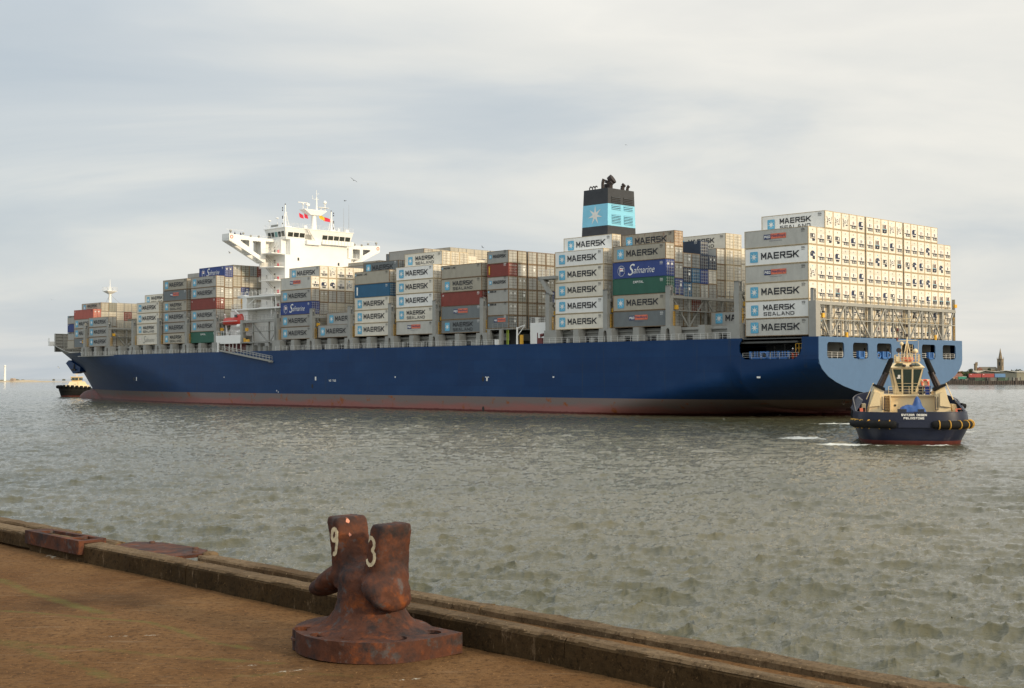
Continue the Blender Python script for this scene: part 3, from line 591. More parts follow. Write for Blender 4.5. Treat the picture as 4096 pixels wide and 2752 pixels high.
def hull():
    S = list(np.arange(-2.3, 230, 2.4)) + list(np.arange(230, 301, 1.3)); NZ = 30; root = None
    def topz(s): return DZ if s < 243.5 else (DZ + (s - 243.5) / 2.5 * .95 if s < 246 else 14.12)
    mb = MB(True); rows = {1: [], -1: []}
    for side in (-1, 1):
        for s in S:
            tz = topz(s); r = []; z0 = -3.0
            if s < 13.2: tz = 9.62
            for k in range(NZ + 1):
                z = z0 + (tz - z0) * (k / NZ); b = half(s, z) + (.0); r.append((min(s, tipz(z)), TC + side * b, z))
            rows[side].append(r)
    for side in (-1, 1):
        vs = [p for r in rows[side] for p in r]; fs = []; ms = []
        for i in range(len(S) - 1):
            for k in range(NZ):
                q = [i * (NZ + 1) + k, (i + 1) * (NZ + 1) + k, (i + 1) * (NZ + 1) + k + 1, i * (NZ + 1) + k + 1]
                if side > 0: q = q[::-1]
                fs.append(q)
        mb.add(vs, fs, 0, True)
    # exact step of the side where the mooring opening ends
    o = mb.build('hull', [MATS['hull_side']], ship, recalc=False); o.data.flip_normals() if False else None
    bm = bmesh.new(); bm.from_mesh(o.data); bmesh.ops.recalc_face_normals(bm, faces=bm.faces); bm.to_mesh(o.data); bm.free()
    # upper strake panels aft, with the long mooring opening (port) and plain (starboard)
    v, f = curve_panel([(-2.3, 9.62), (14.55, 9.62), (14.55, DZ), (12.1, DZ), (12.15, 12.9), (12.65, 12.0), (12.6, 10.9), (11.7, 9.72), (10.9, 9.66), (3.0, 9.66), (2.0, 9.72), (1.0, 10.5), (.68, 11.4), (.66, DZ), (-2.3, DZ)], [], .25)
    mb = MB(True); mb.add([(p[0], TC - HB + .121 + p[2], p[1]) for p in v], f); mb.build('stern_side_plating', MATS['hull_side'], ship)
    mb = MB(True); mb.box(-2.3, 14.5, TC + HB - .25, TC + HB + .004, 9.62, DZ); mb.build('stern_side_plating', MATS['hull_side'], ship)
    # transom with six mooring windows
    holes = [rrect(TC + x0, TC + x1, 9.75, 12.33, .55) for x0, x1 in ((-21.6, -16.55), (-13.85, -9.05), (-6.25, -1.45), (1.85, 6.25), (9.0, 13.9), (16.6, 21.5))]
    outl = [(TC - b, z) for b, z in zip(BT, ZT)] + [(TC - HB, DZ), (TC + HB, DZ)] + [(TC + b, z) for b, z in list(zip(BT, ZT))[::-1][:-1]]
    outl = [(TC, 3.55)] + outl[1:] if abs(outl[0][0] - TC) < .01 else outl
    v, f = curve_panel(outl, holes, .22); mb = MB(True); mb.add([(-2.3 + p[2], p[0], p[1]) for p in v], f)
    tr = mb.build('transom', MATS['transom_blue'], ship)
    mb = MB(True); put_text(mb, 'W', lambda u, w: (-2.44, u, w), 19.55, 20.5, 8.15, 8.95, 0, .03); mb.build('lettering', MATS['letter_white'], tr)
    # mooring deck inside
    mb = MB(True); mb.box(-2.1, 14, TC - HB + .3, TC + HB - .3, 9.45, 9.6); mb.box(-2.1, 14, TC - HB + .3, TC + HB - .3, 12.95, 13.1)
    mb.build('mooring_deck', MATS['deck_dark'], ship)
    mb = MB(True); mb.box(1.9, 2.1, TC - 16, TC + 16, 9.6, 12.95); mb.box(1.9, 13.9, 8.4, 8.6, 9.6, 12.95, 1); mb.box(1.9, 13.9, 37.4, 37.6, 9.6, 12.95, 1)
    for k in range(6):
        t = TC + (-19, -11.4, -3.8, 4, 11.5, 19)[k]; mb.box(-1.0, 1.9, t + 3.2, t + 3.35, 9.6, 12.95, 0)
    for t in (TC - 17.5, TC + 17): mb.box(1.9, 2.1, t - 4.5, t + 1.7, 9.6, 12.95)
    for s in (3.8, 5.8, 7.8, 9.8, 11.8): mb.box(s, s + .25, 8.1, 8.4, 9.6, 12.95, 0)
    mb.box(1.9, 14, -.4, 8, 12.3, 12.6, 1); mb.build('mooring_bulkhead', [MATS['deck_grey'], MATS['deck_dark']], ship)
    for k in range(6):
        t = TC + (-19, -11.4, -3.8, 4, 11.5, 19)[k] + .9
        mb = MB(True); mb.prism([(t - .38, 9.6), (t + .38, 9.6), (t + .38, 11.3)] + [(t + .38 * cos(a), 11.3 + .35 * sin(a)) for a in (.5, 1.0, 1.57, 2.1, 2.6)] + [(t - .38, 11.3)], 1.84, 1.9, 0); mb.build('doorway', MATS['dark_recess'], ship)
    for k, (a, b) in enumerate(((-21.6, -16.55), (-13.85, -9.05), (-6.25, -1.45), (1.85, 6.25), (9.0, 13.9), (16.6, 21.5))):
        mb = MB(True); mb.rail((-2.2, TC + a + .05, 9.75), (-2.2, TC + b - .05, 9.75), 1.0, 3, .03); mb.build('railing', MATS['ship_white'], ship)
    def fairlead(s, t, w, ax, rnd_=False):
        mb = MB(True); h = 1.25; z = 9.72
        if ax == 't':
            mb.box(s - .5, s, t - w / 2, t - w / 2 + .35, z, z + h); mb.box(s - .5, s, t + w / 2 - .35, t + w / 2, z, z + h); mb.box(s - .5, s, t - w / 2, t + w / 2, z, z + .3); mb.box(s - .05, s, t - w / 2, t + w / 2, z, z + h * .95, 1); mb.tube((s - .3, t - .22, z + .3), (s - .3, t - .22, z + h), .13, n=8); mb.tube((s - .3, t + .22, z + .3), (s - .3, t + .22, z + h), .13, n=8)
        else:
            mb.box(s - w / 2, s - w / 2 + .35, t, t + .5, z, z + h); mb.box(s + w / 2 - .35, s + w / 2, t, t + .5, z, z + h); mb.box(s - w / 2, s + w / 2, t, t + .5, z, z + .3); mb.box(s - w / 2, s + w / 2, t + .45, t + .5, z, z + h, 1); mb.tube((s - .25, t + .25, z + .3), (s - .25, t + .25, z + h), .14, n=8); mb.tube((s + .25, t + .25, z + .3), (s + .25, t + .25, z + h), .14, n=8)
        mb.build('fairlead', [MATS['winch_blue'], MATS['dark_recess']], ship)
    fairlead(-2.15, TC - 11.5, 1.9, 't'); fairlead(-2.15, TC - 3.9, 1.8, 't'); fairlead(-2.15, TC + 11.9, 1.8, 't')
    for s, w in ((9.6, 2.4), (6.3, 2.3), (4.3, 2.2)): fairlead(s, -.9, w, 's')
    def ringlead(s, t, ax):
        mb = MB(True); p = []
        for k in range(17):
            a = 2 * pi * k / 16; p.append((s, t + .5 * cos(a), 10.3 + .5 * sin(a)) if ax == 't' else (s + .62 * cos(a), t, 10.3 + .5 * sin(a)))
        mb.path(p, .17, 6); mb.build('chock', MATS['winch_blue'], ship)
    ringlead(-2.25, TC - 5.5, 't'); ringlead(-2.25, TC - 2.3, 't'); ringlead(7.95, -.85, 's')
    mb = MB(True); mb.rail((12.0, -1.0, 9.7), (1.3, -1.0, 9.7), 1.0, 6, .022); mb.build('railing', MATS['ship_white'], ship)
    mb = MB(True); mb.rail((.9, -.6, 10.7), (2.1, -.6, 10.7), 1.4, 2, .045, rows=2); mb.build('yellow_rail', MATS['yellow_paint'], ship)
    # rudder head ring below the counter
    mb = MB(True); p = [(3 + 0, 15 + .35 * cos(a), 2.6 + .5 * sin(a)) for a in np.linspace(0, 2 * pi, 13)]; mb.path(p, .07, 5); mb.build('tow_ring', MATS['dark_recess'], ship)
    # bulb
    mb = MB(True); vs = []; nn = 20
    for i in range(15):
        u = i / 14; s = 268 + 25.5 * u; r = 3.0 * sqrt(max(0, 1 - max(0, (u - .45) / .55) ** 2.4)) + .02
        for j in range(nn):
            a = 2 * pi * j / nn; vs.append((s, TC + r * cos(a) * .8, -.25 + r * 1.12 * sin(a)))
    mb.add(vs, [(i * nn + j, i * nn + (j + 1) % nn, (i + 1) * nn + (j + 1) % nn, (i + 1) * nn + j) for i in range(14) for j in range(nn)], 0, True); mb.build('bulbous_bow', MATS['boot_red'], ship)
    # forecastle: pale bulwark above the deck edge, dark ribbed inside, screen and housings
    mb = MB(True)
    for side in (-1, 1):
        vs = []; Sx = list(np.arange(250, 308.5, 1.0))
        for s in Sx:
            f_ = min(1, max(0, (s - 262) / 24)); zt = 14.3 + 2.9 * f_
            for z in (14.1, 14.1 + (zt - 14.1) * .5, zt): vs.append((min(s, tipz(z)), TC + side * (half(s, z) + .02), z))
            vs.append((min(s, tipz(zt)), TC + side * max(0, half(s, zt) - .3), zt)); vs.append((min(s, tipz(14.1)), TC + side * max(0, half(s, 14.1) - .3), 14.1))
        mb.add(vs, [(i * 5 + k, (i + 1) * 5 + k, (i + 1) * 5 + k + 1, i * 5 + k + 1) for i in range(len(Sx) - 1) for k in range(4)])
    mb.build('forecastle_bulwark', MATS['deck_grey'], ship)
    mb = MB(True); mb.add([(s, TC + q * half(s, 14.1), 14.08) for s in (244, 256, 268, 280, 290, 298) for q in (-1, 1)], [(2 * i, 2 * i + 1, 2 * i + 3, 2 * i + 2) for i in range(5)]); mb.build('forecastle_deck', MATS['deck_grey'], ship)
    mb = MB(True); mb.box(286, 286.15, 10.3, 35.6, 15, 20.8); 
    for z in (15.8, 16.8, 17.8, 18.8, 19.8, 20.7): mb.box(285.6, 286, 10.3, 35.6, z, z + .16, 1)
    for t in (10.3, 13.2, 16, 19, 22, 26, 31, 35.4): mb.box(285.5, 286, t, t + .16, 15, 20.8, 1)
    mb.build('breakwater', [MATS['deck_grey'], MATS['deck_grey']], ship)
    mb = MB(True); mb.box(286, 286.9, 8.6, 10.2, 16.9, 18.3, 0); mb.rail((286, 8.6, 18.3), (286.9, 8.6, 18.3), 1, 2, .05); mb.build('bow_platform', MATS['ship_white'], ship)
    for side in (-1, 1):   # anchor bolster on each bow
        mb = MB(True); c = TC + side * 11.4
        q = [(278.0, 11.3), (276.0, 12.2), (268.2, 10.0), (268.5, 8.6), (273.0, 8.0)]
        mb.prism([(s, z) for s, z in q], c - 1.3, c + 1.3, 1); mb.build('anchor_bolster', MATS['hull_side'], ship)
        mb = MB(True); mb.tube((272, c + side * 1.3, 11), (272, c + side * 1.5, 9.2), .25, n=8); mb.bar((270.8, c + side * 1.5, 9.2), (273.4, c + side * 1.5, 9.2), .4, .5); mb.build('anchor', MATS['dark_recess'], ship)
    # marks on the side
    mb = MB(True)
    yy = -1.115
    def put(s0, s1, z0, z1): mb.box(s0, s1, yy - .01, yy + .02, z0, z1)
    put(72.7, 73.1, 6.05, 6.9); put(72.3, 73.4, 6.75, 6.9); put(129.5, 130, 6.1, 6.95); put(101.1, 101.4, 6.7, 7.0); put(54.6, 55, 6.7, 6.95); put(168, 168.3, 6.7, 7.0); put(212.0, 212.3, 5.9, 6.9); put(145.1, 145.4, 3.5, 3.8); put(144.5, 144.7, 3.2, 3.5); put(8.5, 9.2, 6.6, 6.9)
    put_text(mb, 'NO TUG', lambda u, w: (u, yy, w), 124.6, 122.2, 5.85, 6.3, 0, .02); mb.build('hull_marks', MATS['letter_white'], ship)
    for s, z in ((74.0, 6.45), (74.0, .55), (131.0, 4.8), (213.5, 6.4)):
        mb = MB(True); mb.prism([(s + .32 * cos(a), z + .5 * sin(a)) for a in np.linspace(0, 2 * pi, 14)[:-1]], yy - .02, yy + .02, 1); mb.build('hull_port', MATS['dark_recess'], ship)
def hull_mat():
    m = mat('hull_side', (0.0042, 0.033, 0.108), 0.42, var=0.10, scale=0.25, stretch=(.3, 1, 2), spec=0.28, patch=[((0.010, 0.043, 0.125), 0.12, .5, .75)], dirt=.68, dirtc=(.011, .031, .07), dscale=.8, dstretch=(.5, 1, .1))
    # paint changes to red and worn grey below the boot-top line (real paint line at z = 2.98)
    nt = m.node_tree; N = nt.nodes; L = nt.links.new; b = N['Principled BSDF']; src = b.inputs['Base Color'].links[0].from_socket
    tc = N.new('ShaderNodeTexCoord'); sp = N.new('ShaderNodeSeparateXYZ'); L(tc.outputs['Object'], sp.inputs[0])
    def nz(s, st, d=7):
        mm = N.new('ShaderNodeMapping'); mm.inputs['Scale'].default_value = st; L(tc.outputs['Object'], mm.inputs[0]); q = N.new('ShaderNodeTexNoise'); q.inputs['Scale'].default_value = s; q.inputs['Detail'].default_value = d; q.inputs['Roughness'].default_value = .65; L(mm.outputs[0], q.inputs[0]); return q.outputs[0]
    def rg(x_, a, bb, to0=0, to1=1):
        r = N.new('ShaderNodeMapRange'); r.inputs[1].default_value = a; r.inputs[2].default_value = bb; r.inputs[3].default_value = to0; r.inputs[4].default_value = to1; L(x_, r.inputs[0]); return r.outputs[0]
    def mx_(a, c, f):
        q = N.new('ShaderNodeMix'); q.data_type = 'RGBA'; L(f, q.inputs[0])
        for i, v in ((6, a), (7, c)):
            if isinstance(v, tuple): q.inputs[i].default_value = (*v, 1)
            else: L(v, q.inputs[i])
        return q.outputs[2]
    def ma(op, a, bb):
        q = N.new('ShaderNodeMath'); q.operation = op
        for i, v in ((0, a), (1, bb)):
            if isinstance(v, (int, float)): q.inputs[i].default_value = v
            else: L(v, q.inputs[i])
        return q.outputs[0]
    red = mx_((.31, .125, .105), (.22, .090, .075), nz(.5, (.3, 1, 3)))
    gz = ma('ADD', sp.outputs[2], ma('MULTIPLY', ma('SUBTRACT', nz(.12, (1, 1, 4)), .5), 3.2))
    grey = mx_(red, (.175, .135, .12), rg(gz, .9, 2.0))
    rust = mx_(grey, (.25, .075, .02), rg(nz(.33, (1.4, 1, 1.3), 9), .60, .67))
    rust = mx_(rust, (.10, .022, .018), rg(ma('ADD', sp.outputs[2], ma('MULTIPLY', nz(1.2, (1, 1, 1)), .35)), .62, .5))
    cb = N.new('ShaderNodeCombineXYZ'); L(sp.outputs[0], cb.inputs[0]); L(sp.outputs[2], cb.inputs[1]); bk = N.new('ShaderNodeTexBrick'); L(cb.outputs[0], bk.inputs[0])
    for nm, v in (('Scale', 1.0), ('Mortar Size', .035), ('Brick Width', 9.6), ('Row Height', 2.55), ('Mortar Smooth', .6), ('Bias', .0)): bk.inputs[nm].default_value = v
    bk.inputs['Color1'].default_value = (.88, .90, .92, 1); bk.inputs['Color2'].default_value = (1.1, 1.08, 1.06, 1); bk.inputs['Mortar'].default_value = (.72, .74, .78, 1)
    def mul(a):
        q = N.new('ShaderNodeMix'); q.data_type = 'RGBA'; q.blend_type = 'MULTIPLY'; q.inputs[0].default_value = 1.0; L(a, q.inputs[6]); L(bk.outputs[0], q.inputs[7]); return q.outputs[2]
    stk = rg(nz(.9, (1.6, 1, .055), 6), .60, .74); src = mx_(mul(src), (.035, .045, .055), stk)
    L(mx_(src, rust, rg(sp.outputs[2], 2.975, 2.985, 1, 0)), b.inputs['Base Color'])
    # very low plate waviness
    bp = N.new('ShaderNodeBump'); bp.inputs['Distance'].default_value = .05; bp.inputs['Strength'].default_value = .6; L(nz(.45, (.8, 1, .8), 2), bp.inputs['Height']); L(bp.outputs[0], b.inputs['Normal'])
hull_mat(); hull()
# ---------------------------------------------------------------- deck, pedestals, lashing bridges
mb = MB(True); mb.box(13.6, 247, TC - HB + .1, TC + HB - .1, 12.9, 13.12); mb.build('main_deck', MATS['deck_grey'], ship)
POSTS = [13.23, 27.65, 42.05, 56.53, 74.66, 88.96, 103.41, 117.65, 131.9, 146.24, 172.76, 186.84, 201.01, 214.94, 229.18, 243.33]
# hatch coaming wall over a near-black strip that paints the gallery's shade
mb = MB(True)
for a, b in ((14, 56), (70, 147), (172, 246)):
    mb.box(a, b, 1.6, 44.5, 14.1, 15.45, 0); mb.box(a, b, 1.9, 44.2, 13.12, 14.1, 1); mb.box(a, b, 1.1, 1.6, 14.95, 15.15, 0)
mb.build('hatch_coaming', [MATS['deck_grey'], MATS['dark_recess']], ship)
rr_ = random.Random(5)
s = 14.5
while s < 246:
    if not (56 < s < 75 or 146 < s < 172):
        w = rr_.choice((.9, 1.3, 1.8)); mb = MB(True); mb.box(s, s + w, .9, 1.5, 13.12, 13.12 + rr_.choice((.9, 1.25, 1.25)), 0); mb.box(s + .08, s + w - .08, .87, .9, 13.2, 13.9, 0); mb.build('deck_locker', MATS['deck_grey'], ship)
    s += rr_.uniform(2.2, 4.2)
mb = MB(True)
for a, b in ((14.5, 57.5), (70, 146), (172, 245)): mb.rail((a, -.95, 13.15), (b, -.95, 13.15), 1.05, int((b - a) / 1.5), .028)
mb.build('deck_railing', MATS['ship_white'], ship)
def pedestal(s0, s1, slot=False):
    mb = MB(True)
    if slot:
        w = (s1 - s0); q = [(s0, 13.12), (s0 + w * .36, 13.12), (s0 + w * .40, 15.0), (s0 + w * .46, 15.25), (s0 + w * .54, 15.25), (s0 + w * .6, 15.0), (s0 + w * .64, 13.12), (s1, 13.12), (s1 - w * .08, 15.62), (s0 + w * .08, 15.62)]
        for pts in ([q[0], q[1], q[2], q[3], q[9]], [q[3], q[4], q[8], q[9]], [q[4], q[5], q[6], q[7], q[8]]): mb.prism(pts, -.95, .9, 1)
    else: mb.prism([(s0, 13.12), (s1, 13.12), (s1 - .08, 15.62), (s0 + .08, 15.62)], -.95, .9, 1)
    mb.build('pedestal', MATS['deck_grey'], ship)
for p in POSTS:
    if p == 13.23: pedestal(12.6, 15.2)
    elif p == 56.53: pedestal(54.1, 57.4)
    elif p in (172.76,): pedestal(171.6, 174.2)
    elif p == 146.24: pedestal(144.2, 147.4)
    else: pedestal(p - 1.75, p + 1.75, True)
    if p + 14 < 246 and p not in (56.53, 146.24): pedestal(p + 6.4, p + 7.9)
def lashing_bridge(s, rows, z0=15.62, ztop=22.7, zb=20.95, th=1.5, full=True, ladder=True, width=None):
    t1 = TC * 2 - 1.6 if width is None else width
    root = MB(True)
    for t in (0.0, ) + ((t1 - 1.2, ) if full else ()):
        root.box(s - .5, s + .5, t - .9, t + .05, z0, ztop - 1.8); root.box(s - .5, s + .5, t - .9, t - .72, ztop - 1.8, ztop); root.box(s - .5, s + .5, t - .15, t + .05, ztop - 1.8, ztop); root.box(s - .5, s + .5, t - .9, t + .05, ztop - .25, ztop)
        root.box(s - .2, s + .2, t - .75, t - .12, ztop - .75, ztop - .3, 1)
    root.box(s - .55, s + .55, -.8, t1, zb - .45, zb); root.box(s - .5, s + .5, 0, t1, 18.3, 18.45)
    n = 4 if full else 3; w = (t1 - .2) / (9 if full else 2.2)
    t = 0.1; k = 0
    while t + w <= t1 + .1:
        a, b = t, t + w
        if k: root.box(s - .16, s + .16, a - .16, a + .16, z0, zb - .4)
        if k % 2 == 0: root.bar((s, a + .5, zb - .5), (s, b - .2, z0 + .1), .2, .28)
        else: root.bar((s, a + .2, z0 + .1), (s, b - .5, zb - .5), .2, .28)
        t += w; k += 1
    root.box(s - .16, s + .16, t - .16, t + .16, z0, zb - .4)
    o = root.build('lashing_bridge', [MATS['deck_grey'], MATS['star_white']], ship)
    r = MB(True)
    tt = 0.6
    while tt < t1 - 1: r.tube((s - .45, tt, zb), (s - .45, tt, zb + 1.5), .055, n=4); r.tube((s + .45, tt, zb), (s + .45, tt, zb + 1.5), .055, n=4); tt += 1.235
    for z in (zb + .55, zb + 1.05): r.tube((s - .45, .6, z), (s - .45, t1, z), .035, n=4)
    for z in (18.95, 19.4): r.tube((s - .5, .2, z), (s - .5, t1, z), .035, n=4)
    tt = .8
    while tt < t1 - 1: r.tube((s - .5, tt, 18.4), (s - .5, tt, 19.4), .03, n=4); tt += 1.2
    r.build('railing', MATS['deck_grey'], o)
    y = MB(True); y.box(s - .75, s - .45, .35, 1.15, 18.55, 19.3); y.tube((s - .7, .15, z0 + .1), (s - .7, .15, 18.2), .05, n=4); y.tube((s - .7, -.25, z0 + .1), (s - .7, -.25, 18.2), .05, n=4)
    for q in range(6): y.tube((s - .7, -.25, z0 + .4 + q * .4), (s - .7, .15, z0 + .4 + q * .4), .03, n=4)
    y.build('ladder', MATS['yellow_paint'], o)
for p in POSTS:
    lashing_bridge(p, None, full=True)
# stern frame
def stern_frame():
    s = -1.15; z0, zb, t1 = 13.17, 18.85, 46.3; m = MB(True)
    m.box(s - .7, s + .6, -.95, .35, z0, zb); m.box(s - .3, s + .3, -.9, -.7, zb, zb + 1.9); m.box(s - .3, s + .3, -.35, -.15, zb, zb + 1.9); m.box(s - .3, s + .3, -.9, -.15, zb + 1.75, zb + 1.95)
    m.box(s - .35, s + .6, .35, t1, zb - .55, zb - .02); m.box(s - .3, s + .5, .35, t1, 15.9, 16.05)
    big = [4.15, 16.9, 29.5, 41.8]
    for t in big: m.box(s - .25, s + .35, t - .3, t + .3, z0, zb - .5)
    for t in (8.9, 11.4, 21.7, 24.3, 34.4, 37.1): m.box(s - .13, s + .13, t - .13, t + .13, z0, zb - .5)
    for a, b in ((.7, 3.9), (8.6, 4.5), (11.7, 16.5), (21.4, 17.3), (24.6, 29.1), (34.2, 29.9), (37.3, 41.5), (46.0, 42.2)): m.bar((s - .1, a, zb - .6), (s - .1, b, z0 + .15), .2, .27)
    for a, b in ((2.2, 5.2), (14, 17.3), (26, 29), (39, 42)): m.bar((s + .9, a, 16), (s + .9, b, z0), .14, .18)
    for t in (6.4, 7.6, 9.9, 13.5, 19, 20.3, 26.4, 32, 39.3, 44.3): m.box(s - .05, s + .1, t - .09, t + .09, z0, 15.9)
    m.box(s - .3, s + .3, t1 - .8, t1 + .3, zb - .6, zb - .1); m.box(s - .3, s + .3, t1, t1 + .12, z0, zb + 1.9)
    o = m.build('stern_lashing_frame', MATS['deck_grey'], ship)
    r = MB(True); tt = 1.7
    while tt < 45.7: r.box(s - .35, s - .25, tt - .07, tt + .07, zb, zb + 1.25); r.tube((s - .3, tt + .5, zb), (s - .3, tt + .5, zb + .9), .03, n=4); tt += 2.47
    r.rail((s - .35, .8, 16.0), (s - .35, 45.8, 16.0), .95, 36, .028); r.rail((s - .5, .8, z0), (s - .5, 45.8, z0), .95, 36, .026); r.tube((s - .3, 1, zb + .85), (s - .3, 45.6, zb + .85), .03, n=4); r.tube((s - .3, 1, zb + .45), (s - .3, 45.6, zb + .45), .03, n=4)
    r.build('railing', MATS['deck_grey'], o)
    for t0, t1_, za, zb_ in ((.9, 1.55, 16.2, 16.9), (8.0, 8.5, 13.2, 14.0), (37.9, 38.3, 13.2, 14.1), (45.4, 46.2, 19.2, 19.8)): y = MB(True); y.box(s - .78, s - .5, t0, t1_, za, zb_); y.build('yellow_box', MATS['yellow_paint'], o)
    y = MB(True)
    for t in (46.0, 46.5): y.tube((s - .2, t, z0), (s - .2, t, 17.5), .05, n=4)
    for q in range(14): y.tube((s - .2, 46.0, z0 + .2 + q * .3), (s - .2, 46.5, z0 + .2 + q * .3), .035, n=4)
    y.build('ladder', MATS['yellow_paint'], o)
stern_frame()
# ---------------------------------------------------------------- deckhouse and bridge
def deckhouse():
    W_ = MATS['ship_white']; S0, S1, TA, TB = 161.3, 172.0, 12.4, 33.5
    mb = MB(True); mb.box(S0, S1, TA, TB, 23.5, 38.0); mb.box(S0, S1, 14.0, 32.0, 38.0, 42.0); mb.box(147.5, 172, 3.2, 42.7, 13.12, 23.5); mb.box(163.0, S1, TA + 0, 14.0, 38.0, 42.0); mb.box(163.0, S1, 32.0, TB, 38.0, 42.0)
    house = mb.build('deckhouse', W_, ship)
    # wheelhouse with raking sides
    mb = MB(True); z0, z1 = 42.0, 44.85; a0, a1 = 12.9, 33.2
    mb.hexa([(161.6, a0, z0), (169.5, a0, z0), (169.5, a1, z0), (161.6, a1, z0), (161.0, a0 - .7, z1), (170.2, a0 - .7, z1), (170.2, a1 + .7, z1), (161.0, a1 + .7, z1)])
    mb.box(160.9, 170.4, a0 - .9, a1 + .9, z1, z1 + .16); mb.box(160.4, 161.6, 18.6, 23.0, 40.9, 42.0)
    wh = mb.build('wheelhouse', W_, ship)
    def win(t0, t1, z0_, z1_, s=None, m='glass'):
        q = MB(True); sA = lambda z: 161.6 - .6 * (z - 42.0) / 2.85 - .03
        q.hexa([(sA(z0_), t0, z0_), (sA(z0_) + .05, t0, z0_), (sA(z0_) + .05, t1, z0_), (sA(z0_), t1, z0_), (sA(z1_), t0, z1_), (sA(z1_) + .05, t0, z1_), (sA(z1_) + .05, t1, z1_), (sA(z1_), t1, z1_)])
        q.build('window', MATS[m], wh)
    for t in (13.3, 15.1, 16.9): win(t, t + 1.55, 42.65, 43.75)
    for t in (24.1, 25.95, 27.8, 29.65, 31.5): win(t, t + 1.6, 42.6, 43.7)
    for k, s in enumerate((161.9, 163.4, 164.9, 166.4, 167.9)):
        q = MB(True); tz = lambda z: a0 - .7 * (z - 42.0) / 2.85 - .03
        q.hexa([(s, tz(42.7), 42.7), (s + 1.2, tz(42.7), 42.7), (s + 1.2, tz(42.7) + .05, 42.7), (s, tz(42.7) + .05, 42.7), (s - .1, tz(44), 44), (s + 1.15, tz(44), 44), (s + 1.15, tz(44) + .05, 44), (s - .1, tz(44) + .05, 44)])
        q.build('window', MATS['teal_glass' if k == 2 else 'glass'], wh)
    mb = MB(True); mb.box(161.28, 161.55, 18.7, 20.6, 42.4, 44.2); mb.build('door_recess', MATS['deck_grey'], wh)
    mb = MB(True); mb.box(160.2, 161.3, 23.2, 33.6, 41.25, 41.4); mb.box(160.2, 160.3, 23.2, 33.6, 41.4, 42.35); mb.build('aft_gallery', W_, house)
    mb = MB(True)
    for i in range(11): mb.box(160.15, 160.2, 23.2 + i * 1.03, 23.24 + i * 1.03, 41.4, 42.35)
    mb.tube((160.6, 20.4, 42), (160.6, 18.2, 44.9), .05, n=4); mb.tube((160.6, 21.2, 42), (160.6, 19, 44.9), .05, n=4)
    for i in range(9): mb.bar((160.6, 20.5 - i * .25, 42.2 + i * .32), (160.6, 21.1 - i * .25, 42.2 + i * .32), .25, .04)
    mb.build('roof_stair', MATS['deck_grey'], house)
    for t, z in ((16.2, 36.6), (15.9, 31.2), (29.0, 36.0), (29.0, 31.0)):
        q = MB(True); q.box(S0 - .04, S0, t, t + .55, z, z + .8); q.build('window', MATS['glass'], house)
    # bridge wings: deep brackets with openings, s 166..169.2
    for sgn in (-1, 1):
        T = lambda x: TC + sgn * x
        outl = [(24.0, 42.75), (24.0, 41.15), (13.7, 35.95), (13.2, 35.95), (13.2, 42.2), (18.0, 42.35)]
        holes = [[(20.6, 41.4), (20.7, 41.2), (20.5, 40.95), (18.25, 39.75), (18.1, 39.85), (18.1, 41.3), (18.2, 41.4)], [(17.0, 41.3), (17.1, 41.1), (17.1, 38.9), (16.9, 38.7), (14.8, 37.7), (14.65, 37.8), (14.65, 41.1), (14.8, 41.3)]]
        outl = [(T(x), z) for x, z in outl]; holes = [[(T(x), z) for x, z in h] for h in holes]
        mb = MB(True)
        for s in (166.0, 169.0):
            v, f = curve_panel(outl, holes, .25); mb.add([(s + .12 + p[2], p[0], p[1]) for p in v], f)
        ts = sorted((T(24.0), T(9.6))); mb.hexa([(166.1, T(24), 41.0), (169.1, T(24), 41.0), (169.1, T(21.5), 39.8), (166.1, T(21.5), 39.8), (166.1, T(24), 41.2), (169.1, T(24), 41.2), (169.1, T(21.5), 40.0), (166.1, T(21.5), 40.0)])
        for x0, z0_ in ((17.8, 38.1), (14.2, 36.35), (10.6, 34.65)):
            mb.hexa([(166.1, T(x0), z0_), (169.1, T(x0), z0_), (169.1, T(x0 - .7), z0_ - .34), (166.1, T(x0 - .7), z0_ - .34), (166.1, T(x0), z0_ + .2), (169.1, T(x0), z0_ + .2), (169.1, T(x0 - .7), z0_ - .14), (166.1, T(x0 - .7), z0_ - .14)])
        mb.box(166.1, 169.1, min(T(24), T(23.85)), max(T(24), T(23.85)), 41.1, 42.75); mb.box(166.1, 169.1, ts[0], ts[1], 41.5, 41.6)
        a_, b_ = sorted((T(13.6), T(10.4))); mb.box(167.9, 168.2, a_, b_, 35.0, 42.2); mb.box(166.1, 169.1, a_, b_, 41.6, 42.2)
        for x in (17.6, 13.7): mb.box(166.2, 169.0, T(x) - .12, T(x) + .12, 37.9 if x > 15 else 36.2, 41.5)
        wg = mb.build('bridge_wing', W_, house)
        mb = MB(True)
        for x in (19.9, 17.7, 15.3): mb.lathe([(.16, 0), (.28, .12), (.30, .4), (.18, .5)], (166.0, T(x), 42.75 if x > 17.9 else 42.3), 8)
        mb.lathe([(.12, 0), (.12, .5), (.3, .55), (.34, .9), (.2, 1.05)], (166.6, T(23.2), 42.7), 8); mb.build('searchlight', MATS['deck_grey'], wg)
        mb = MB(True); ps = [(165.95, T(23.3) + .38 * cos(a), 41.95 + .38 * sin(a)) for a in np.linspace(0, 2 * pi, 15)]; mb.path(ps, .09, 6); mb.build('life_ring', MATS['ring_orange'], wg)
        mb = MB(True); mb.rail((166, T(10), 42.4), (166, T(18), 42.4), .35, 8, .03, rows=1); mb.tube((167.3, T(24), 43.9), (167.3, T(19), 43.9), .03, n=4); mb.build('railing', W_, wg)
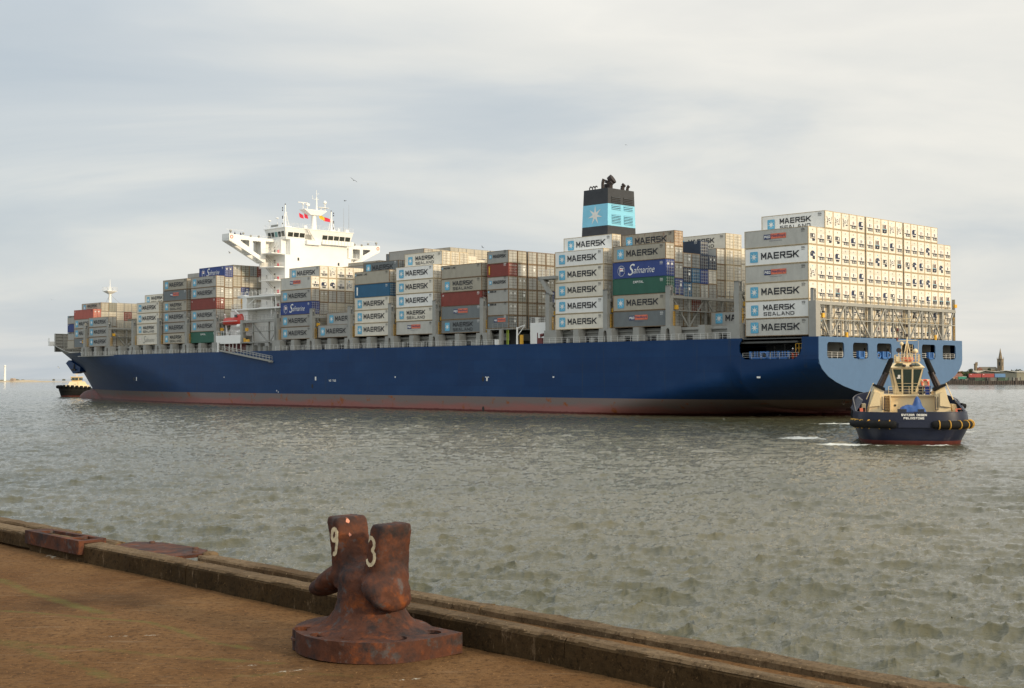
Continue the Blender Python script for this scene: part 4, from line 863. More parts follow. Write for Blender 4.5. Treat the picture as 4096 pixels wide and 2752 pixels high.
    # port side balconies with stairs and rails (starboard alike)
    for sgn in (-1, 1):
        T = lambda x: TC + sgn * x
        for k, z in enumerate((38.3, 34.9, 31.5, 28.1, 24.7)):
            wdt = 4.0 if k == 0 else 3.2; a, b = sorted((T(10.4), T(10.4 + wdt))); mb = MB(True); mb.box(161.6, 168.5, a, b, z - .22, z)
            o = mb.build('balcony', W_, house); r = MB(True); e_ = T(10.4 + wdt); r.rail((161.7, e_, z), (168.4, e_, z), 1.05, 6, .035); r.rail((161.7, T(10.5), z), (161.7, e_, z), 1.05, 2, .035); r.build('railing', W_, o)
            st = MB(True); x = T(10.4 + wdt * .55)
            st.tube((167.4, x - .35, z + .1), (162.6, x - .35, z - 3.2), .05, n=4); st.tube((167.4, x + .35, z + .1), (162.6, x + .35, z - 3.2), .05, n=4)
            for i in range(12): q = i / 12; st.box(167.3 - 4.8 * q - .12, 167.3 - 4.8 * q + .12, x - .35, x + .35, z - 3.3 * q - .03, z - 3.3 * q)
            st.build('stair', MATS['deck_grey'], o)
            d = MB(True); d.box(165.6, 166.2, min(T(10.55), T(10.6)), max(T(10.55), T(10.6)), z + .2, z + 1.9); d.box(169.3, 169.7, min(T(10.55), T(10.6)), max(T(10.55), T(10.6)), z + .8, z + 1.6); d.build('door', MATS['glass'], o)
            rd = MB(True); rd.box(163.9, 164.3, T(10.75) - .2, T(10.75) + .2, z + .2, z + 1.0); rd.build('extinguisher_box', MATS['flag_red'], o)
    st = MB(True); st.tube((160.6, 11.0, 42.5), (165.5, 10.2, 38.4), .06, n=4); st.tube((160.6, 11.8, 42.5), (165.5, 11.0, 38.4), .06, n=4)
    for i in range(12): q = i / 12; st.bar((160.7 + 4.8 * q, 11.0 - .8 * q, 42.4 - 4 * q), (160.7 + 4.8 * q, 11.8 - .8 * q, 42.4 - 4 * q), .22, .03)
    st.build('stair', W_, house)
    # low decks on the port side
    mb = MB(True); mb.box(145.3, 166.3, -.2, 13, 23.4, 23.75); mb.box(160.2, 166.3, .6, 3.2, 20.5, 23.4)
    d1 = mb.build('boat_deck', W_, house); mb = MB(True); mb.rail((145.5, -.1, 23.75), (151, -.1, 23.75), 1.1, 4, .04); mb.rail((151, -.1, 23.75), (166.2, -.1, 23.75), 1.15, 12, .055); mb.build('railing', W_, d1)
    mb = MB(True); mb.box(147.2, 163.6, -.2, 12.5, 26.35, 26.75); mb.prism([(163.6, 26.35), (163.6, 26.9), (161.0, 27.1), (160.0, 26.8)], -.2, 1.2, 1); mb.box(159.6, 161.4, -.1, 1.7, 23.75, 26.4)
    mb.bar((159.5, .2, 24.6), (155.6, .2, 26.4), .14, .14)
    for s in (147.6, 149.4): mb.tube((s, .2, 20.9), (s, .2, 26.4), .12, n=6)
    d2 = mb.build('upper_boat_deck', W_, house); mb = MB(True); mb.rail((147.4, -.1, 26.75), (163.4, -.1, 26.75), 1.1, 10, .045); mb.build('railing', W_, d2)
    mb = MB(True); mb.rail((161.9, .0, 23.9), (161.9, .9, 23.9), 2.6, 2, .07, rows=4); mb.build('yellow_ladder', MATS['yellow_paint'], d2)
    # white box of the embarkation deck with pillars below
    mb = MB(True); mb.prism([(172.2, 17.3), (161.0, 17.3), (161.2, 15.2), (170.2, 15.2), (170.2, 15.5), (171.0, 15.5), (171.0, 13.15), (172.2, 13.15)], -.95, -.75, 1); mb.box(161.2, 172.2, -.75, 3.2, 15.2, 15.4)
    for s in (168.8, 166.6, 165.0, 163.4, 161.4): mb.box(s, s + .18, -.6, -.4, 13.12, 15.2)
    mb.box(161.2, 172, -.3, 3.0, 17.1, 17.25)
    e_ = mb.build('embarkation_deck', W_, house); mb = MB(True); mb.rail((161.3, -.8, 17.3), (172.1, -.8, 17.3), 1.1, 10, .05); mb.build('railing', W_, e_)
    mb = MB(True); mb.box(161.3, 171.0, .9, 1.1, 13.12, 15.2); mb.build('dark_gallery', MATS['unit_maroon'], house)
    mb = MB(True)
    for s, z in ((162.0, 18.0), (162.0, 19.5)): mb.tube((s - .2, -.2, z), (s + 1.3, -.2, z), .52, n=10)
    mb.build('life_raft_canister', W_, house)
    # longitudinal truss in front of the house
    mb = MB(True)
    for s in (145.9, 160.6): mb.box(s - .35, s + .6, -.9, .1, 15.4, 20.9)
    for s in (156.3, 149.5): mb.box(s - .18, s + .18, -.6, -.2, 13.2, 20.3)
    mb.box(146, 161, -.8, .1, 20.15, 20.75); mb.box(146, 161, -.8, .1, 17.9, 18.05); mb.bar((156.0, -.4, 19.6), (150.2, -.4, 15.4), .25, .3); mb.bar((145.9, -.4, 18.6), (149.0, -.4, 15.4), .2, .24); mb.box(146.3, 161, -.9, 1.2, 15.25, 15.5)
    t_ = mb.build('lashing_truss', MATS['deck_grey'], house); mb = MB(True); mb.rail((146.2, -.8, 20.75), (160.6, -.8, 20.75), 1.2, 9, .05); mb.rail((146.2, -.8, 18.05), (156, -.8, 18.05), 1.0, 8, .035); mb.rail((147.5, -.9, 13.15), (161, -.9, 13.15), 1.0, 9, .03); mb.build('railing', MATS['deck_grey'], t_)
    for q_ in ((158.2, 159.0, -.9, -.5, 18.1, 18.9), (157.6, 158.9, -.9, -.5, 15.5, 16.1), (159.3, 159.7, -.95, -.6, 15.5, 16.4)): y = MB(True); y.box(*q_); y.build('yellow_box', MATS['yellow_paint'], t_)
    mb = MB(True)
    for s, w_, h in ((147.8, 3.0, 1.9), (151.5, 1.6, 1.3), (154.0, 1.2, 2.0), (156.6, 2.2, 1.5), (159.2, 1.2, 1.6)): mb.box(s, s + w_, .2, 1.4, 13.12, 13.12 + h)
    mb.build('deck_machinery', MATS['deck_grey'], house)
    # masts and radars on the roof
    R = 45.0
    mb = MB(True); s, t = 163.8, 23.1
    mb.tube((s, t, R), (s, t, 49.0), .78, .62, 12); mb.hexa([(s - 1, t - 1.6, 49.0), (s + 1, t - 1.6, 49.0), (s + 1, t + 1.6, 49.0), (s - 1, t + 1.6, 49.0), (s - 1.2, t - 3.6, 50.2), (s + 1.2, t - 3.6, 50.2), (s + 1.2, t + 3.4, 50.2), (s - 1.2, t + 3.4, 50.2)])
    mb.box(s - 1.2, s + 1.2, t - 3.8, t + 3.4, 50.2, 50.35); mb.tube((s, t + .9, 50.3), (s, t + .9, 53.8), .26, .16, 8); mb.tube((s, t + .9, 53.8), (s, t + .9, 55.7), .07, n=6)
    mb.tube((s, t - .4, 53.3), (s, t + 1.6, 53.3), .06, n=4); mb.tube((s, t - .4, 53.3), (s, t - .4, 54.2), .05, n=4); mb.tube((s, t + .9, 54.6), (s, t + 1.7, 54.9), .05, n=4)
    mb.box(s - .6, s + .6, t + 1.4, t + 4.6, 51.2, 51.32); mb.tube((s, t + 3.6, 50.3), (s, t + 3.6, 52.2), .14, n=6); mb.tube((s, t + 2, 50.3), (s, t + 2.6, 51.2), .1, n=6)
    mb.tube((s, t - 3.4, 50.3), (s, t - 3.4, 51.8), .09, n=6); mb.tube((s, t - 2.0, 50.3), (s, t - 2.0, 51.6), .09, n=6)
    m_ = mb.build('radar_mast', W_, ship)
    mb = MB(True); mb.lathe([(.0, 0), (.45, .25), (.5, .6), (.3, 1.0), (0, 1.1)], (s, t + 3.6, 52.1), 10); mb.box(s - .15, s + .15, t - 5.0, t - 1.9, 52.0, 52.15); mb.lathe([(.3, 0), (.3, .35)], (s, t - 3.4, 51.6), 8); mb.hexa([(s - .3, t - 2.6, 51.5), (s + .3, t - 2.6, 51.5), (s + .3, t - 1.5, 51.3), (s - .3, t - 1.5, 51.3), (s - .3, t - 2.2, 52.0), (s + .3, t - 2.2, 52.0), (s + .3, t - 1.4, 51.9), (s - .3, t - 1.4, 51.9)])
    mb.build('radar_scanner', W_, m_)
    for (s_, t_, h) in ((163.4, 13.9, 5.9), (163.6, 28.6, 5.4)):
        mb = MB(True); mb.tube((s_, t_, R), (s_, t_, R + h), .27, .16, 8); mb.bar((s_, t_ + .1, R + h * .75), (s_, t_ + 1.3, R + .1), .1, .1); mb.bar((s_, t_ - .1, R + h * .7), (s_, t_ - .9, R + .1), .08, .08); mb.box(s_ - .3, s_ + .3, t_ + .2, t_ + 1.8, R, R + .55)
        for z in (1, 2, 3, 4): mb.tube((s_, t_ - .8 if z < 3 else t_ - .5, R + z), (s_, t_ + .7, R + z), .035, n=4)
        q_ = mb.build('signal_mast', W_, ship); mb = MB(True); sg = -1 if t_ < 20 else 1
        for z in (.9, 2.3, 2.7, 4.3, 4.9): mb.lathe([(.10, 0), (.13, .05), (.13, .32), (.08, .38)], (s_, t_ + sg * .8, R + z), 7)
        mb.lathe([(.12, 0), (.12, .35)], (s_, t_, R + h), 7); mb.build('signal_light', MATS['soot'], q_)
    for (s_, t_, h) in ((162, 33.2, 7.5), (162, 31.5, 6.5)):
        mb = MB(True); mb.tube((s_, t_, R), (s_, t_, R + h), .05, .02, 5); mb.build('whip_aerial', MATS['deck_grey'], wh)
    mb = MB(True); mb.rail((161.1, 12.2, R), (161.1, 33.9, R), 1.1, 16, .022); mb.rail((161.1, 12.2, R), (170.1, 12.2, R), 1.1, 6, .025); mb.build('railing', W_, wh)
    mb = MB(True); mb.box(164, 167.2, 12.1, 12.16, R + .3, R + .85); mb.build('name_board', MATS['deck_grey'], wh)
    for s_, t_, z in ((168.5, 12.6, 1.9), (165.5, 12.9, 2.4)):
        mb = MB(True); mb.tube((s_, t_, R), (s_, t_, R + z), .04, n=4); mb.lathe([(.1, 0), (.42, .12), (.38, .3), (.1, .38)], (s_, t_, R + z), 10); mb.build('satellite_dome', W_, wh)
    mb = MB(True); mb.lathe([(.3, 0), (.3, .9), (.15, 1.0)], (162.5, 30.2, R), 8); mb.box(162, 163.2, 28.2 + 4.0, 29.6 + 4.0 - 0.3, R, R + .8); mb.lathe([(.1, 0), (.6, .4), (.55, .9), (.1, 1.1)], (163, 19.8, R), 10); mb.build('roof_fitting', W_, wh)
    # foremast
    mb = MB(True); s, t = 274.8, TC + .6; mb.tube((s, t, 15), (s, t, 35), .62, .42, 10); mb.tube((s, t, 35), (s, t, 38.3), .16, .1, 6); mb.box(s - 1.6, s + 1.6, t - 1.7, t + 1.7, 34.4, 34.6); mb.hexa([(s - .5, t - .5, 33.6), (s + .5, t - .5, 33.6), (s + .5, t + .5, 33.6), (s - .5, t + .5, 33.6), (s - 1.5, t - 1.6, 34.4), (s + 1.5, t - 1.6, 34.4), (s + 1.5, t + 1.6, 34.4), (s - 1.5, t + 1.6, 34.4)])
    fm = mb.build('foremast', W_, ship); mb = MB(True)
    for a, b in (((-1.6, -1.7), (1.6, -1.7)), ((-1.6, -1.7), (-1.6, 1.7)), ((-1.6, 1.7), (1.6, 1.7)), ((1.6, -1.7), (1.6, 1.7))): mb.rail((s + a[0], t + a[1], 34.6), (s + b[0], t + b[1], 34.6), 1.1, 3, .05, rows=2)
    mb.build('railing', W_, fm); mb = MB(True); mb.tube((s, t, 33.5), (s - 12, t - 12, 17), .035, n=4); mb.tube((s, t, 33.5), (s - 14, t + 12, 17), .035, n=4); mb.tube((s, t, 33.5), (s + 10, t - 4, 17), .035, n=4); mb.build('stay_wire', MATS['deck_grey'], fm)
deckhouse()
# ---------------------------------------------------------------- funnel
def funnel():
    S0, S1 = 58.6, 65.1; K = MATS['black_paint']
    zs = [13.2, 37.4, 42.4 + .15, 45.3]; 
    def sec(z):
        k = (z - 35.3) / 10; return (S0 - .15 + .15 * k, S1 + .35 - .35 * k, 18.75 + .35 * k, 27.55 - .35 * k)
    z_a, z_b, zt = 37.3, 41.75, 44.9
    mb = MB(True)
    for lo, hi, m, g in ((13.2, z_a, 0, 0), (z_a, z_b, 1, .012), (z_b, zt, 0, 0)):
        a = sec(lo); b = sec(hi); mb.hexa([(a[0] - g, a[2] - g, lo), (a[1] + g, a[2] - g, lo), (a[1] + g, a[3] + g, lo), (a[0] - g, a[3] + g, lo), (b[0] - g, b[2] - g, hi), (b[1] + g, b[2] - g, hi), (b[1] + g, b[3] + g, hi), (b[0] - g, b[3] + g, hi)], m)
    f = mb.build('funnel', [K, MATS['sky_blue']], ship)
    mb = MB(True); tp = lambda z: sec(z)[2] - .04
    star_faces(mb, 61.9, 39.55, 1.98, .62, lambda u, v: (u, tp(v), v)); mb.build('star_emblem', MATS['star_white'], f)
    for t0 in (20.1, 23.85):
        for za, zb_, nl, m in ((41.9, 43.3, 4, 'black_paint'), (40.6, 41.6, 3, 'sky_blue'), (37.75, 39.6, 6, 'sky_blue')):
            mb = MB(True); s = sec((za + zb_) / 2)[0] - .03; mb.box(s - .005, s + .04, t0, t0 + 2.8, za, zb_, 0)
            for i in range(nl):
                z = za + (zb_ - za) * (i + .5) / nl; h = (zb_ - za) / nl * .30; mb.hexa([(s - .14, t0, z - h), (s, t0, z - h), (s, t0 + 2.8, z - h), (s - .14, t0 + 2.8, z - h), (s - .02, t0, z + h), (s + .02, t0, z + h), (s + .02, t0 + 2.8, z + h), (s - .02, t0 + 2.8, z + h)], 1)
            mb.build('louvre', [MATS['dark_recess'], MATS[m]], f)
    def pipe(s, t, r, h, lean=.9, z0=44.6):
        mb = MB(True); pts = [(s, t, z0), (s, t, z0 + h * .6), (s - lean * .25, t + lean * .10, z0 + h * .82), (s - lean, t + lean * .35, z0 + h)]; rs = (r, r, r * 1.05, r * 1.15)
        for a, b, ra, rb in zip(pts[:-1], pts[1:], rs[:-1], rs[1:]): mb.tube(a, b, ra, rb, 12)
        mb.build('exhaust_pipe', MATS['soot'], f)
    pipe(61.6, 22.7, .88, 2.75, 1.0); pipe(61.6, 20.9, .30, 2.5, .3); pipe(60.2, 21.6, .42, 1.7, .4); pipe(59.8, 25.0, .42, 1.6, .4); pipe(59.5, 26.2, .30, 1.4, .35)
    mb = MB(True)
    for s in (64.0, 63.2, 62.5): mb.path([(s, 19.6, 44.9), (s, 19.6, 45.3), (s - .2, 19.6, 45.6), (s - .45, 19.6, 45.6), (s - .6, 19.6, 45.35)], .12, 6)
    mb.build('vent_pipe', MATS['soot'], f)
    # engine casing, small port deckhouse with cranes
    mb = MB(True); mb.box(57.2, 67.2, 16, 30, 13.12, 33); mb.build('engine_casing', MATS['ship_white'], ship)
    mb = MB(True); mb.box(58.6, 63.8, 1.9, 6, 14.6, 17.35); mb.box(58.6, 63.8, 1.9, 2.0, 13.12, 14.6); dh = mb.build('port_store_house', MATS['ship_white'], ship)
    mb = MB(True); mb.rail((58.7, 1.9, 17.35), (63.6, 1.9, 17.35), 1.0, 4, .04); mb.lathe([(.3, 0), (.3, .7), (.45, .8), (.45, 1.0)], (62.6, 2.6, 17.35), 10); mb.lathe([(.3, 0), (.3, .7), (.5, .8), (.5, 1.1)], (59.6, 2.6, 17.35), 10); mb.build('mushroom_vent', MATS['ship_white'], dh)
    mb = MB(True); mb.tube((65.3, -.2, 13.12), (65.3, -.2, 16.5), .22, .16, 8); mb.bar((65.2, -.2, 16.3), (63.2, -.2, 16.9), .14, .14); mb.bar((65.2, -.2, 14.8), (63.2, -.2, 16.8), .12, .12); mb.build('davit_crane', MATS['ship_white'], ship)
    mb = MB(True); mb.box(64.3, 64.8, .0, .5, 13.12, 15.0); mb.build('yellow_locker', MATS['yellow_paint'], dh)
    mb = MB(True); mb.tube((59.5, .4, 13.2), (59.5, .4, 14.9), .12, n=6); mb.tube((60.4, .4, 13.2), (60.4, .4, 15.3), .1, n=6); mb.tube((59.5, .4, 14.8), (58.7, .4, 14.9), .3, n=8); mb.box(58.9, 60.2, .2, .7, 13.2, 14.3); mb.build('manifold', MATS['unit_maroon'], dh)
    mb = MB(True)
    mb.prism([(56.9, 22.4), (55.9, 22.4), (58.2, 25.4), (57.2, 25.4)][::1] and [(55.4, 22.4), (56.4, 22.4), (58.6, 25.3), (57.6, 25.3)], -.9, -.2, 1); mb.box(54.5, 59.0, -.9, 1.6, 25.35, 25.9); mb.prism([(59.0, 25.9), (59.0, 25.2), (58.2, 25.0)], -.9, 1.6, 1)
    kb = mb.build('platform_bracket', MATS['deck_grey'], ship); mb = MB(True); mb.rail((55, -.8, 25.9), (58.8, -.8, 25.9), 1.2, 4, .05, rows=1); mb.build('railing', MATS['ship_white'], kb)
    mb = MB(True); mb.tube((68.3, 0, 13.2), (68.3, 0, 16.3), .09, n=5); mb.tube((67.9, 0, 13.2), (67.9, 0, 16.3), .09, n=5); mb.build('lime_ladder', MATS['lime_paint'], ship)
    mb = MB(True)
    for s in (72.8, 69.4): mb.prism([(s, 13.12), (s + .8, 13.12), (s + .6, 16.2), (s - .1, 16.2)], -.5, .1, 1)
    mb.box(66.5, 74, -.3, 46, 16.15, 16.35); mb.box(67.5, 73.8, 2.5, 3, 13.12, 16.1, 1); mb.rail((66.5, -.3, 16.35), (72.0, -.3, 16.35), 1.0, 4, .035); mb.box(70, 71, -.8, -.2, 13.12, 14.2, 2); mb.build('short_bay_support', [MATS['deck_grey'], MATS['dark_recess'], MATS['ship_white']], ship)
funnel()
# gangway stowed on the side
def gangway():
    y = -1.45; a = (169.1, 13.75); b = (147.2, 10.95); mb = MB(True); mb.bar((a[0], y, a[1] - .25), (b[0], y, b[1] - .25), .75, .34); g = mb.build('gangway', MATS['deck_grey'], ship)
    g.name = 'gangway'; mb = MB(True)
    for yy in (y - .35, y + .35):
        for k in range(17):
            q = k / 16; s, z = a[0] + (b[0] - a[0]) * q, a[1] + (b[1] - a[1]) * q; mb.tube((s, yy, z - .1), (s - .05, yy, z + .95), .045, n=4)
        for h in (.5, .95): mb.tube((a[0], yy, a[1] + h), (b[0], yy, b[1] + h), .045, n=4)
    mb.build('railing', MATS['rod'], g)
    mb = MB(True); mb.box(146.7, 147.6, y - .4, y + .4, 10.4, 10.75); mb.build('lower_platform', MATS['deck_grey'], g)
gangway()
# lifeboat: top-level, hangs in its davits
def lifeboat():
    root = empty('lifeboat', ship_at(166.5, .5, 19.6)); tag(root, 'red enclosed lifeboat hanging in white davits beside the bridge tower', 'boat')
    mb = MB(True); st = []
    for i in range(15):
        u = i / 14; s = 4.3 - 8.9 * u; w = 1.45 * (1 - abs(2 * u - 1) ** 3.2) ** .6 + .05; keel = .25 * (abs(2 * u - 1)) ** 3; top = 2.2 + (.75 if .70 < u < .93 else 0) - .8 * max(0, .15 - u) * 6
        ring = []
        for k in range(16):
            a = 2 * pi * k / 16; zz = (1.15 + (top - 1.15) * sin(a)) if sin(a) > 0 else (1.15 + (1.15 - keel) * sin(a) * (abs(cos(a)) * .25 + .75)); ring.append((s, w * cos(a) * (1 if sin(a) <= 0 else .92), zz))
        st.append(ring)
    vs = [p for r in st for p in r]; mb.add(vs, [(i * 16 + k, i * 16 + (k + 1) % 16, (i + 1) * 16 + (k + 1) % 16, (i + 1) * 16 + k) for i in range(14) for k in range(16)] + [tuple(range(16)), tuple(range(14 * 16, 15 * 16))], 0, True)
    mb.build('hull', MATS['lifeboat_red'], root)
    mb = MB(True); mb.path([(4.2, 0, 1.2), (3.4, -1.2, 1.2), (0, -1.48, 1.2), (-3.2, -1.2, 1.2), (-4.3, 0, 1.2)], .07, 5); mb.build('rubbing_strake', MATS['letter_white'], root)
    mb = MB(True); mb.box(-3.3, -2.4, -1.25, -1.0, 2.2, 2.75); mb.build('window', MATS['glass'], root)
    mb = MB(True)
    for s in (169.8, 163.2):
        mb.path([(s, .9, 17.3), (s + .4, .8, 19.5), (s, .2, 22.4), (s - .6 if s > 166 else s + 1.2, -.3, 23.3 if s < 166 else 22.6)], .2, 6)
    mb.tube((168.5, .4, 17.3), (167.3, .4, 19.6), .1, n=5); mb.tube((166.3, .4, 17.3), (167.3, .4, 19.6), .1, n=5); mb.build('lifeboat_davit', MATS['ship_white'], ship)
lifeboat()
# flags flying from the mast
for (s, t, z, m, lab, w) in ((163.8, 18.6, 48.3, 'flag_red', 'small red flag furthest left of the radar mast', 1.2), (163.8, 20.2, 48.3, 'flag_red', 'small red flag hanging close left of the radar mast', 1.0), (163.8, 26.2, 47.9, 'flag_red', 'larger red flag streaming right of the radar mast', 2.2), (163.8, 24.9, 48.5, 'flag_yellow', 'yellow flag curled behind the radar mast platform', 1.6)):
    mb = MB(True); n = 8; vs = []
    for i in range(n + 1):
        for j in range(4): u = i / n; vs.append((.25 * sin(u * 5 + j * .4), w * u, -.35 * w * u * (.4 if w > 2 else 1.2) + (j / 3) * (1.1 - .3 * u)))
    mb.add(vs, [(i * 4 + j, i * 4 + j + 1, (i + 1) * 4 + j + 1, (i + 1) * 4 + j) for i in range(n) for j in range(3)]); o = mb.build('signal_flag', MATS[m], None); o.matrix_world = ship_at(s, t, z); tag(o, lab, 'flag')
# crew
R180 = Matrix.Rotation(pi, 4, 'Z')
def face(s, t, z, ang): return ship_at(s, t, z) @ Matrix.Rotation(ang, 4, 'Z')
person('person', face(2.75, -.45, 9.62, pi * .5 - .5), MATS['cloth_dark'], MATS['trousers_orange'], MATS['letter_white'], 'crew member in dark jacket, orange trousers and white helmet at stern rail')
person('person', face(2.2, -.3, 9.62, pi * .5 + .9), MATS['cloth_dark'], MATS['trousers_orange'], None, 'bareheaded crew member in dark top and orange trousers by yellow rail')
person('person', face(166.5, .9, 41.6, pi), MATS['cloth_dark'], MATS['cloth_dark'], None, 'dark-clothed person at the tip of the bridge wing')
person('person', face(166.5, 2.6, 41.6, pi), MATS['cloth_dark'], MATS['cloth_dark'], None, 'dark-clothed person standing further inboard on the bridge wing')
# ---------------------------------------------------------------- containers
CW = 2.438
ROWT = [r * 2.47 + (0.4 if r >= 7 else 0) + (0.4 if r >= 12 else 0) for r in range(19)]
ROWE = [r * 2.6 + (0.3 if r >= 2 else 0) for r in range(19)]
MESH = {}
def box_mesh(L, H, wall, frame, end='e_grey'):
    k = ('b', round(L, 2), round(H, 2), wall, frame, end)
    if k in MESH: return MESH[k]
    m = MB(True); h = H - .03; i = .035
    m.box(i, L - i, i, CW - i, .06, h - .02, 0)
    m.box(i - .004, i + .01, .1, CW - .1, .1, h - .1, 2)
    for s0 in (0, L - .13):
        for t0 in (0, CW - .13): m.box(s0, s0 + .13, t0, t0 + .13, 0, h, 1)
    for t0 in (0, CW - .08): m.box(.13, L - .13, t0, t0 + .08, 0.02, .13, 1); m.box(.13, L - .13, t0, t0 + .08, h - .09, h - .01, 1)
    for s0 in (0, L - .08): m.box(s0, s0 + .08, .13, CW - .13, .02, .15, 1); m.box(s0, s0 + .08, .13, CW - .13, h - .12, h, 1)
    MESH[k] = m.mesh('container', [MATS[wall], MATS[frame], MATS[end]]); return MESH[k]
def door_mesh(H, mm, side, rust='rod', var=0):
    k = ('d', round(H, 2), mm, side, var)
    if k in MESH: return MESH[k]
    m = MB(True); h = H - .03; a = .14 if side == 0 else CW / 2 + .01; b = a + CW / 2 - .155
    m.box(.0, .03, a, b, .16, h - .13, 0)
    m.box(-.004, .0, (b - .035) if side == 0 else a, b if side == 0 else a + .035, .16, h - .13, 3)
    for z in (.72, 1.28, 1.84, 2.3): m.box(-.004, .0, a + .04, b - .04, z, z + .055, 3)  # dark bars paint the shadow lines of the door corrugation
    for t in (a + .28, b - .28): m.tube((-.03, t, .1), (-.03, t, h - .1), .028, n=5, m=1)
    for z in (.42, .95, 1.5, 2.05, h - .38): m.box(-.02, .0, a + .02, b - .02, z, z + .05, 1)
    for z in (.95, 1.25): m.box(-.06, -.02, a + .24, a + .42, z, z + .07, 1)
    if var == 1: m.box(-.012, 0, a + .35, b - .35, h - .95, h - .6, 2)
    if var == 2 and side == 1: m.box(-.035, -.03, a + .2, b - .35, h - 1.35, h - .85, 2); m.box(-.035, -.03, a + .2, b - .2, h - .55, h - .4, 2)
    MESH[k] = m.mesh('door', [MATS[mm], MATS['rod'], MATS['letter_white'], MATS['gap_shade_brown']]); return MESH[k]
def reefer_mesh(kind, H):
    k = ('r', kind, round(H, 2))
    if k in MESH: return MESH[k]
    m = MB(True); h = H - .03; A, B = .16, CW - .16; q = random.Random(kind)
    m.box(-.01, .03, A, B, .16, h - .13, 0)                       # front sheet
    mats = [MATS['e_white'], MATS['unit_dark'], MATS['unit_navy'], MATS['unit_grey'], MATS['unit_white'], MATS['unit_maroon'], MATS['sky_blue']]
    c = CW / 2
    m.box(-.018, -.01, c - .14, c + .14, h - .62, h - .38, 6 if kind % 2 else 3)
    if kind in (0, 6):     # small control window over a low machine slot
        m.box(-.03, -.01, A + .1, B - .1, 1.12, 1.78, 4); m.box(-.034, -.028, c - .16, c + .14, 1.18, 1.68, 1 if kind == 0 else 5); m.box(-.034, -.028, c + .45, c + .55, 1.25, 1.6, 5)
        m.box(-.03, -.01, A + .1, B - .1, .92, 1.05, 1); m.box(-.03, -.01, A + .55, B - .1, .5, .92, 1); m.box(-.034, -.028, A + .65, A + .8, .58, .85, 3); m.box(-.034, -.028, A + 1.0, A + 1.2, .58, .85, 4); m.box(-.034, -.028, A + 1.4, B - .2, .55, .85, 3)
        for z in (1.95, 2.15, 2.35): m.box(-.016, -.01, A + .1, B - .1, z, z + .025, 3)
    elif kind == 1:        # big dark octagon with fan
        pts = [(c + .78 * cos(a) * (1 if abs(cos(a)) < .9 else .98), 1.32 + .62 * sin(a)) for a in [pi / 8 + k_ * pi / 4 for k_ in range(8)]]
        m.prism(pts, -.03, -.01, 0, 2); m.prism([(c - .32 + .30 * cos(a), 1.5 + .34 * sin(a)) for a in np.linspace(0, 2 * pi, 13)[:-1]], -.04, -.03, 0, 1); m.prism([(c - .32 + .1 * cos(a), 1.5 + .12 * sin(a)) for a in np.linspace(0, 2 * pi, 9)[:-1]], -.05, -.04, 0, 3)
        m.box(-.05, -.03, c + .15, c + .62, 1.1, 1.42, 4); m.box(-.04, -.03, c - .6, c - .1, .78, 1.0, 4); m.box(-.04, -.03, c, c + .62, .55, 1.02, 1)
    elif kind == 2:        # dark round unit with white quarter and lower tub
        m.prism([(c - .72, .95), (c + .72, .95), (c + .72, 1.6), (c + .45, 1.85), (c - .45, 1.85), (c - .72, 1.6)], -.03, -.01, 0, 2); m.box(-.05, -.03, c + .1, c + .6, 1.2, 1.7, 4); m.box(-.05, -.03, c - .28, c + .05, 1.05, 1.75, 1)
        m.box(-.034, -.01, c - .75, c + .72, .86, .97, 4); m.prism([(c - .62, .86), (c + .62, .86), (c + .42, .55), (c - .42, .55)], -.03, -.01, 0, 1); m.box(-.03, -.01, c - .5, c + .5, .45, .5, 3)
    elif kind == 3:        # fan ring in a wedge
        m.prism([(c - .45, 1.9), (c + .62, 1.9), (c + .38, 1.0), (c - .2, 1.0)], -.02, -.01, 0, 4)
        for a in range(12):
            t = a * pi / 6; t2 = t + pi / 6; m.hexa([(-.03, c + .05 + r * cos(tt), 1.45 + r * sin(tt)) for r, tt in ((.16, t), (.27, t), (.27, t2), (.16, t2))] + [(-.015, c + .05 + r * cos(tt), 1.45 + r * sin(tt)) for r, tt in ((.16, t), (.27, t), (.27, t2), (.16, t2))], 1)
        m.bar((-.03, c - .72, 1.95), (-.03, c - .40, 1.15), .03, .10, 1); m.bar((-.03, c + .78, 1.95), (-.03, c + .55, 1.1), .03, .06, 1)
        m.box(-.03, -.01, c - .75, c - .3, 1.0, 1.12, 1); m.box(-.03, -.01, c + .1, c + .7, .85, 1.0, 1); m.box(-.03, -.01, c - .7, c - .35, .55, .9, 1); m.box(-.034, -.03, c - .62, c - .45, .62, .8, 4)
    elif kind == 4:        # square dark block, pale top box
        m.box(-.03, -.01, c - .7, c + .62, 1.15, 1.75, 1); m.box(-.05, -.03, c + .1, c + .5, 1.25, 1.6, 4); m.box(-.05, -.03, c - .62, c - .4, 1.22, 1.65, 3); m.box(-.03, -.01, c + .62, c + .72, .7, 1.6, 2)
        m.box(-.03, -.01, c - .72, c + .4, .92, 1.04, 1); m.box(-.03, -.01, c - .1, c + .62, .55, .92, 1); m.box(-.034, -.01, c - .7, c - .15, .6, .86, 4)
    else:                  # grille box over black tub
        m.box(-.03, -.01, c - .72, c + .7, 1.22, 1.98, 3); m.box(-.04, -.03, c - .3, c - .12, 1.35, 1.8, 1); m.box(-.04, -.03, c + .08, c + .4, 1.28, 1.95, 5); m.box(-.04, -.03, c + .45, c + .66, 1.35, 1.9, 4)
        m.prism([(c - .75, 1.15), (c + .72, 1.15), (c + .68, .65), (c + .5, .5), (c - .75, .5)], -.03, -.01, 0, 1); m.box(-.034, -.03, c - .05, c + .12, .72, .92, 4)
        m.box(-.03, -.01, c - .75, c + .72, 1.16, 1.22, 6)
    MESH[k] = m.mesh('refrigeration_unit', mats); return MESH[k]
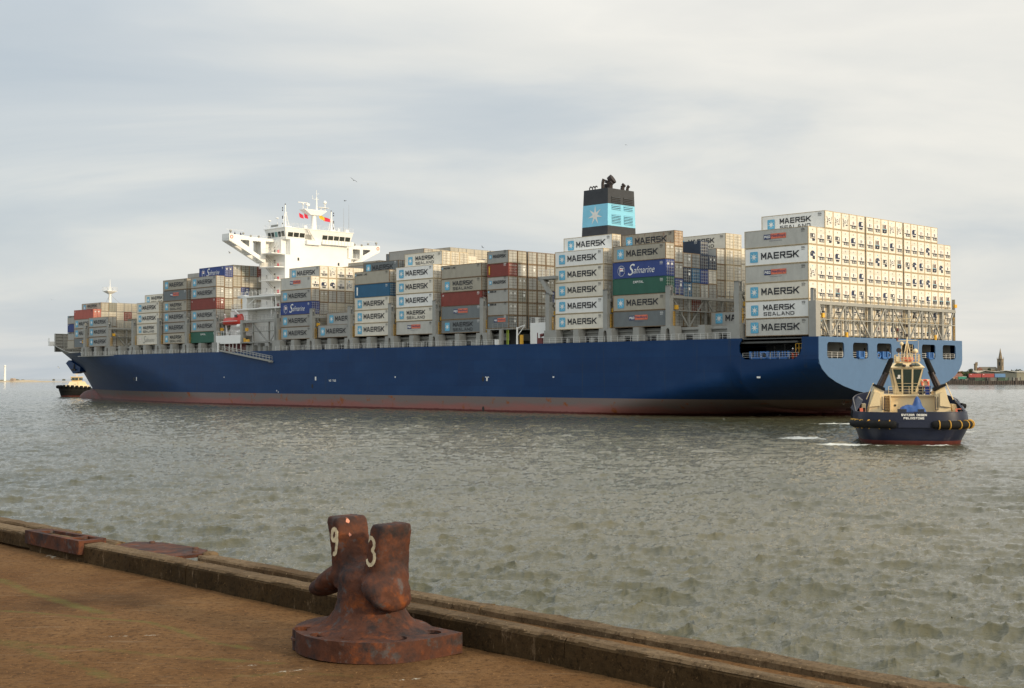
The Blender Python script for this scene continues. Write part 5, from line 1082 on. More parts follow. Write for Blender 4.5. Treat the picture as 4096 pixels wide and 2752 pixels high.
def side_fn(L): return lambda u, v: (L - u, -.02, v)
def emblem_mesh(L, u0, u1, v0, v1, faded=0):
    k = ('em', round(L, 1), u0, v0)
    if k in MESH: return MESH[k]
    m = MB(True); f = side_fn(L); pts = rrect(u0, u1, v0, v1, .14, 3); vs = [f(*p) for p in pts]; m.add(vs, [tuple(range(len(vs)))], 0)
    g = lambda u, v: (L - u, -.028, v); R = min(u1 - u0, v1 - v0) * .47; star_faces(m, (u0 + u1) / 2, (v0 + v1) / 2, R, R * .32, g, 1); MESH[k] = m.mesh('emblem', [MATS['emblem_blue'], MATS['star_white']], False); return MESH[k]
def flag_emblem(L):
    k = ('fl', round(L, 1))
    if k in MESH: return MESH[k]
    m = MB(True); f = side_fn(L); c = (2.05, 1.35); p = [(c[0] + .85 * cos(a), c[1] + .95 * sin(a)) for a in np.linspace(0, 2 * pi, 25)]; q = [(c[0] + .80 * cos(a), c[1] + .89 * sin(a)) for a in np.linspace(0, 2 * pi, 25)]
    for i in range(24): m.add([f(*p[i]), f(*p[i + 1]), f(*q[i + 1]), f(*q[i])], [(0, 1, 2, 3)], 0)
    m.add([f(1.65, .7), f(1.75, .7), f(1.75, 2.0), f(1.65, 2.0)], [(0, 1, 2, 3)], 0); m.add([f(1.75, 1.3), f(2.6, 1.25), f(2.45, 1.55), f(2.6, 1.85), f(1.75, 1.95)], [(0, 1, 2, 3, 4)], 0); m.add([(L - 1.75, -.03, 1.75), (L - 2.0, -.03, 1.7), (L - 2.6, -.03, 1.7), (L - 1.75, -.03, 1.5)], [(0, 1, 2, 3)], 1)
    MESH[k] = m.mesh('emblem', [MATS['letter_white'], MATS['flag_red']], False); return MESH[k]
def text_m(key, L, items, m='letter_black'):
    k = ('tx', key, round(L, 1), m)
    if k in MESH: return MESH[k]
    b = MB(True); f = side_fn(L)
    for st, u0, u1, v0, v1, bold, sh in items: put_text(b, st, f, u0, u1, v0, v1, 0, bold, sh)
    MESH[k] = b.mesh('lettering', [MATS[m]], False); return MESH[k]
def pno_mesh(L, yellow=False):
    k = ('pno', round(L, 1), yellow)
    if k in MESH: return MESH[k]
    b = MB(True); f = side_fn(L); g = lambda u, v: (L - u, -.03, v); k0 = 3.8 if L > 8 else 1.9; w = 1.35 if L > 8 else 1.05; w2 = 2.9 if L > 8 else 2.2; z0, z1 = (1.25, 2.05) if L > 8 else (1.25, 1.95)
    b.add([f(k0, z0), f(k0 + w, z0), f(k0 + w, z1), f(k0, z1)], [(0, 1, 2, 3)], 0); b.add([f(k0 + w, z0 + .05), f(k0 + w + w2, z0 + .05), f(k0 + w + w2, z1 + .1), f(k0 + w, z1 + .1)], [(0, 1, 2, 3)], 1)
    put_text(b, 'P&O', g, k0 + .12, k0 + w - .12, z0 + .2, z1 - .18, 2, .03); put_text(b, 'Nedlloyd', g, k0 + w + .15, k0 + w + w2 - .15, z0 + .2, z1 - .05, 3, .02); put_text(b, 'www.ponl.com', g, k0 + w * .8, k0 + w + w2 * .72, z0 - .35, z0 - .2, 3, .01)
    MESH[k] = b.mesh('emblem', [MATS['navy_box'], MATS['yellow_paint' if yellow else 'orange_box'], MATS['letter_white'], MATS['navy_box']], False); return MESH[k]
def marks_mesh(L, white):
    k = ('mk', round(L, 1), white)
    if k in MESH: return MESH[k]
    b = MB(True); f = side_fn(L); q = random.Random(3)
    for v in (2.5, 2.38, 2.26, 2.05):
        u = L - 1.3
        while u < L - .7: w = q.uniform(.06, .16); b.add([f(u, v), f(u + w, v), f(u + w, v + .07), f(u, v + .07)], [(0, 1, 2, 3)], 0); u += w + .05
    MESH[k] = b.mesh('small_lettering', [MATS['letter_white' if white else 'letter_black']], False); return MESH[k]
def child(name, me, par):
    o = bpy.data.objects.new(name, me); COL.objects.link(o); o.parent = par; return o
WALLN = {'white': 'white', 'cream': 'cream', 'grey': 'mid-grey', 'tan': 'tan-grey', 'dkgrey': 'dark grey', 'ltgrey': 'pale grey', 'red': 'red-brown', 'blue': 'bright navy', 'petrol': 'petrol blue', 'green': 'dark green', 'navy': 'blackish navy', 'olive': 'olive-grey', 'rusty': 'rust-streaked'}
STYN = {'M': 'with star panel and one-line lettering', 'S': 'with star panel and two-line lettering', 'P': 'with blue and orange panel', 'PY': 'with blue and yellow panel', 'L': 'with small corner lettering', 'F': 'with flag and script lettering', 'C': 'with small white capitals', 'B': 'with white vertical strip', 'R': 'without large lettering', 'N': '', 'T': 'with small star panel'}
def decorate(root, L, wall, sty):
    k = L > 8
    if sty == 'M': child('emblem', emblem_mesh(L, 1.1, 2.62, .52, 2.3), root); child('lettering', text_m('M', L, [('MAERSK', 3.25, 10.35, .92, 2.02, .028, 0)]), root)
    elif sty == 'S': child('emblem', emblem_mesh(L, 1.2, 2.62, .50, 2.2), root); child('lettering', text_m('S', L, [('MAERSK', 3.6, 9.5, 1.32, 2.22, .028, 0), ('SEALAND', 3.65, 9.45, .42, 1.02, .018, 0)]), root)
    elif sty in ('P', 'PY'): child('emblem', pno_mesh(L, sty == 'PY'), root)
    elif sty == 'L': child('emblem', emblem_mesh(L, .22, .62, 1.95, 2.4), root); child('lettering', text_m('L', L, [('MAERSK LINE', .85, 4.4 if k else 2.6, 2.02, 2.38, .02, 0)]), root)
    elif sty == 'T': child('emblem', emblem_mesh(L, .6, 1.35, 1.05, 1.8), root); child('lettering', text_m('T', L, [('MAERSK', 1.75, 5.3, 1.15, 1.78, .028, 0)]), root)
    elif sty == 'F': child('emblem', flag_emblem(L), root); child('lettering', text_m('F', L, [('S', 3.6, 5.2, .45, 2.5, .0, .35), ('afmarine', 4.9, 9.7, .75, 1.95, -.005, .35)], 'letter_white' if wall == 'blue' else 'unit_grey'), root)
    elif sty == 'C': child('lettering', text_m('C', L, [('CAPITAL', 4.8, 7.2, 1.95, 2.35, .02, 0)], 'letter_white'), root)
    elif sty == 'B': child('lettering', text_m('B', L, [('IIIIIIIIII', .75, 1.25, .5, 2.3, .03, 0)], 'letter_white'), root)
    elif sty == 'R': child('lettering', text_m('R', L, [('K', .5, .9, 2.0, 2.35, .02, 0)] if k else [('DLSU', .5, .8, .4, 2.2, .02, 0)], 'letter_white' if k else 'yellow_paint'), root)
    child('small_lettering', marks_mesh(L, wall in ('red', 'blue', 'green', 'petrol', 'dkgrey', 'navy')), root)
# bays: s0, length, z0, list of (first row, last row, tiers, total height), stack name
BAYS = [
 ('A', 0.0, 12.19, 13.44, [(0, 1, 6, 17.4), (2, 16, 7, 20.3), (17, 18, 6, 17.4)], 'tall white stern stack'),
 ('B', 14.35, 12.19, 15.72, [(4, 18, 1, 2.62)], 'low tier behind the stern stack'),
 ('C', 28.75, 12.19, 15.68, [(0, 0, 5, 14.72), (1, 1, 6, 17.0), (2, 3, 5, 13.2), (4, 4, 6, 15.7), (5, 5, 5, 13.2), (6, 6, 5, 14.6), (7, 8, 6, 17.6), (9, 18, 5, 15.1)], 'stack with the green container'),
 ('D', 43.15, 12.19, 15.68, [(0, 0, 5, 14.72), (1, 1, 6, 17.5), (2, 18, 5, 14.7)], 'white stack beside the funnel'),
 ('E', 67.85, 6.06, 16.4, [(0, 18, 6, 15.4)], 'short containers left of funnel'),
 ('F', 75.53, 12.19, 15.8, [(0, 18, 5, 14.0)], 'stack left of the short containers'),
 ('G', 90.15, 12.19, 15.8, [(0, 0, 5, 14.55), (1, 3, 6, 17.55), (4, 4, 6, 16.9), (5, 5, 6, 16.25), (6, 18, 6, 16.5)], 'pale stack midway along the ship'),
 ('H', 104.52, 12.19, 15.85, [(0, 0, 5, 14.3), (1, 3, 6, 16.5), (4, 6, 7, 19.5), (7, 12, 7, 20.25), (13, 18, 7, 19.6)], 'stack with the petrol-blue container'),
 ('I', 118.2, 12.19, 15.85, [(0, 0, 1, 2.95), (1, 1, 2, 5.85), (2, 4, 2, 5.85), (5, 7, 4, 11.6), (8, 18, 7, 20.6)], 'gap bay right of the tower'),
 ('J', 133.05, 12.19, 15.75, [(0, 0, 5, 14.6), (1, 6, 6, 17.1), (7, 7, 6, 18.3), (8, 18, 7, 19.4)], 'stack right of the white tower'),
 ('K', 173.65, 12.19, 15.72, [(0, 0, 6, 17.05), (1, 1, 7, 19.6), (2, 18, 7, 20.0)], 'stack left of the white tower'),
 ('L', 187.8, 12.19, 15.72, [(0, 0, 6, 17.08), (1, 2, 6, 17.2), (3, 18, 7, 19.2)], 'second stack left of the tower'),
 ('M', 202.0, 12.19, 15.7, [(0, 0, 4, 11.6), (1, 18, 5, 13.9)], 'white stack near the bow'),
 ('N', 216.3, 12.19, 15.7, [(5, 18, 4, 11.6)], 'part-empty bay near the bow'),
 ('O', 230.15, 12.19, 15.68, [(0, 0, 3, 8.5), (1, 4, 3, 7.4), (5, 17, 3, 8.5)], 'three-high stack near the bow'),
 ('P', 244.4, 12.19, 15.7, [(1, 1, 4, 11.3), (2, 16, 5, 13.3)], 'stack with the salmon-red container'),
 ('Q', 258.8, 12.19, 15.7, [(3, 3, 4, 10.2), (4, 14, 4, 10.7)], 'foremost stack at the bow'),
]
# outboard column, bottom tier first: (wall, lettering)
PORT = {'A': [('ltgrey', 'M'), ('white', 'S'), ('cream', 'M'), ('ltgrey', 'P'), ('white', 'M'), ('ltgrey', 'P')],
 'C': [('dkgrey', 'P'), ('tan', 'M'), ('green', 'C'), ('blue', 'F'), ('tan', 'M')], 'D': [('cream', 'M'), ('white', 'M'), ('cream', 'M'), ('cream', 'M'), ('white', 'M')],
 'E': [('dkgrey', 'P'), ('grey', 'L'), ('grey', 'L'), ('grey', 'T'), ('red', 'R'), ('grey', 'T')], 'F': [('dkgrey', 'S'), ('dkgrey', 'P'), ('red', 'R'), ('tan', 'S'), ('tan', 'L')],
 'G': [('ltgrey', 'P'), ('cream', 'S'), ('white', 'M'), ('cream', 'M'), ('white', 'M')], 'H': [('cream', 'M'), ('cream', 'M'), ('cream', 'M'), ('petrol', 'B'), ('tan', 'L')],
 'I': [('grey', 'M')], 'J': [('grey', 'M'), ('grey', 'M'), ('blue', 'F'), ('grey', 'M'), ('ltgrey', 'P')], 'K': [('green', 'C'), ('grey', 'M'), ('grey', 'M'), ('red', 'R'), ('grey', 'M'), ('grey', 'M')],
 'L': [('tan', 'S'), ('grey', 'M'), ('grey', 'M'), ('tan', 'S'), ('dkgrey', 'P'), ('tan', 'M')], 'M': [('cream', 'F'), ('cream', 'S'), ('cream', 'M'), ('cream', 'M')], 'O': [('grey', 'M')] * 3}
SPEC = {('A', 2, 6): ('white', 'S', 'reef'), ('C', 1, 5): ('rusty', 'M', 'door'), ('C', 4, 5): ('navy', 'R', 'door'), ('C', 4, 4): ('navy', 'N', 'door'), ('C', 5, 4): ('navy', 'N', 'door'), ('C', 2, 3): ('navy', 'N', 'door'), ('C', 3, 3): ('petrol', 'N', 'door'), ('C', 4, 3): ('blue', 'N', 'door'), ('C', 5, 3): ('white', 'N', 'door'),
 ('C', 7, 5): ('cream', 'S', 'pale'), ('C', 1, 2): ('blue', 'N', 'door'), ('C', 2, 2): ('petrol', 'N', 'door'), ('C', 3, 1): ('red', 'N', 'door'), ('D', 1, 5): ('white', 'M', 'pale'), ('G', 1, 5): ('cream', 'S', 'pale'), ('H', 1, 5): ('dkgrey', 'M', 'door'), ('I', 1, 1): ('grey', 'M', 'door'), ('I', 8, 6): ('dkgrey', 'M', 'door'),
 ('J', 1, 5): ('ltgrey', 'M', 'reef'), ('J', 7, 5): ('grey', 'M', 'door'), ('J', 8, 6): ('tan', 'R', 'door'), ('K', 1, 6): ('blue', 'F', 'door'), ('K', 5, 6): ('red', 'N', 'door'), ('K', 4, 6): ('dkgrey', 'N', 'door'), ('K', 3, 6): ('olive', 'N', 'door'), ('K', 3, 4): ('blue', 'N', 'door'), ('M', 1, 4): ('cream', 'S', 'pale'),
 ('P', 1, 0): ('dkgrey', 'PY', 'door'), ('P', 1, 1): ('grey', 'M', 'door'), ('P', 1, 2): ('grey', 'M', 'door'), ('P', 1, 3): ('salmon', 'R', 'door'), ('P', 2, 4): ('tan', 'S', 'door'), ('P', 5, 3): ('red', 'N', 'door'), ('Q', 3, 2): ('blue', 'R', 'door'), ('Q', 3, 3): ('grey', 'L', 'door'), ('Q', 3, 1): ('grey', 'L', 'door'), ('B', 4, 0): ('grey', 'M', 'door'), ('E', 4, 2): ('blue', 'N', 'door'), ('E', 5, 5): ('red', 'N', 'door'), ('O', 4, 0): ('navy', 'N', 'door')}
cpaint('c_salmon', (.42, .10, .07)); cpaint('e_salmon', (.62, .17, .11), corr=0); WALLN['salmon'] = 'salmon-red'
cq = random.Random(11); CONT = []
for b, s0, L, z0, rws, sname in BAYS:
    for r0, r1, nt_, tot in rws:
        for r in range(r0, r1 + 1):
            hh = tot / nt_
            for k in range(nt_):
                t = (ROWE if b == 'E' else ROWT)[r]
                wall = cq.choices(['grey', 'tan', 'dkgrey', 'ltgrey', 'olive', 'red', 'blue', 'petrol'], [50, 20, 10, 8, 6, 3, 4, 1])[0]; sty = 'N'; end = 'door'
                if b == 'A': wall = cq.choice(['white', 'cream', 'cream']); end = 'reef'
                elif b in 'CD' and r >= 7: wall = 'cream'; end = 'pale'
                elif b == 'D' : wall = 'cream'; end = 'pale'
                elif b == 'J' and k >= 4 and r <= 6: wall = 'cream'; end = 'reef'
                elif b == 'G' and k >= 3 and r <= 5: wall = 'cream'; end = 'pale'
                elif b == 'M': wall = 'cream'; end = 'pale'
                elif b in 'KLP' and wall in ('blue', 'red', 'petrol'): wall = 'grey'
                elif b == 'E' and wall in ('blue', 'red', 'petrol'): wall = 'tan'
                if r == 0 and b in PORT:
                    wall, sty = PORT[b][k]
                    end = 'reef' if (b == 'A' and k > 0) or (b == 'J' and k == 4) else ('pale' if wall in ('white', 'cream') or (b == 'A') else 'door')
                if (b, r, k) in SPEC: wall, sty, end = SPEC[(b, r, k)]
                CONT.append(dict(b=b, s=s0, L=L, t=t, z=z0 + hh * k, H=hh, r=r, k=k, n=nt_, wall=wall, sty=sty, end=end, name=sname))
# how large does each container show from the camera? (plain z-buffer of aft and port faces)
def visible_counts():
    Wd, Hd = 1024, 688; zb = np.full((Hd, Wd), 1e9); idb = np.full((Hd, Wd), -1, int); f = 5186.0 / 4; pt = radians(1.511); cp, sp_ = cos(pt), sin(pt)
    M = np.array(SHIP); faces = []
    def proj(P):
        P = np.array([[p[0], -p[1], p[2], 1] for p in P]) @ M.T; y = P[:, 1]; z = P[:, 2] - CAMH; yc = y * cp + z * sp_; zc_ = -y * sp_ + z * cp
        return np.stack([512 + f * P[:, 0] / yc, 344 - f * zc_ / yc, yc], 1)
    blocks = [(-1, (161.3, 172, 12.4, 33.5, 13, 42)), (-1, (147.5, 172, 3.2, 42.7, 13, 23.5)), (-1, (58.6, 65, 19, 27.5, 13, 45)), (-1, (-2.3, 247, -1.1, 47, 0, 13.1))]
    for i, c in enumerate(CONT): blocks.append((i, (c['s'], c['s'] + c['L'], c['t'], c['t'] + CW, c['z'], c['z'] + c['H'])))
    for i, (sa, sb, ta, tb, za, zb_) in blocks:
        for q in ([(sa, ta, za), (sa, tb, za), (sa, tb, zb_), (sa, ta, zb_)], [(sa, ta, za), (sb, ta, za), (sb, ta, zb_), (sa, ta, zb_)]):
            P = proj(q); x0, x1 = int(max(0, P[:, 0].min())), int(min(Wd - 1, P[:, 0].max() + 1)); y0, y1 = int(max(0, P[:, 1].min())), int(min(Hd - 1, P[:, 1].max() + 1))
            if x1 <= x0 or y1 <= y0: continue
            X, Y = np.meshgrid(np.arange(x0, x1 + 1) + .5, np.arange(y0, y1 + 1) + .5); s_ = None; ins = np.ones(X.shape, bool)
            ar = sum(P[k][0] * P[(k + 1) % 4][1] - P[(k + 1) % 4][0] * P[k][1] for k in range(4))
            for k in range(4):
                a, b_ = P[k], P[(k + 1) % 4]; cr_ = (b_[0] - a[0]) * (Y - a[1]) - (b_[1] - a[1]) * (X - a[0]); ins &= (cr_ * ar >= 0)
            if not ins.any(): continue
            A = np.c_[P[:3, 0], P[:3, 1], np.ones(3)]
            try: co = np.linalg.solve(A, 1 / P[:3, 2])
            except Exception: continue
            dz = 1 / (co[0] * X + co[1] * Y + co[2]); sub = zb[y0:y1 + 1, x0:x1 + 1]; m = ins & (dz < sub); sub[m] = dz[m]; idb[y0:y1 + 1, x0:x1 + 1][m] = i
    return np.bincount(idb[idb >= 0], minlength=len(CONT))
vis = visible_counts(); bonus = np.array([300 if (c['b'], c['r'], c['k']) in SPEC and vis[i] > 2 else 0 for i, c in enumerate(CONT)]); order = np.argsort(-(vis + bonus), kind='stable'); CHOSEN = set(int(i) for i in order[:300] if vis[i] > 2)
print('containers', len(CONT), 'visible', int((vis > 0).sum()), 'chosen', len(CHOSEN), 'smallest', int(vis[order[min(299, len(order) - 1)]]))
ORD = ['outermost', 'second', 'third', 'fourth', 'fifth', 'sixth', 'seventh', 'eighth', 'ninth', 'tenth', 'eleventh', 'twelfth', 'thirteenth', 'fourteenth', 'fifteenth', 'sixteenth', 'seventeenth', 'eighteenth', 'nineteenth']
TN = ['bottom tier', 'second tier', 'third tier', 'fourth tier', 'fifth tier', 'sixth tier', 'seventh tier']
REEFN = {0: 'small dark window', 1: 'dark octagonal fan', 2: 'round dark unit', 3: 'ring-shaped fan', 4: 'square dark unit', 5: 'grille over black tub', 6: 'small maroon window'}
rest = MB(True); RM = ['c_grey', 'frame_rust', 'c_cream', 'c_tan', 'c_olive', 'c_ltgrey', 'c_red', 'rod', 'e_tan', 'e_cream']
for i, c in enumerate(CONT):
    if i not in CHOSEN:
        m = {'white': 2, 'cream': 2, 'tan': 3, 'olive': 4, 'ltgrey': 5, 'red': 6}.get(c['wall'], 0)
        if vis[i] > 0 or c['k'] >= c['n'] - 2: rest.box(c['s'] + .02, c['s'] + c['L'] - .02, c['t'] + .02, c['t'] + CW - .02, c['z'] + .05, c['z'] + c['H'] - .04, m); rest.box(c['s'] + .2, c['s'] + c['L'] - .2, c['t'] + .1, c['t'] + CW - .1, c['z'], c['z'] + c['H'], 1)
        if vis[i] > 0:
            rest.box(c['s'] - .01, c['s'] + .02, c['t'] + .12, c['t'] + 1.19, c['z'] + .18, c['z'] + c['H'] - .16, 9 if m == 2 else (8 if m in (0, 3, 5) else m)); rest.box(c['s'] - .01, c['s'] + .02, c['t'] + 1.26, c['t'] + 2.3, c['z'] + .18, c['z'] + c['H'] - .16, 9 if m == 2 else (8 if m in (0, 3, 5) else m))
            for q_ in (.45, .95, 1.5, 2.0): rest.box(c['s'] - .03, c['s'] - .01, c['t'] + q_, c['t'] + q_ + .05, c['z'] + .12, c['z'] + c['H'] - .1, 7)
            for q_ in (.6, 1.2, 1.8): rest.box(c['s'] - .015, c['s'] - .01, c['t'] + .16, c['t'] + 2.26, c['z'] + q_, c['z'] + q_ + .06, 1)
        continue
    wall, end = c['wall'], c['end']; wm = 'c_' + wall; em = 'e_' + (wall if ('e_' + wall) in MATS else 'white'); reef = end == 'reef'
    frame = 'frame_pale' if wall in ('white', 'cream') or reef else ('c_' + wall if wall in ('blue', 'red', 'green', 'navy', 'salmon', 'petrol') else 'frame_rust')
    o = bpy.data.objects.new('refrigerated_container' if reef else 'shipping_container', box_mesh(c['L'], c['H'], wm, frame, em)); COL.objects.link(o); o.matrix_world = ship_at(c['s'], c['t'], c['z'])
    pos = f"{TN[c['k']]}, {ORD[c['r']]} column, {c['name']}"; small = vis[i] < 14
    if reef:
        kd = cq.choices([0, 6, 1, 2, 3, 4, 5], [38, 9, 11, 17, 8, 13, 6])[0]
        if c['b'] == 'A' and c['k'] == 6: kd = (3, 3, 3, 6, 2, 0, 0, 5, 3, 3, 0, 2, 6, 0, 0)[c['r'] - 2]
        if not small: child('refrigeration_unit', reefer_mesh(kd, c['H']), o)
        lab = f"{WALLN[wall]}, {REEFN[kd]}; {pos}"
    else:
        if not small:
            dv = cq.choices([0, 1, 2], [6, 2, 2])[0]
            for sd_ in (0, 1): child('door', door_mesh(c['H'], em, sd_, var=dv), o)
        lab = f"{WALLN[wall]} container, {pos}"
    if c['sty'] != 'N':
        decorate(o, c['L'], wall, c['sty']); sn = {'M': 'star panel', 'S': 'two-line lettering', 'P': 'blue-orange panel', 'PY': 'blue-yellow panel', 'L': 'small lettering', 'F': 'script lettering', 'C': 'white capitals', 'B': 'vertical white strip', 'R': 'plain side', 'T': 'small star panel'}[c['sty']]
        lab = f"{WALLN[wall]} container, {sn}, {TN[c['k']]}, {ORD[c['r']]} column, {c['name']}"
    if c['k'] > 0 and reef:
        g = MESH.get('gap') or MB(True)
        if not isinstance(g, bpy.types.Mesh):
            for t in (.35, 1.0, 1.6): g.box(.03, .3, t, t + .5, -.02, .09)  # dark brown blocks set in the gap below each reefer
            g = g.mesh('twistlock_gap', [MATS['gap_shade_brown']]); MESH['gap'] = g
        if not small: child('tier_gap_block', g, o)
    tag(o, lab, 'container', 'containers stacked on the ship')
rs = rest.build('shipping_container', [MATS[m] for m in RM]); rs.matrix_world = SHIP; tag(rs, 'remaining small or mostly hidden containers of the deck cargo', 'container', 'containers stacked on the ship', 'stuff')
# ---------------------------------------------------------------- tugs
mat('tug_navy', (.008, .012, .030), .38, var=.15, scale=1, dirt=.7, dirtc=(.05, .05, .07), dscale=1.5)
mat('tug_cream', (.74, .58, .33), .5, var=.05, scale=1, dirt=.72, dirtc=(.45, .30, .14), dscale=1.6, dstretch=(1, 1, .3))
mat('tug_red', (.09, .016, .010), .6, var=.3, scale=2); mat('rubber', (.011, .011, .0105), .85, var=.3, scale=3, spec=.2); mat('fender_yellow', (.55, .30, .04), .7)
mat('stack_brown', (.055, .042, .04), .45, metal=.3, var=.3, scale=2); mat('tarp_blue', (.02, .075, .24), .45, var=.15, scale=3, bump=.02, bscale=5); mat('tug_glass', (.02, .035, .025), .1, spec=.8); mat('bin_blue', (.02, .06, .35), .5); mat('bin_black', (.02, .02, .022), .5)
def tug_outline(W, y0, y1, n=64):
    """closed outline starting at the stern centre, going to starboard"""
    pts = []
    for k in range(n):
        a = 2 * pi * k / n - pi / 2; c, s = cos(a), sin(a)
        if s < 0: e_, cy, ry = 2 / 3.4, y0 + 6.2, 6.2
        else: e_, cy, ry = 2 / 2.1, y1 - 12.2, 12.2
        pts.append((W * abs(c) ** e_ * (1 if c >= 0 else -1), cy + ry * abs(s) ** e_ * (1 if s >= 0 else -1)))
    return pts
def tug_hull(root, navy, levels, wall=.12, sheer=True):
    mb = MB(); n = 64; rings = []
    top = lambda y, z: z + (max(0, min(1, (y - 5.5) / 2.5)) * 1.05 + max(0, (y - 12) / 12) * .9) * (1 if z > 2.5 else (.6 if z > 1.2 else 0)) if sheer else z
    for W, y0, y1, z in levels: rings.append([(x, y, top(y, z)) for x, y in tug_outline(W, y0, y1, n)])
    W, y0, y1, z = levels[-1]; rings.append([(x * (1 - wall / W), y + (wall if y < 6 else -wall if y > 14 else 0), top(y, z)) for x, y in tug_outline(W, y0, y1, n)]); rings.append([(p[0], p[1], min(p[2], 2.1) if True else 0) for p in rings[-1]])
    vs = [p for r in rings for p in r]; fs = []; k = len(rings)
    for i in range(k - 1):
        for j in range(n): mb_m = 1 if levels[min(i + 1, len(levels) - 1)][3] <= .42 else 0; mb.add([rings[i][j], rings[i][(j + 1) % n], rings[i + 1][(j + 1) % n], rings[i + 1][j]], [(0, 1, 2, 3)], mb_m, True)
    mb.add(rings[-1], [tuple(range(n))], 0)
    me = mb.mesh('hull', [MATS[navy], MATS['tug_red']]); bm = bmesh.new(); bm.from_mesh(me); bmesh.ops.remove_doubles(bm, verts=bm.verts, dist=.001); bmesh.ops.recalc_face_normals(bm, faces=bm.faces); bm.to_mesh(me); bm.free()
    o = bpy.data.objects.new('hull', me); COL.objects.link(o); o.parent = root; em = o.modifiers.new('e', 'EDGE_SPLIT'); em.split_angle = radians(50); return o
def main_tug():
    M4 = Matrix.Translation((39.75, 128.3, 0)) @ Matrix.Rotation(radians(-13), 4, 'Z'); root = empty('tugboat', M4); tag(root, 'navy and cream harbour tug seen from astern beside the ship\'s transom', 'boat')
    NV, CR = MATS['tug_navy'], MATS['tug_cream']
    hl = tug_hull(root, 'tug_navy', [(4.3, 1.2, 23.6, -1.0), (4.85, .55, 24, .0), (4.95, .45, 24.1, .36), (4.96, .44, 24.1, .40), (5.55, .02, 24.4, 1.6), (5.62, 0, 24.5, 2.2), (5.50, .0, 24.6, 3.05), (5.48, .0, 24.6, 3.22)])
    mb = MB(); fr = lambda u, v: (u, -.035, v)
    put_text(mb, 'SVITZER DEBEN', fr, -1.22, 1.2, 2.86, 3.07, 0, .035); put_text(mb, 'FELIXSTOWE', fr, -1.0, .95, 2.54, 2.75, 0, .035); mb.build('lettering', MATS['letter_white'], root)
    ol = tug_outline(5.72, -.12, 24.6, 200)
    def fend(pts, z):
        mb = MB()
        n = 12; vs = []
        for i, p in enumerate(pts):
            a = Vector(pts[max(0, i - 1)]); b = Vector(pts[min(len(pts) - 1, i + 1)]); t = (b - a).normalized(); nn = Vector((t.y, -t.x)); r = .39 if 0 < i < len(pts) - 1 else .27
            for j in range(n): q = 2 * pi * j / n; vs.append((p[0] + nn.x * r * cos(q), p[1] + nn.y * r * cos(q), z + r * sin(q)))
        mb.add(vs, [(i * n + j, i * n + (j + 1) % n, (i + 1) * n + (j + 1) % n, (i + 1) * n + j) for i in range(len(pts) - 1) for j in range(n)], 0, True); mb.add(vs, [tuple(range(n)), tuple(range((len(pts) - 1) * n, len(pts) * n))], 0)
        f = mb.build('fender', MATS['rubber'], root)
        L = 0; nx = .55
        for i in range(1, len(pts) - 1):
            a, b = Vector(pts[i - 1]), Vector(pts[i]); L += (b - a).length
            if L > nx:
                nx += 1.05; t = (b - a).normalized(); nn = Vector((t.y, -t.x)); m2 = MB(); ring = [(pts[i][0] + nn.x * .42 * cos(q), pts[i][1] + nn.y * .42 * cos(q), z + .42 * sin(q)) for q in np.linspace(-1.6, 2.2, 9)]; m2.path(ring, .06, 5); m2.build('fender_strap', MATS['fender_yellow'], f)
    rt = [p for p in ol if p[0] > 1.55 and p[1] < 5.2]; rt.sort(key=lambda p: (p[1] if p[0] > 4.9 else -10 + p[0]))
    fend(rt, 2.0); lf = [(-p[0], p[1]) for p in rt]; fend(lf, 2.0)
    mb = MB(); mb.box(-1.5, 1.5, -.16, .05, 1.72, 2.2); mb.build('stern_block', NV, root)
    mb = MB(); mb.path([(x, y, 3.24) for x, y in tug_outline(5.44, .04, 24.6, 64) if y < 6.5 or True][:14][::1], .05, 5)
    mb.build('bulwark_cap', NV, root)
    # raised side bulwark shoulders forward of the aft deck
    # deckhouse
    mb = MB(); mb.box(-2.6, 2.75, 7.6, 15, 2.1, 4.72); mb.box(-2.75, 2.9, 7.3, 15.4, 4.72, 4.88); dh = mb.build('deckhouse', CR, root)
    for sgn in (-1, 1):      # funnel housings with sloping outer face
        mb = MB(); X = lambda x: sgn * x
        mb.hexa([(X(2.7), 5.6, 2.1), (X(4.35), 5.6, 2.1), (X(4.35), 11.0, 2.1), (X(2.7), 11.0, 2.1), (X(2.55), 5.8, 5.25), (X(3.45), 5.8, 5.75), (X(3.45), 10.6, 5.75), (X(2.55), 10.6, 5.25)])
        mb.hexa([(X(2.95), 5.45, 3.75), (X(4.05), 5.45, 3.62), (X(4.05), 5.7, 3.62), (X(2.95), 5.7, 3.75), (X(2.95), 5.45, 5.05), (X(3.45), 5.45, 5.25), (X(3.45), 5.7, 5.25), (X(2.95), 5.7, 5.05)])
        o = mb.build('funnel_housing', CR, root)
        mb = MB(); mb.hexa([(X(2.45), 5.6, 5.28), (X(3.55), 5.6, 5.80), (X(3.55), 8.2, 5.80), (X(2.45), 8.2, 5.28), (X(2.45), 5.6, 5.62), (X(3.55), 5.6, 6.02), (X(3.55), 8.2, 6.02), (X(2.45), 8.2, 5.62)]); mb.build('housing_cap', MATS['rubber'], o)
        mb = MB(); mb.tube((X(3.02), 6.9, 5.6), (X(2.3), 6.6, 7.2), .17, n=10); mb.tube((X(2.75), 7.3, 5.6), (X(2.05), 7.0, 7.3), .17, n=10); mb.tube((X(3.2), 7.3, 5.6), (X(2.5), 7.2, 7.0), .16, n=8); mb.build('exhaust_pipe', MATS['stack_brown'], o)
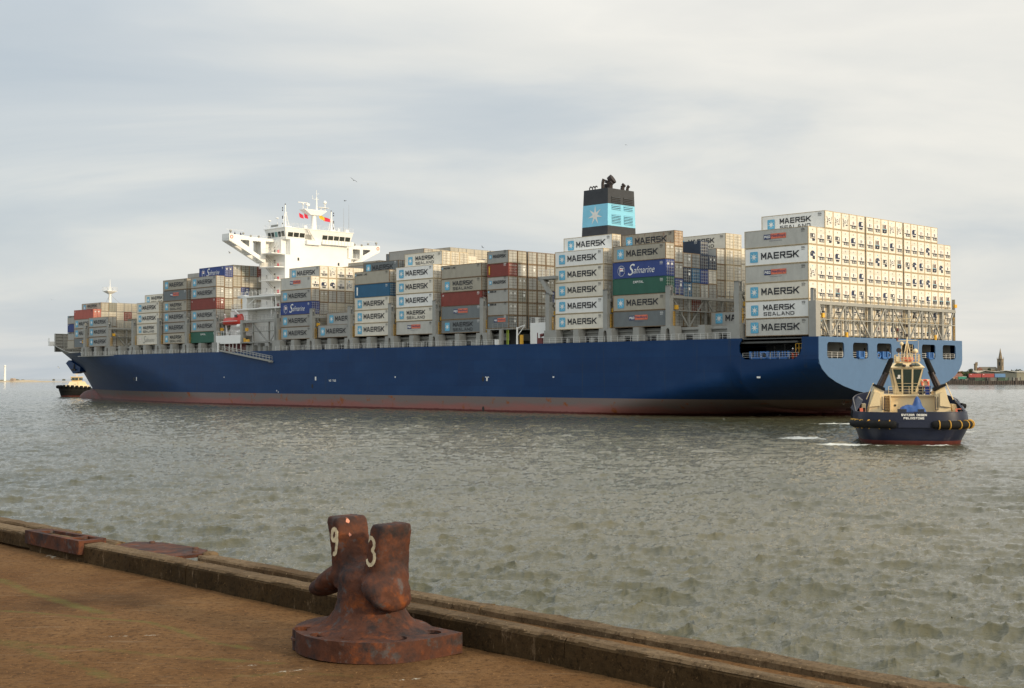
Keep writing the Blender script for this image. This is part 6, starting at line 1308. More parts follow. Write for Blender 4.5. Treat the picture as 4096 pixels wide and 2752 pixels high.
        mb = MB(); mb.tube((X(2.42), 6.8, 6.95), (X(1.75), 6.7, 8.55), .30, .27, n=14); mb.lathe([(.27, 0), (.25, .12), (.15, .2), (0, .23)], (X(1.74), 6.7, 8.5), 12); mb.build('exhaust_cowl', MATS['rubber'], o)
        mb = MB(); mb.tube((X(4.3), 6, 4.4), (X(3.6), 6, 6.1), .05, n=5); mb.build('handrail', CR, o)
        mb = MB(); mb.tube((X(2.5), 5.5, 3.35), (X(2.5), 5.5, 4.7), .05, n=5); mb.tube((X(2.75), 5.5, 3.35), (X(2.75), 5.5, 4.7), .05, n=5); mb.tube((X(2.5), 5.5, 3.35), (X(2.75), 5.5, 3.35), .05, n=5); mb.build('pipe_guard', MATS['stack_brown'], o)
        mb = MB(); mb.hexa([(X(4.4), 7, 2.1), (X(5.0), 7, 2.1), (X(5.0), 11, 2.1), (X(4.4), 11, 2.1), (X(4.3), 7.2, 3.9), (X(4.7), 7.2, 3.9), (X(4.7), 10.8, 3.9), (X(4.3), 10.8, 3.9)]); mb.build('side_locker', CR, o)
        mb = MB(); mb.box(min(X(4.45), X(5.0)), max(X(4.45), X(5.0)), 5.2, 5.6, 2.1, 3.5); mb.build('orange_locker', MATS['orange_box'], o)
    # stairs, door, details on the aft bulkhead
    mb = MB()
    for i in range(9): z = 2.2 + i * .29; mb.box(-2.6, -1.95, 5.9 + i * .17, 6.15 + i * .17, z, z + .07)
    mb.box(-2.68, -2.6, 5.8, 7.6, 2.1, 4.8); mb.box(-1.95, -1.87, 5.8, 7.6, 2.1, 4.8); mb.build('stair', CR, root)
    mb = MB(); mb.box(-1.75, -1.05, 7.54, 7.6, 2.2, 4.15); mb.build('door', CR, dh)
    mb = MB(); mb.lathe([(.12, 0), (.12, .03)], (0, 0, 0), 12); q = mb.build('porthole', MATS['dark_recess'], dh); q.matrix_parent_inverse = Matrix(); q.location = (-1.35, 7.53, 3.75); q.rotation_euler = (pi / 2, 0, 0)
    mb = MB(); mb.rail((-2.0, 7.35, 4.88), (2.8, 7.35, 4.88), .85, 7, .03); mb.rail((-2.75, 7.35, 4.88), (-2.75, 9.5, 4.88), .85, 3, .03); mb.build('railing', CR, dh)
    for x, m, lab in ((1.3, 'bin_black', 'black wheelie bin behind the rail on the tug deck'), (1.95, 'bin_blue', 'blue wheelie bin behind the rail on the tug deck')):
        mb = MB(); mb.hexa([(-.22, -.22, 0), (.22, -.22, 0), (.22, .22, 0), (-.22, .22, 0), (-.28, -.28, .85), (.28, -.28, .85), (.28, .28, .85), (-.28, .28, .85)]); mb.box(-.31, .31, -.31, .31, .85, .93); mb.tube((-.25, .3, .8), (.25, .3, .8), .03, n=5); o = mb.build('wheelie_bin', MATS[m]); o.matrix_world = M4 @ Matrix.Translation((x, 7.8, 4.89)); tag(o, lab, 'bin')
    # wheelhouse: tapering downwards, big panes
    mb = MB(); ZT_, ZB_ = 7.72, 4.88; fr_ = [(-1.62, 8.6, ZT_), (1.62, 8.6, ZT_), (1.75, 12.2, ZT_), (-1.75, 12.2, ZT_)]; bo = [(-1.02, 9.0, ZB_), (1.02, 9.0, ZB_), (1.25, 11.8, ZB_), (-1.25, 11.8, ZB_)]
    mb.hexa(bo + fr_); ch = [(-1.18, 9.2, 8.3), (1.18, 9.2, 8.3), (1.2, 11.8, 8.3), (-1.2, 11.8, 8.3)]; mb.hexa([(-1.78, 8.45, 7.72), (1.78, 8.45, 7.72), (1.9, 12.4, 7.72), (-1.9, 12.4, 7.72)] + ch); mb.box(-1.2, 1.2, 9.15, 11.9, 8.3, 8.36)
    wh = mb.build('wheelhouse', CR, root)
    def P(x, z, off=-.03):   # point on the aft face
        k = (z - ZB_) / (ZT_ - ZB_); return (x, 9.0 - .4 * k + off, z)
    def pane(pts, nm='window', m='tug_glass'):
        mb = MB(); mb.add([P(*p) for p in pts], [tuple(range(len(pts)))]); mb.build(nm, MATS[m], wh)
    pane([(-1.46, 7.55), (-.62, 7.55), (-.58, 5.1), (-.80, 5.15)]); pane([(-.44, 7.55), (.44, 7.55), (.40, 4.95), (-.40, 4.95)]); pane([(.62, 7.55), (1.46, 7.55), (.80, 5.15), (.58, 5.1)])
    for sgn in (-1, 1):
        mb = MB(); k0, k1 = 5.3, 7.5; mb.add([(sgn * (1.06 + (z - ZB_) * .212 + .03), y, z) for y, z in ((9.5, k0), (11.4, k0), (11.7, k1), (9.1, k1))], [(0, 1, 2, 3)]); mb.build('window', MATS['tug_glass'], wh)
        mb = MB(); mb.add([(sgn * .35, 8.5, 7.9), (sgn * 1.35, 8.5, 7.9), (sgn * 1.05, 8.98, 8.2), (sgn * .45, 8.98, 8.2)], [(0, 1, 2, 3)]); mb.build('skylight', MATS['tug_glass'], wh)
    mb = MB(); put_text(mb, 'JR', lambda u, v: P(u, v, -.04), -1.08, -.72, 6.55, 6.95, 0, .04); mb.build('lettering', MATS['letter_white'], wh)
    mb = MB(); mb.bar(P(-1.2, 6.05, -.05), P(1.2, 6.05, -.05), .03, .03); mb.box(-.32, .28, 8.9, 9.3, 5.0, 5.55, 1); mb.build('grab_rail', [CR, MATS['unit_dark']], wh)
    mb = MB(); mb.box(-.3, .25, 9.4, 9.8, 5.2, 6.9); mb.build('helm_seat', MATS['unit_maroon'], wh)
    for x in (-.35, .35): mb = MB(); mb.lathe([(.1, 0), (.19, .06), (.19, .2), (.1, .25)], (x, 8.35, 7.8), 10); mb.build('floodlight', MATS['soot'], wh)
    # monkey island, mast, searchlights
    mb = MB(); mb.rail((-1.15, 8.9, 8.36), (1.3, 8.9, 8.36), .72, 6, .035); mb.rail((-1.15, 8.9, 8.36), (-1.15, 11.5, 8.36), .72, 3, .035); mb.rail((1.3, 8.9, 8.36), (1.3, 11.5, 8.36), .72, 3, .035); mb.box(-1.2, -.75, 8.9, 9.6, 8.36, 8.9); mb.build('railing', CR, wh)
    mb = MB(); mb.lathe([(.5, 0), (.58, .2), (.5, .4)], (.1, 10.3, 8.45), 14, sx=1.2); mb.lathe([(.4, 0), (.5, .2), (.3, .35)], (.1, 9.4, 8.36), 12); mb.build('liferaft', MATS['orange_box'], wh)
    mb = MB(); mb.tube((.05, 9.8, 8.36), (.05, 9.8, 13.4), .07, .04, 6); mb.tube((-.4, 9.3, 8.36), (.05, 9.8, 10.7), .05, n=6); mb.tube((.5, 9.3, 8.36), (.05, 9.8, 10.7), .05, n=6); mb.tube((.05, 10.6, 8.36), (.05, 9.8, 10.7), .05, n=6)
    mb.tube((-.95, 9.8, 10.55), (1.1, 9.8, 10.62), .045, n=5); mb.tube((-.95, 9.8, 12.9), (1.0, 9.8, 12.95), .03, n=5); mb.tube((.05, 9.8, 12.3), (-.8, 9.8, 12.9), .02, n=4); mb.tube((-.5, 9.8, 8.36), (-.5, 9.8, 10.1), .05, n=5); mb.tube((1.2, 9.8, 8.4), (1.2, 9.8, 10.6), .02, n=4)
    mb.tube((.35, 9.7, 8.36), (.35, 9.7, 10.2), .02, n=4); mb.tube((.6, 9.7, 8.36), (.6, 9.7, 10.2), .02, n=4)
    for i in range(6): mb.tube((.35, 9.7, 8.6 + i * .28), (.6, 9.7, 8.6 + i * .28), .02, n=4)
    mst = mb.build('mast', CR, wh)
    for x, z in ((.05, 11.0), (-.95, 10.6), (.05, 12.0), (-.9, 11.6), (.75, 12.95)): mb = MB(); mb.lathe([(.07, 0), (.1, .04), (.1, .3), (.06, .34)], (x, 9.8, z), 8); mb.build('signal_light', MATS['unit_maroon' if x < 0 else 'soot'], mst)
    mb = MB(); mb.tube((-.85, 8.9, 9.55), (-.85, 9.25, 9.55), .27, .2, 14); mb.build('searchlight', MATS['soot'], wh); mb = MB(); mb.lathe([(.05, 0), (.22, .06), (.27, .25), (.2, .45), (.05, .52)], (.85, 9.1, 9.2), 12); mb.tube((.85, 9.1, 8.36), (.85, 9.1, 9.2), .05, n=5); mb.tube((-.85, 9.1, 8.36), (-.85, 9.1, 9.3), .05, n=5); mb.lathe([(.05, 0), (.18, .1), (.2, .3), (.05, .42)], (-.5, 9.8, 10.05), 10); mb.build('satellite_dome', CR, wh)
    # winch under its blue tarpaulin on the aft deck (a loose cover: a thing of its own)
    mb = MB(); gx, gy = 22, 12; rq = random.Random(2); vs = []
    def hgt(x, y):
        h = 2.25 + 1.55 * max(0, 1 - abs((x + .05) / 1.55) ** 4) * max(0, 1 - abs((y - 3.6) / 1.25) ** 4)
        h += .62 * math.exp(-(((x - .60) / .40) ** 2 + ((y - 3.6) / .45) ** 2) ** 2.6) + .32 * math.exp(-(((x - .60) / .22) ** 2 + ((y - 3.6) / .3) ** 2)); h += .12 * max(0, min(1, (x + 1.6) / 3)) ; h += .75 * math.exp(-(((x - 1.7) / .55) ** 2 + ((y - 3.3) / .7) ** 2))
        return h + .045 * sin(9 * x + 3 * y) + .035 * sin(14 * y - 4 * x)
    N1 = 44
    for i in range(N1 + 1):
        for j in range(25): x = -1.75 + 4.1 * i / N1; y = 2.1 + 3.1 * j / 24; vs.append((x, y, hgt(x, y)))
    mb.add(vs, [(i * 25 + j, i * 25 + j + 1, (i + 1) * 25 + j + 1, (i + 1) * 25 + j) for i in range(N1) for j in range(24)], 0, True); o = mb.build('tarpaulin', MATS['tarp_blue']); o.matrix_world = M4; sm = o.modifiers.new('s', 'SOLIDIFY'); sm.thickness = .02; tag(o, 'creased blue tarpaulin draped over the winch on the tug', 'tarpaulin')
    mb = MB(); mb.box(-1.45, -.6, 1.6, 2.3, 2.1, 3.5); mb.box(.5, 1.1, 1.6, 2.3, 2.1, 3.5); mb.box(-1.3, 1.2, 2.8, 4.4, 2.1, 3.0); mb.build('towing_winch', MATS['unit_dark'], root)
    # life ring on its board
    mb = MB(); mb.box(1.35, 2.25, 9.0, 9.06, 5.5, 6.5); bd = mb.build('ring_board', CR, root)
    mb = MB(); mb.path([(.33 * cos(a), 0, .38 * sin(a)) for a in np.linspace(0, 2 * pi, 18)], .085, 7); o = mb.build('life_ring', MATS['ring_orange']); o.matrix_world = M4 @ Matrix.Translation((1.8, 8.9, 6.05)); tag(o, 'orange life ring hung on the tug beside its wheelhouse', 'life ring')
    mb = MB()
    for a in (.8, 2.4, 3.9, 5.5): mb.path([((.33 + 0) * cos(a + d), 0, .38 * sin(a + d)) for d in (-.12, 0, .12)], .092, 7)
    mb.build('white_band', MATS['letter_white'], o)
    for x, z, r in ((-4.6, 3.4, .1), (4.75, 3.3, .17)): mb = MB(); mb.tube((x, 4.5, 2.1), (x, 4.5, z + .05), r, n=8); mb.lathe([(r * 1.2, 0), (r * 1.3, .08), (r, .14)], (x, 4.5, z), 8); mb.build('bollard', MATS['rubber'], root)
    for sgn in (-1, 1): mb = MB(); mb.hexa([(sgn * 5.35, 5.4, 3.1), (sgn * 5.55, 5.4, 3.1), (sgn * 5.75, 12, 3.4), (sgn * 5.45, 12, 3.4), (sgn * 4.6, 7.2, 4.3), (sgn * 4.75, 7.2, 4.3), (sgn * 5.0, 12, 4.6), (sgn * 4.8, 12, 4.6)]); mb.build('side_bulwark', NV, root)
    mb = MB(); mb.tube((5.35, 9, 3.75), (5.8, 9.2, 3.65), .28, n=10); mb.lathe([(.4, 0), (.55, .4), (.5, 1.1), (.3, 1.3)], (-5.25, 10, 2.2), 10); mb.build('side_fender', MATS['rubber'], root)
    person('person', M4 @ Matrix.Translation((.15, 9.9, 5.0)), MATS['cloth_dark'], MATS['cloth_dark'], None, 'dark-clothed helmsman standing inside the tug wheelhouse')
main_tug()
def bow_tug():
    M4 = Matrix.Translation((-158.0, 486, 0)) @ Matrix.Rotation(radians(177), 4, 'Z'); root = empty('tugboat', M4); tag(root, 'small black and cream tug with tyre fenders half hidden by the bow', 'boat')
    tug_hull(root, 'rubber', [(3.8, 1.5, 23, -1.0), (4.2, .8, 23.5, 0), (4.3, .7, 23.6, .36), (4.35, .65, 23.6, .40), (4.9, .1, 24.1, 1.3), (5.0, 0, 24.4, 2.0), (5.0, 0, 24.4, 2.4)])
    mb = MB(); ol = tug_outline(5.15, -.1, 24.8, 26); rq = random.Random(3)
    for x, y in ol:
        z = 2.35 + max(0, (y - 5.5) / 2.5 if y < 8 else 1) * .6 + max(0, (y - 12) / 12) * .7; mb.lathe([(.35, -.5), (.62, -.3), (.62, .3), (.35, .5)], (x, y, z), 9)
    mb.build('tyre_fender', MATS['rubber'], root)
    CR = MATS['tug_cream']; mb = MB(); mb.hexa([(-3.4, 4, 2.3), (3.4, 4, 2.3), (2.6, 19, 3.2), (-2.6, 19, 3.2), (-2.9, 5, 4.2), (2.9, 5, 4.2), (2.0, 15, 4.2), (-2.0, 15, 4.2)]); mb.hexa([(-2.4, 5.5, 4.2), (2.4, 5.5, 4.2), (1.9, 12.5, 4.2), (-1.9, 12.5, 4.2), (-2.0, 6.5, 5.4), (2.0, 6.5, 5.4), (1.6, 11.5, 5.4), (-1.6, 11.5, 5.4)])
    mb.hexa([(-1.3, 7.6, 5.4), (1.3, 7.6, 5.4), (1.3, 10.4, 5.4), (-1.3, 10.4, 5.4), (-1.5, 7.2, 7.0), (1.5, 7.2, 7.0), (1.5, 10.9, 7.0), (-1.5, 10.9, 7.0)]); mb.box(-1.7, 1.7, 7.0, 11.1, 7.0, 7.2); mb.tube((0, 9, 7.2), (0, 9, 10.2), .12, .06, 6); mb.box(-.8, .8, 8.7, 9.2, 8.0, 8.15); mb.tube((-2.2, 13.5, 4.2), (-2.2, 13.5, 5.2), .25, n=8); mb.build('superstructure', CR, root).location.y = 4
    mb = MB()
    for x in (-1.56, 1.51):
        for y in (7.5, 8.8, 9.8): mb.box(x, x + .05, y, y + .9, 5.9, 6.75)
    for x in (-1.1, .1): mb.box(x, x + 1.0, 10.78, 10.86, 5.9, 6.75)
    mb.build('window', MATS['tug_glass'], root).location.y = 4
bow_tug()
# ---------------------------------------------------------------- far shore, right: quay, yard, sheds, church
mat('far_quay', (.075, .06, .05), .9, var=.35, scale=.35, stretch=(2, 1, .2)); mat('far_ground', (.10, .095, .07), .9); mat('shed_dark', (.10, .11, .095), .8, var=.2, scale=.08); mat('shed_roof', (.42, .41, .36), .7, var=.1, scale=.05); mat('shed_beige', (.24, .23, .17), .8, var=.15, scale=.05)
mat('church_stone', (.20, .155, .10), .9, var=.25, scale=.25); mat('church_roof', (.14, .12, .085), .8, var=.2, scale=.2); mat('brick_red', (.28, .13, .08), .9, var=.2, scale=.2); mat('roof_tile', (.22, .10, .07), .9, var=.2, scale=.3); mat('render_cream', (.45, .38, .29), .8)
mat('leaf_dark', (.045, .06, .03), .9, var=.45, scale=.5); mat('leaf_green', (.10, .115, .035), .9, var=.45, scale=.5); mat('leaf_orange', (.21, .11, .035), .9, var=.4, scale=.5); mat('bark', (.06, .045, .03), .9); mat('sand', (.45, .36, .24), .9, var=.15, scale=.05); mat('scrub', (.16, .14, .08), .9, var=.3, scale=.05); mat('concrete_far', (.35, .28, .22), .9)
mat('rack_green', (.06, .15, .08), .7); mat('far_red', (.33, .05, .045), .6, var=.1, scale=.2); mat('far_blue', (.10, .21, .37), .6, var=.1, scale=.2); mat('far_green', (.03, .22, .15), .6)
def shore():
    g = MB(); out = [(452, 1362)] + [(1900, 1362), (1900, 4200), (330, 4200), (430, 1800), (452, 1500)]; g.prism(out, -1, 4.1, 2); tag(g.build('far_bank', MATS['far_ground']), kind='structure')
    q = MB(); q.box(455, 1900, 1358.6, 1361.9, -1, 4.2); q.add([(452, 1362, -1), (455, 1358.7, -1), (455, 1358.7, 4.1), (452, 1362, 4.1)], [(0, 1, 2, 3)])
    x = 456
    while x < 600: q.box(x, x + .7, 1358.1, 1358.6, -1, 4.3 if (x % 9) < 7 else 3.2); x += 1.9
    for x in (498.5, 527): q.box(x, x + 2.4, 1357.6, 1359, -1, 7.0)
    tag(q.build('far_quay_wall', MATS['far_quay']), 'dark piled quay wall along the far right shore', 'wall')
    # flat racks
    for k, (x0, x1, m, lab) in enumerate(((486.6, 497.4, 'rack_green', 'stack of green flat racks on the far quay, under the left red box'), (499.4, 509.9, 'deck_grey', 'stack of white-edged flat racks on the far quay under the right red box'), (510.7, 522.7, 'rack_green', 'stack of green flat racks on the far quay below the blue box'), (526.6, 535.2, 'deck_grey', 'rightmost stack of flat racks on the far quay'))):
        r = MB()
        for j in range(3): z = 4.2 + j * 1.15; r.box(x0, x1, 1364, 1366.4, z, z + .42, 0); r.box(x0, x0 + .4, 1364, 1366.4, z, z + 1.1, 1); r.box(x1 - .4, x1, 1364, 1366.4, z, z + 1.1, 1); r.box(x0 + 2, x1 - 2, 1364, 1364.2, z + .42, z + .5, 1)
        tag(r.build('flat_rack', [MATS[m], MATS['deck_dark']]), lab, 'rack', 'stacks of flat racks on the far quay')
    for (x0, x1, z0, z1, m, lab, y) in ((483.6, 496.5, 7.5, 11.4, 'far_red', 'left of two long red containers on the far shore', 1372), (497.1, 510.2, 7.5, 11.4, 'far_red', 'right of two long red containers on the far shore', 1372), (510.8, 522.0, 7.6, 11.4, 'far_blue', 'light blue container beside the two red ones, far shore', 1372), (471.8, 480.2, 4.9, 8.3, 'far_green', 'teal green container low on the far quay left of the red ones', 1370)):
        r = MB(); r.box(x0, x1, y, y + 2.6, z0, z1, 0); 
        for x in (x0, x1 - .25): r.box(x, x + .25, y - .05, y, z0, z1, 1)
        r.box(x0, x1, y - .05, y, z1 - .2, z1, 1); r.box(x0 + .3, x1 - .3, y + .1, y + 2.5, 4.1, z0, 2)
        if m == 'far_red': r.box(x0 + 1.4, x0 + 2.6, y - .06, y, z1 - 1.0, z1 - .6, 3)
        tag(r.build('shipping_container', [MATS[m], MATS[m], MATS['dark_recess'], MATS['letter_white']]), lab, 'container', 'containers on the far shore')
    tk = MB(); tk.tube((477.5, 1376, 7.6), (482.0, 1376, 7.6), 1.3, n=12); tk.box(478, 481.5, 1375, 1377, 4.1, 6.6); tag(tk.build('storage_tank', MATS['concrete_far']), 'pale rounded tank behind the teal container', 'tank')
    # sheds
    sh = empty('warehouse', loc=(545, 1480, 4.1)); tag(sh, 'dark double-gabled warehouse with pale roof edges below the church', 'building')
    def part(name, mb, m): o = mb.build(name, m, sh); o.location = (-545, -1480, -4.1)
    m = MB(); m.prism([(519, 4.1), (576, 4.1), (576, 13.2), (563, 15.0), (551.5, 13.7), (539, 14.9), (530, 12.6), (519, 14.4)], 1480, 1520, 1); part('wall', m, MATS['shed_dark'])
    m = MB()
    for a, b in (((524, 15.0), (531, 12.9)), ((531, 12.9), (539, 15.3)), ((539, 15.3), (551.5, 14.0)), ((551.5, 14.0), (563, 15.4)), ((563, 15.4), (576.5, 13.6))): m.bar((a[0], 1479, a[1]), (b[0], 1479, b[1]), 3, .55)
    m.prism([(524, 15.2), (538.8, 15.3), (533, 12.9), (530, 12.9)], 1478.5, 1479.2, 1); part('roof', m, MATS['shed_roof'])
    s2 = MB(); s2.box(576.4, 640, 1481, 1520, 4.1, 13.2); s2.box(576, 641, 1480, 1521, 13.2, 14.9, 1)
    for x in (590, 604): s2.box(x, x + 5, 1480.8, 1481, 4.1, 9.5, 2)
    tag(s2.build('warehouse', [MATS['shed_beige'], MATS['shed_roof'], MATS['shed_dark']]), 'beige flat-roofed warehouse at the right frame edge', 'building')
    # church
    ch = empty('church', loc=(600, 1600, 4)); tag(ch, 'stone church with square tower and tall spire on the far shore', 'church')
    def cp(name, mb, mts): o = mb.build(name, mts, ch); o.location = (-600, -1600, -4); return o
    def oriented(cx_, cy_, hw, z0, z1): return [(cx_ - hw, cy_, z0), (cx_, cy_ - hw, z0), (cx_ + hw, cy_, z0), (cx_, cy_ + hw, z0), (cx_ - hw, cy_, z1), (cx_, cy_ - hw, z1), (cx_ + hw, cy_, z1), (cx_, cy_ + hw, z1)]
    m = MB(); c = (602.7, 1600); m.hexa(oriented(*c, 4.1, 4, 30.4)); 
    for a in ((-4.1, 0), (0, -4.1), (4.1, 0), (0, 4.1)): m.tube((c[0] + a[0] * .97, c[1] + a[1] * .97, 30), (c[0] + a[0] * .97, c[1] + a[1] * .97, 33.2), .45, .05, 5)
    m.hexa(oriented(*c, 4.3, 29.6, 30.0)); m.hexa(oriented(*c, 4.25, 20, 20.4)); tw = cp('tower', m, MATS['church_stone'])
    m = MB(); m.tube((c[0], c[1], 30.2), (c[0], c[1], 43.8), 2.7, .08, 8, cap=False); cp('spire', m, MATS['church_stone'])
    m = MB()
    for z, h in ((22, 4.5), (14, 2.5)):
        for d in (-1, 1): m = MB(); m.add([(c[0] + d * 1.5, c[1] - 2.65, z), (c[0] + d * 2.7, c[1] - 1.45, z), (c[0] + d * 2.7, c[1] - 1.45, z + h), (c[0] + d * 1.5, c[1] - 2.65, z + h)], [(0, 1, 2, 3)]); cp('belfry_window', m, MATS['dark_recess'])
    m = MB(); m.box(579.2, 600, 1601, 1613, 4, 17.0); cp('nave', m, MATS['church_stone']); m = MB(); m.prism([(1600.4, 16.8), (1607, 20.6), (1613.6, 16.8)], 578.8, 600, 0); cp('nave_roof', m, MATS['church_roof'])
    m = MB(); m.box(579.6, 606, 1597, 1601, 4, 13.5); m.prism([(1596.6, 13.4), (1601, 16.0), (1601, 13.4)], 579.2, 606.5, 0)
    for k in range(8): m.box(581 + k * 2.6, 581.5 + k * 2.6, 1600.7, 1601, 14.2, 16.4, 1)
    cp('aisle', m, [MATS['church_stone'], MATS['church_stone']])
    wt_ = MB(); wt_.tube((571.3, 1598, 4), (571.3, 1598, 23.6), 2.5, 1.9, 8); wt_.tube((571.3, 1598, 23.4), (571.3, 1598, 24.2), 2.4, 2.4, 8); wt_.tube((571.3, 1598, 24.2), (571.3, 1598, 26.4), 1.4, .3, 8); wt_.box(572.4, 573.6, 1597, 1598.5, 22, 26.6); tag(wt_.build('old_lighthouse', MATS['church_stone']), 'squat stone tower with turret left of the church', 'tower')
    hb = MB(); hb.box(573.6, 579.0, 1596, 1606, 4, 17.6); hb.prism([(573.2, 17.5), (576.3, 19.9), (579.4, 17.5)], 1595.6, 1606, 1, 1)
    for x in (574.6, 576.6): hb.box(x, x + .9, 1595.9, 1596, 15.2, 16.8, 2)
    tag(hb.build('brick_house', [MATS['brick_red'], MATS['roof_tile'], MATS['dark_recess']]), 'dark brick gabled house between stone tower and church', 'house')
    for k, (x, w, z, y, wm, rm, lab) in enumerate(((476.5, 8, 9.2, 1420, 'render_cream', 'roof_tile', 'cream house with tiled roof furthest left on the far shore'), (486, 9, 9.4, 1425, 'brick_red', 'roof_tile', 'brick house second from the left on the far shore'), (463, 8, 7.8, 1415, 'render_cream', 'shed_roof', 'low pale shed nearest the ship\'s transom on the far shore'), (496, 8, 11.6, 1450, 'brick_red', 'roof_tile', 'tall brick house left of the dark tree'))):
        h = MB(); h.box(x, x + w, y, y + 8, 4.1, z - 1.6); h.prism([(y - .4, z - 1.7), (y + 4, z + .3), (y + 8.4, z - 1.7)], x - .3, x + w + .3, 0, 1)
        for q in range(3): h.box(x + 1 + q * 2.4, x + 2 + q * 2.4, y - .06, y, 5.2, 6.6, 2)
        h.box(x + w * .7, x + w * .7 + .8, y + 3.5, y + 4.5, z - .4, z + 1.2, 0)
        tag(h.build('house', [MATS[wm], MATS[rm], MATS['dark_recess']]), lab, 'house')
    # odds and ends along the quay edge left of the green box
    yd = MB(); rq = random.Random(8)
    for k in range(26): x = 457 + k * .95 + rq.uniform(-.3, .3); yd.box(x, x + rq.uniform(.6, 1.8), 1364 + rq.uniform(0, 3), 1369, 4.1, 4.6 + rq.uniform(.2, 2.2), rq.choice([0, 0, 1, 2]))
    tag(yd.build('stacked_materials', [MATS['shed_dark'], MATS['concrete_far'], MATS['far_quay']]), 'heap of stacked yard materials near the left end of far quay', 'material stack')
shore()
def tree(x, y, z0, h, r, leafm, lab, seed, n=900, grp=None):
    root = empty('tree', loc=(x, y, z0)); tag(root, lab, 'tree', grp); rq = random.Random(seed); m = MB(); m.tube((0, 0, 0), (0, 0, h * .55), r * .10, r * .05, 7)
    blobs = []
    for k in range(9):
        a = rq.uniform(0, 2 * pi); rr = rq.uniform(.1, .62) * r; zz = h * rq.uniform(.42, .86); q = rq.uniform(.28, .5) * r; blobs.append((rr * cos(a), rr * sin(a), zz, q)); m.tube((0, 0, h * .35), (rr * cos(a) * .8, rr * sin(a) * .8, zz), r * .035, r * .012, 5)
    m.build('trunk', MATS['bark'], root); c = MB(); s = r * .12
    for k in range(n):
        b = rq.choice(blobs); d = Vector((rq.gauss(0, 1), rq.gauss(0, 1), rq.gauss(0, .8))).normalized() * b[3] * rq.uniform(.55, 1.08); p = Vector(b[:3]) + d; u = Vector((rq.gauss(0, 1), rq.gauss(0, 1), rq.gauss(0, 1))).normalized(); v = u.orthogonal().normalized() * s * rq.uniform(.6, 1.3); w = u.cross(v).normalized() * s * rq.uniform(.6, 1.3); c.add([p - v, p + w * .7, p + v, p - w * .7], [(0, 1, 2, 3)])
    c.build('crown', MATS[leafm], root, recalc=False)
tree(522.3, 1478, 4.1, 14.3, 4.6, 'leaf_dark', 'tall dark tree left of the stone tower', 1, grp=None)
tree(516.5, 1468, 4.1, 9, 4.6, 'leaf_dark', 'lower dark tree left of and below the tall dark tree', 2)
for k, (x, z, r, mm, lab) in enumerate(((503, 12.2, 4.4, 'leaf_orange', 'orange autumn tree nearest the ship'), (508.5, 12.8, 3.6, 'leaf_orange', 'second orange autumn tree from the ship'), (513, 12.2, 3.6, 'leaf_green', 'yellow-green tree right of the orange trees'), (517.5, 11, 3.4, 'leaf_green', 'yellow-green tree touching the tall dark tree'))): tree(x, 1475, 4.1, z, r, mm, lab, 10 + k, 700)
tree(585.5, 1590, 4.1, 15.6, 4.4, 'leaf_dark', 'dark tree in front of the church nave', 21, 700)
for k, x in enumerate((622, 630, 637, 649, 656, 664, 673, 690)): tree(x, 1680, 4.1, (13.2, 13.4, 12.6, 14.2, 15, 14, 12.6, 13)[k], 5.2, 'leaf_dark', 'round dark tree on the skyline right of the church, ' + ('first', 'second', 'third', 'fourth', 'fifth', 'sixth', 'seventh', 'eighth')[k] + ' from the church', 30 + k, 400, 'trees on the skyline right of the church')
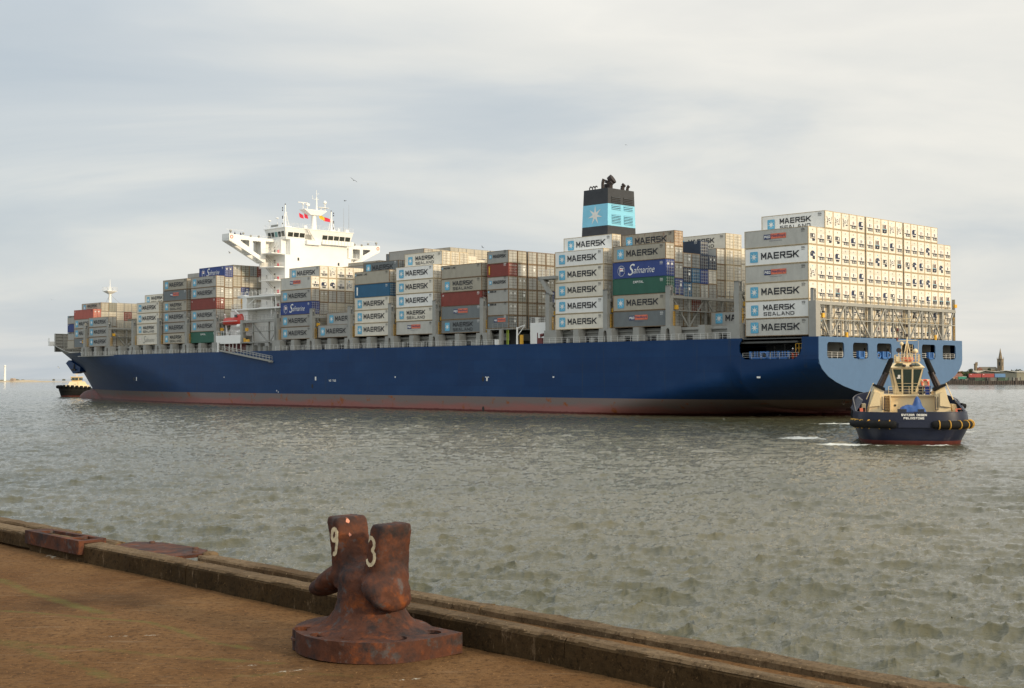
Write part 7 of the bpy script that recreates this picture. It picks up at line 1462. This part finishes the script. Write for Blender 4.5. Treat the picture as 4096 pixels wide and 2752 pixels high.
# ---------------------------------------------------------------- far shore, left
def spit():
    rng = random.Random(4); m = MB(); n = 90; top = []; 
    for i in range(n + 1):
        x = -1500 + 765 * i / n + 0; u = i / n; h = (2.6 + .7 * sin(i * .5) + .4 * sin(i * 1.7)) * min(1, (1 - u) * 7 + .02)
        top.append((x, h))
    vs = []
    for x, h in top:
        for k, (dy, zz) in enumerate(((-18, -.6), (-8, h * .45), (0, h), (40, h * 1.05), (130, -.5))): vs.append((x, 2200 + dy + (x + 735) * -.03, zz))
    m.add(vs, [(i * 5 + k, (i + 1) * 5 + k, (i + 1) * 5 + k + 1, i * 5 + k + 1) for i in range(n) for k in range(4)], 0, True); o = m.build('sand_spit', MATS['sand']); tag(o, kind='structure')
    m = MB()
    for (x, w, h) in ((-876, 24, 3.6), (-863, 12, 3.0), (-852, 16, 4.8), (-841, 12, 4.2), (-905, 26, 2.5)): m.lathe([(w * .5, 1), (w * .42, h * .6), (w * .2, h), (.2, h * 1.08)], (x, 2230, 0), 16)
    o = m.build('dune', MATS['scrub']); tag(o, kind='structure')
    b = MB(); b.prism([(-849.5, 1.5), (-843, 1.5), (-843.6, 5.3), (-845, 6.6), (-848, 6.6), (-849.2, 5.4)], 2195, 2206, 1); b.box(-848.4, -847.2, 2194.9, 2195, 3.2, 4.2, 1); b.box(-845.6, -844.6, 2194.9, 2195, 3.2, 4.2, 1); tag(b.build('pillbox', [MATS['concrete_far'], MATS['dark_recess']]), 'low concrete bunker on the sand right of the white beacon', 'building')
    for x, w, lab in ((-779.5, 3.0, 'left tiny hut on the sand spit'), (-763, 4.2, 'right tiny hut on the sand spit')):
        b = MB(); b.box(x, x + w, 2200, 2204, 2.4, 4.6); b.prism([(x - .3, 4.5), (x + w / 2, 5.4), (x + w + .3, 4.5)], 2199.6, 2204.4, 1, 1); b.box(x + .8, x + 1.4, 2199.95, 2200, 3.0, 4.0, 1); tag(b.build('hut', [MATS['shed_dark'], MATS['church_roof']]), lab, 'hut')
    r = empty('beacon_tower', loc=(-860.3, 2200, 0)); tag(r, 'tall white cylindrical light beacon on the left shore', 'beacon')
    b = MB(); b.tube((0, 0, .5), (0, 0, 27.2), 1.9, 1.6, 14); b.tube((0, 0, 0), (0, 0, 1.4), 3, 3, 12); b.build('shaft', MATS['ship_white'], r); b = MB(); b.tube((0, 0, 27.2), (0, 0, 27.7), 2.7, 2.7, 14); b.tube((0, 0, 27.7), (0, 0, 28.9), 1.2, 1.0, 10); b.build('lantern', MATS['ship_white'], r)
    s = MB(); s.lathe([(14, -.3), (11, .35), (.5, .5)], (-735, 2160, 0), 20, sx=1.5); tag(s.build('shoal', MATS['sand']), kind='structure')
spit()
# ---------------------------------------------------------------- gulls
mat('gull_white', (.55, .55, .53), .8); mat('gull_grey', (.16, .16, .17), .8)
def gull(px, py, dist, span, bank, head, up, dark, lab):
    f = 5186.0; pt = radians(1.511); xc = (px - 2048) / f; zc_ = -(py - 1376) / f; d = Vector((xc, cos(pt) - zc_ * sin(pt), sin(pt) + zc_ * cos(pt))); p = Vector((0, 0, CAMH)) + d * (dist / d.y)
    root = empty('seagull', Matrix.Translation(p) @ Matrix.Rotation(head, 4, 'Z') @ Matrix.Rotation(bank, 4, 'Y')); root.scale = (span / 1.3,) * 3; tag(root, lab, 'bird', 'seagulls in flight around the ship')
    b = MB(); vs = []; prof = [(.0, -.30), (.035, -.22), (.065, -.05), (.06, .1), (.035, .18), (.042, .23), (.03, .27), (.0, .31)]
    for r, y in prof:
        for j in range(8): a = 2 * pi * j / 8; vs.append((r * cos(a), y, r * sin(a)))
    b.add(vs, [(i * 8 + j, i * 8 + (j + 1) % 8, (i + 1) * 8 + (j + 1) % 8, (i + 1) * 8 + j) for i in range(7) for j in range(8)], 0, True); b.add([(-.05, -.24, 0), (.05, -.24, 0), (.08, -.40, 0), (-.08, -.40, 0)], [(0, 1, 2, 3)])
    m1, m2_ = (MATS['gull_grey'],) * 2 if dark else (MATS['gull_white'], MATS['gull_grey']); b.build('body', m1, root)
    for sg in (-1, 1):
        w = MB(); c = [(0, .10, .02), (.25, .16, up * .22), (.45, .08, up * .26), (.66, -.06, up * .12)]; e2 = [(0, -.08, .02), (.25, -.04, up * .22), (.45, -.06, up * .26), (.66, -.09, up * .12)]
        v = [(sg * a, b_, z) for a, b_, z in c] + [(sg * a, b_, z) for a, b_, z in e2] + [(sg * a, b_, z + .012) for a, b_, z in c] + [(sg * a, b_, z + .012) for a, b_, z in e2]
        w.add(v, [(i, i + 1, i + 5, i + 4) for i in range(3)] + [(8 + i, 9 + i, 13 + i, 12 + i) for i in range(3)] + [(i, i + 1, i + 9, i + 8) for i in range(3)]); w.build('wing', m2_ if sg > 0 or dark else m1, root)
gull(1414, 721, 230, 1.5, .55, .3, .4, False, 'gull gliding high above the right bridge wing, wings spread, uppermost of all')
gull(1380, 804, 300, 1.3, -.1, 1.2, .7, True, 'dark distant gull just right of the radar mast')
gull(919, 1012, 250, 1.4, -.3, 2.2, .8, False, 'white gull below the left bridge wing')
gull(1930, 990, 260, 1.0, .5, .9, .9, True, 'dark gull above the pale containers midway along the ship')
gull(207, 1198, 300, .8, .1, .5, .6, True, 'tiny dark gull in the open sky left of the bow mast')
gull(234, 1471, 260, .9, .5, 1.5, .9, False, 'white gull low over the sea left of the bow')
gull(2504, 580, 280, .7, .3, .4, .6, True, 'tiny gull in the sky above and right of the funnel')
gull(1147, 799, 330, .9, .6, 1.3, .9, False, 'small pale gull just left of the radar mast flags') if False else None
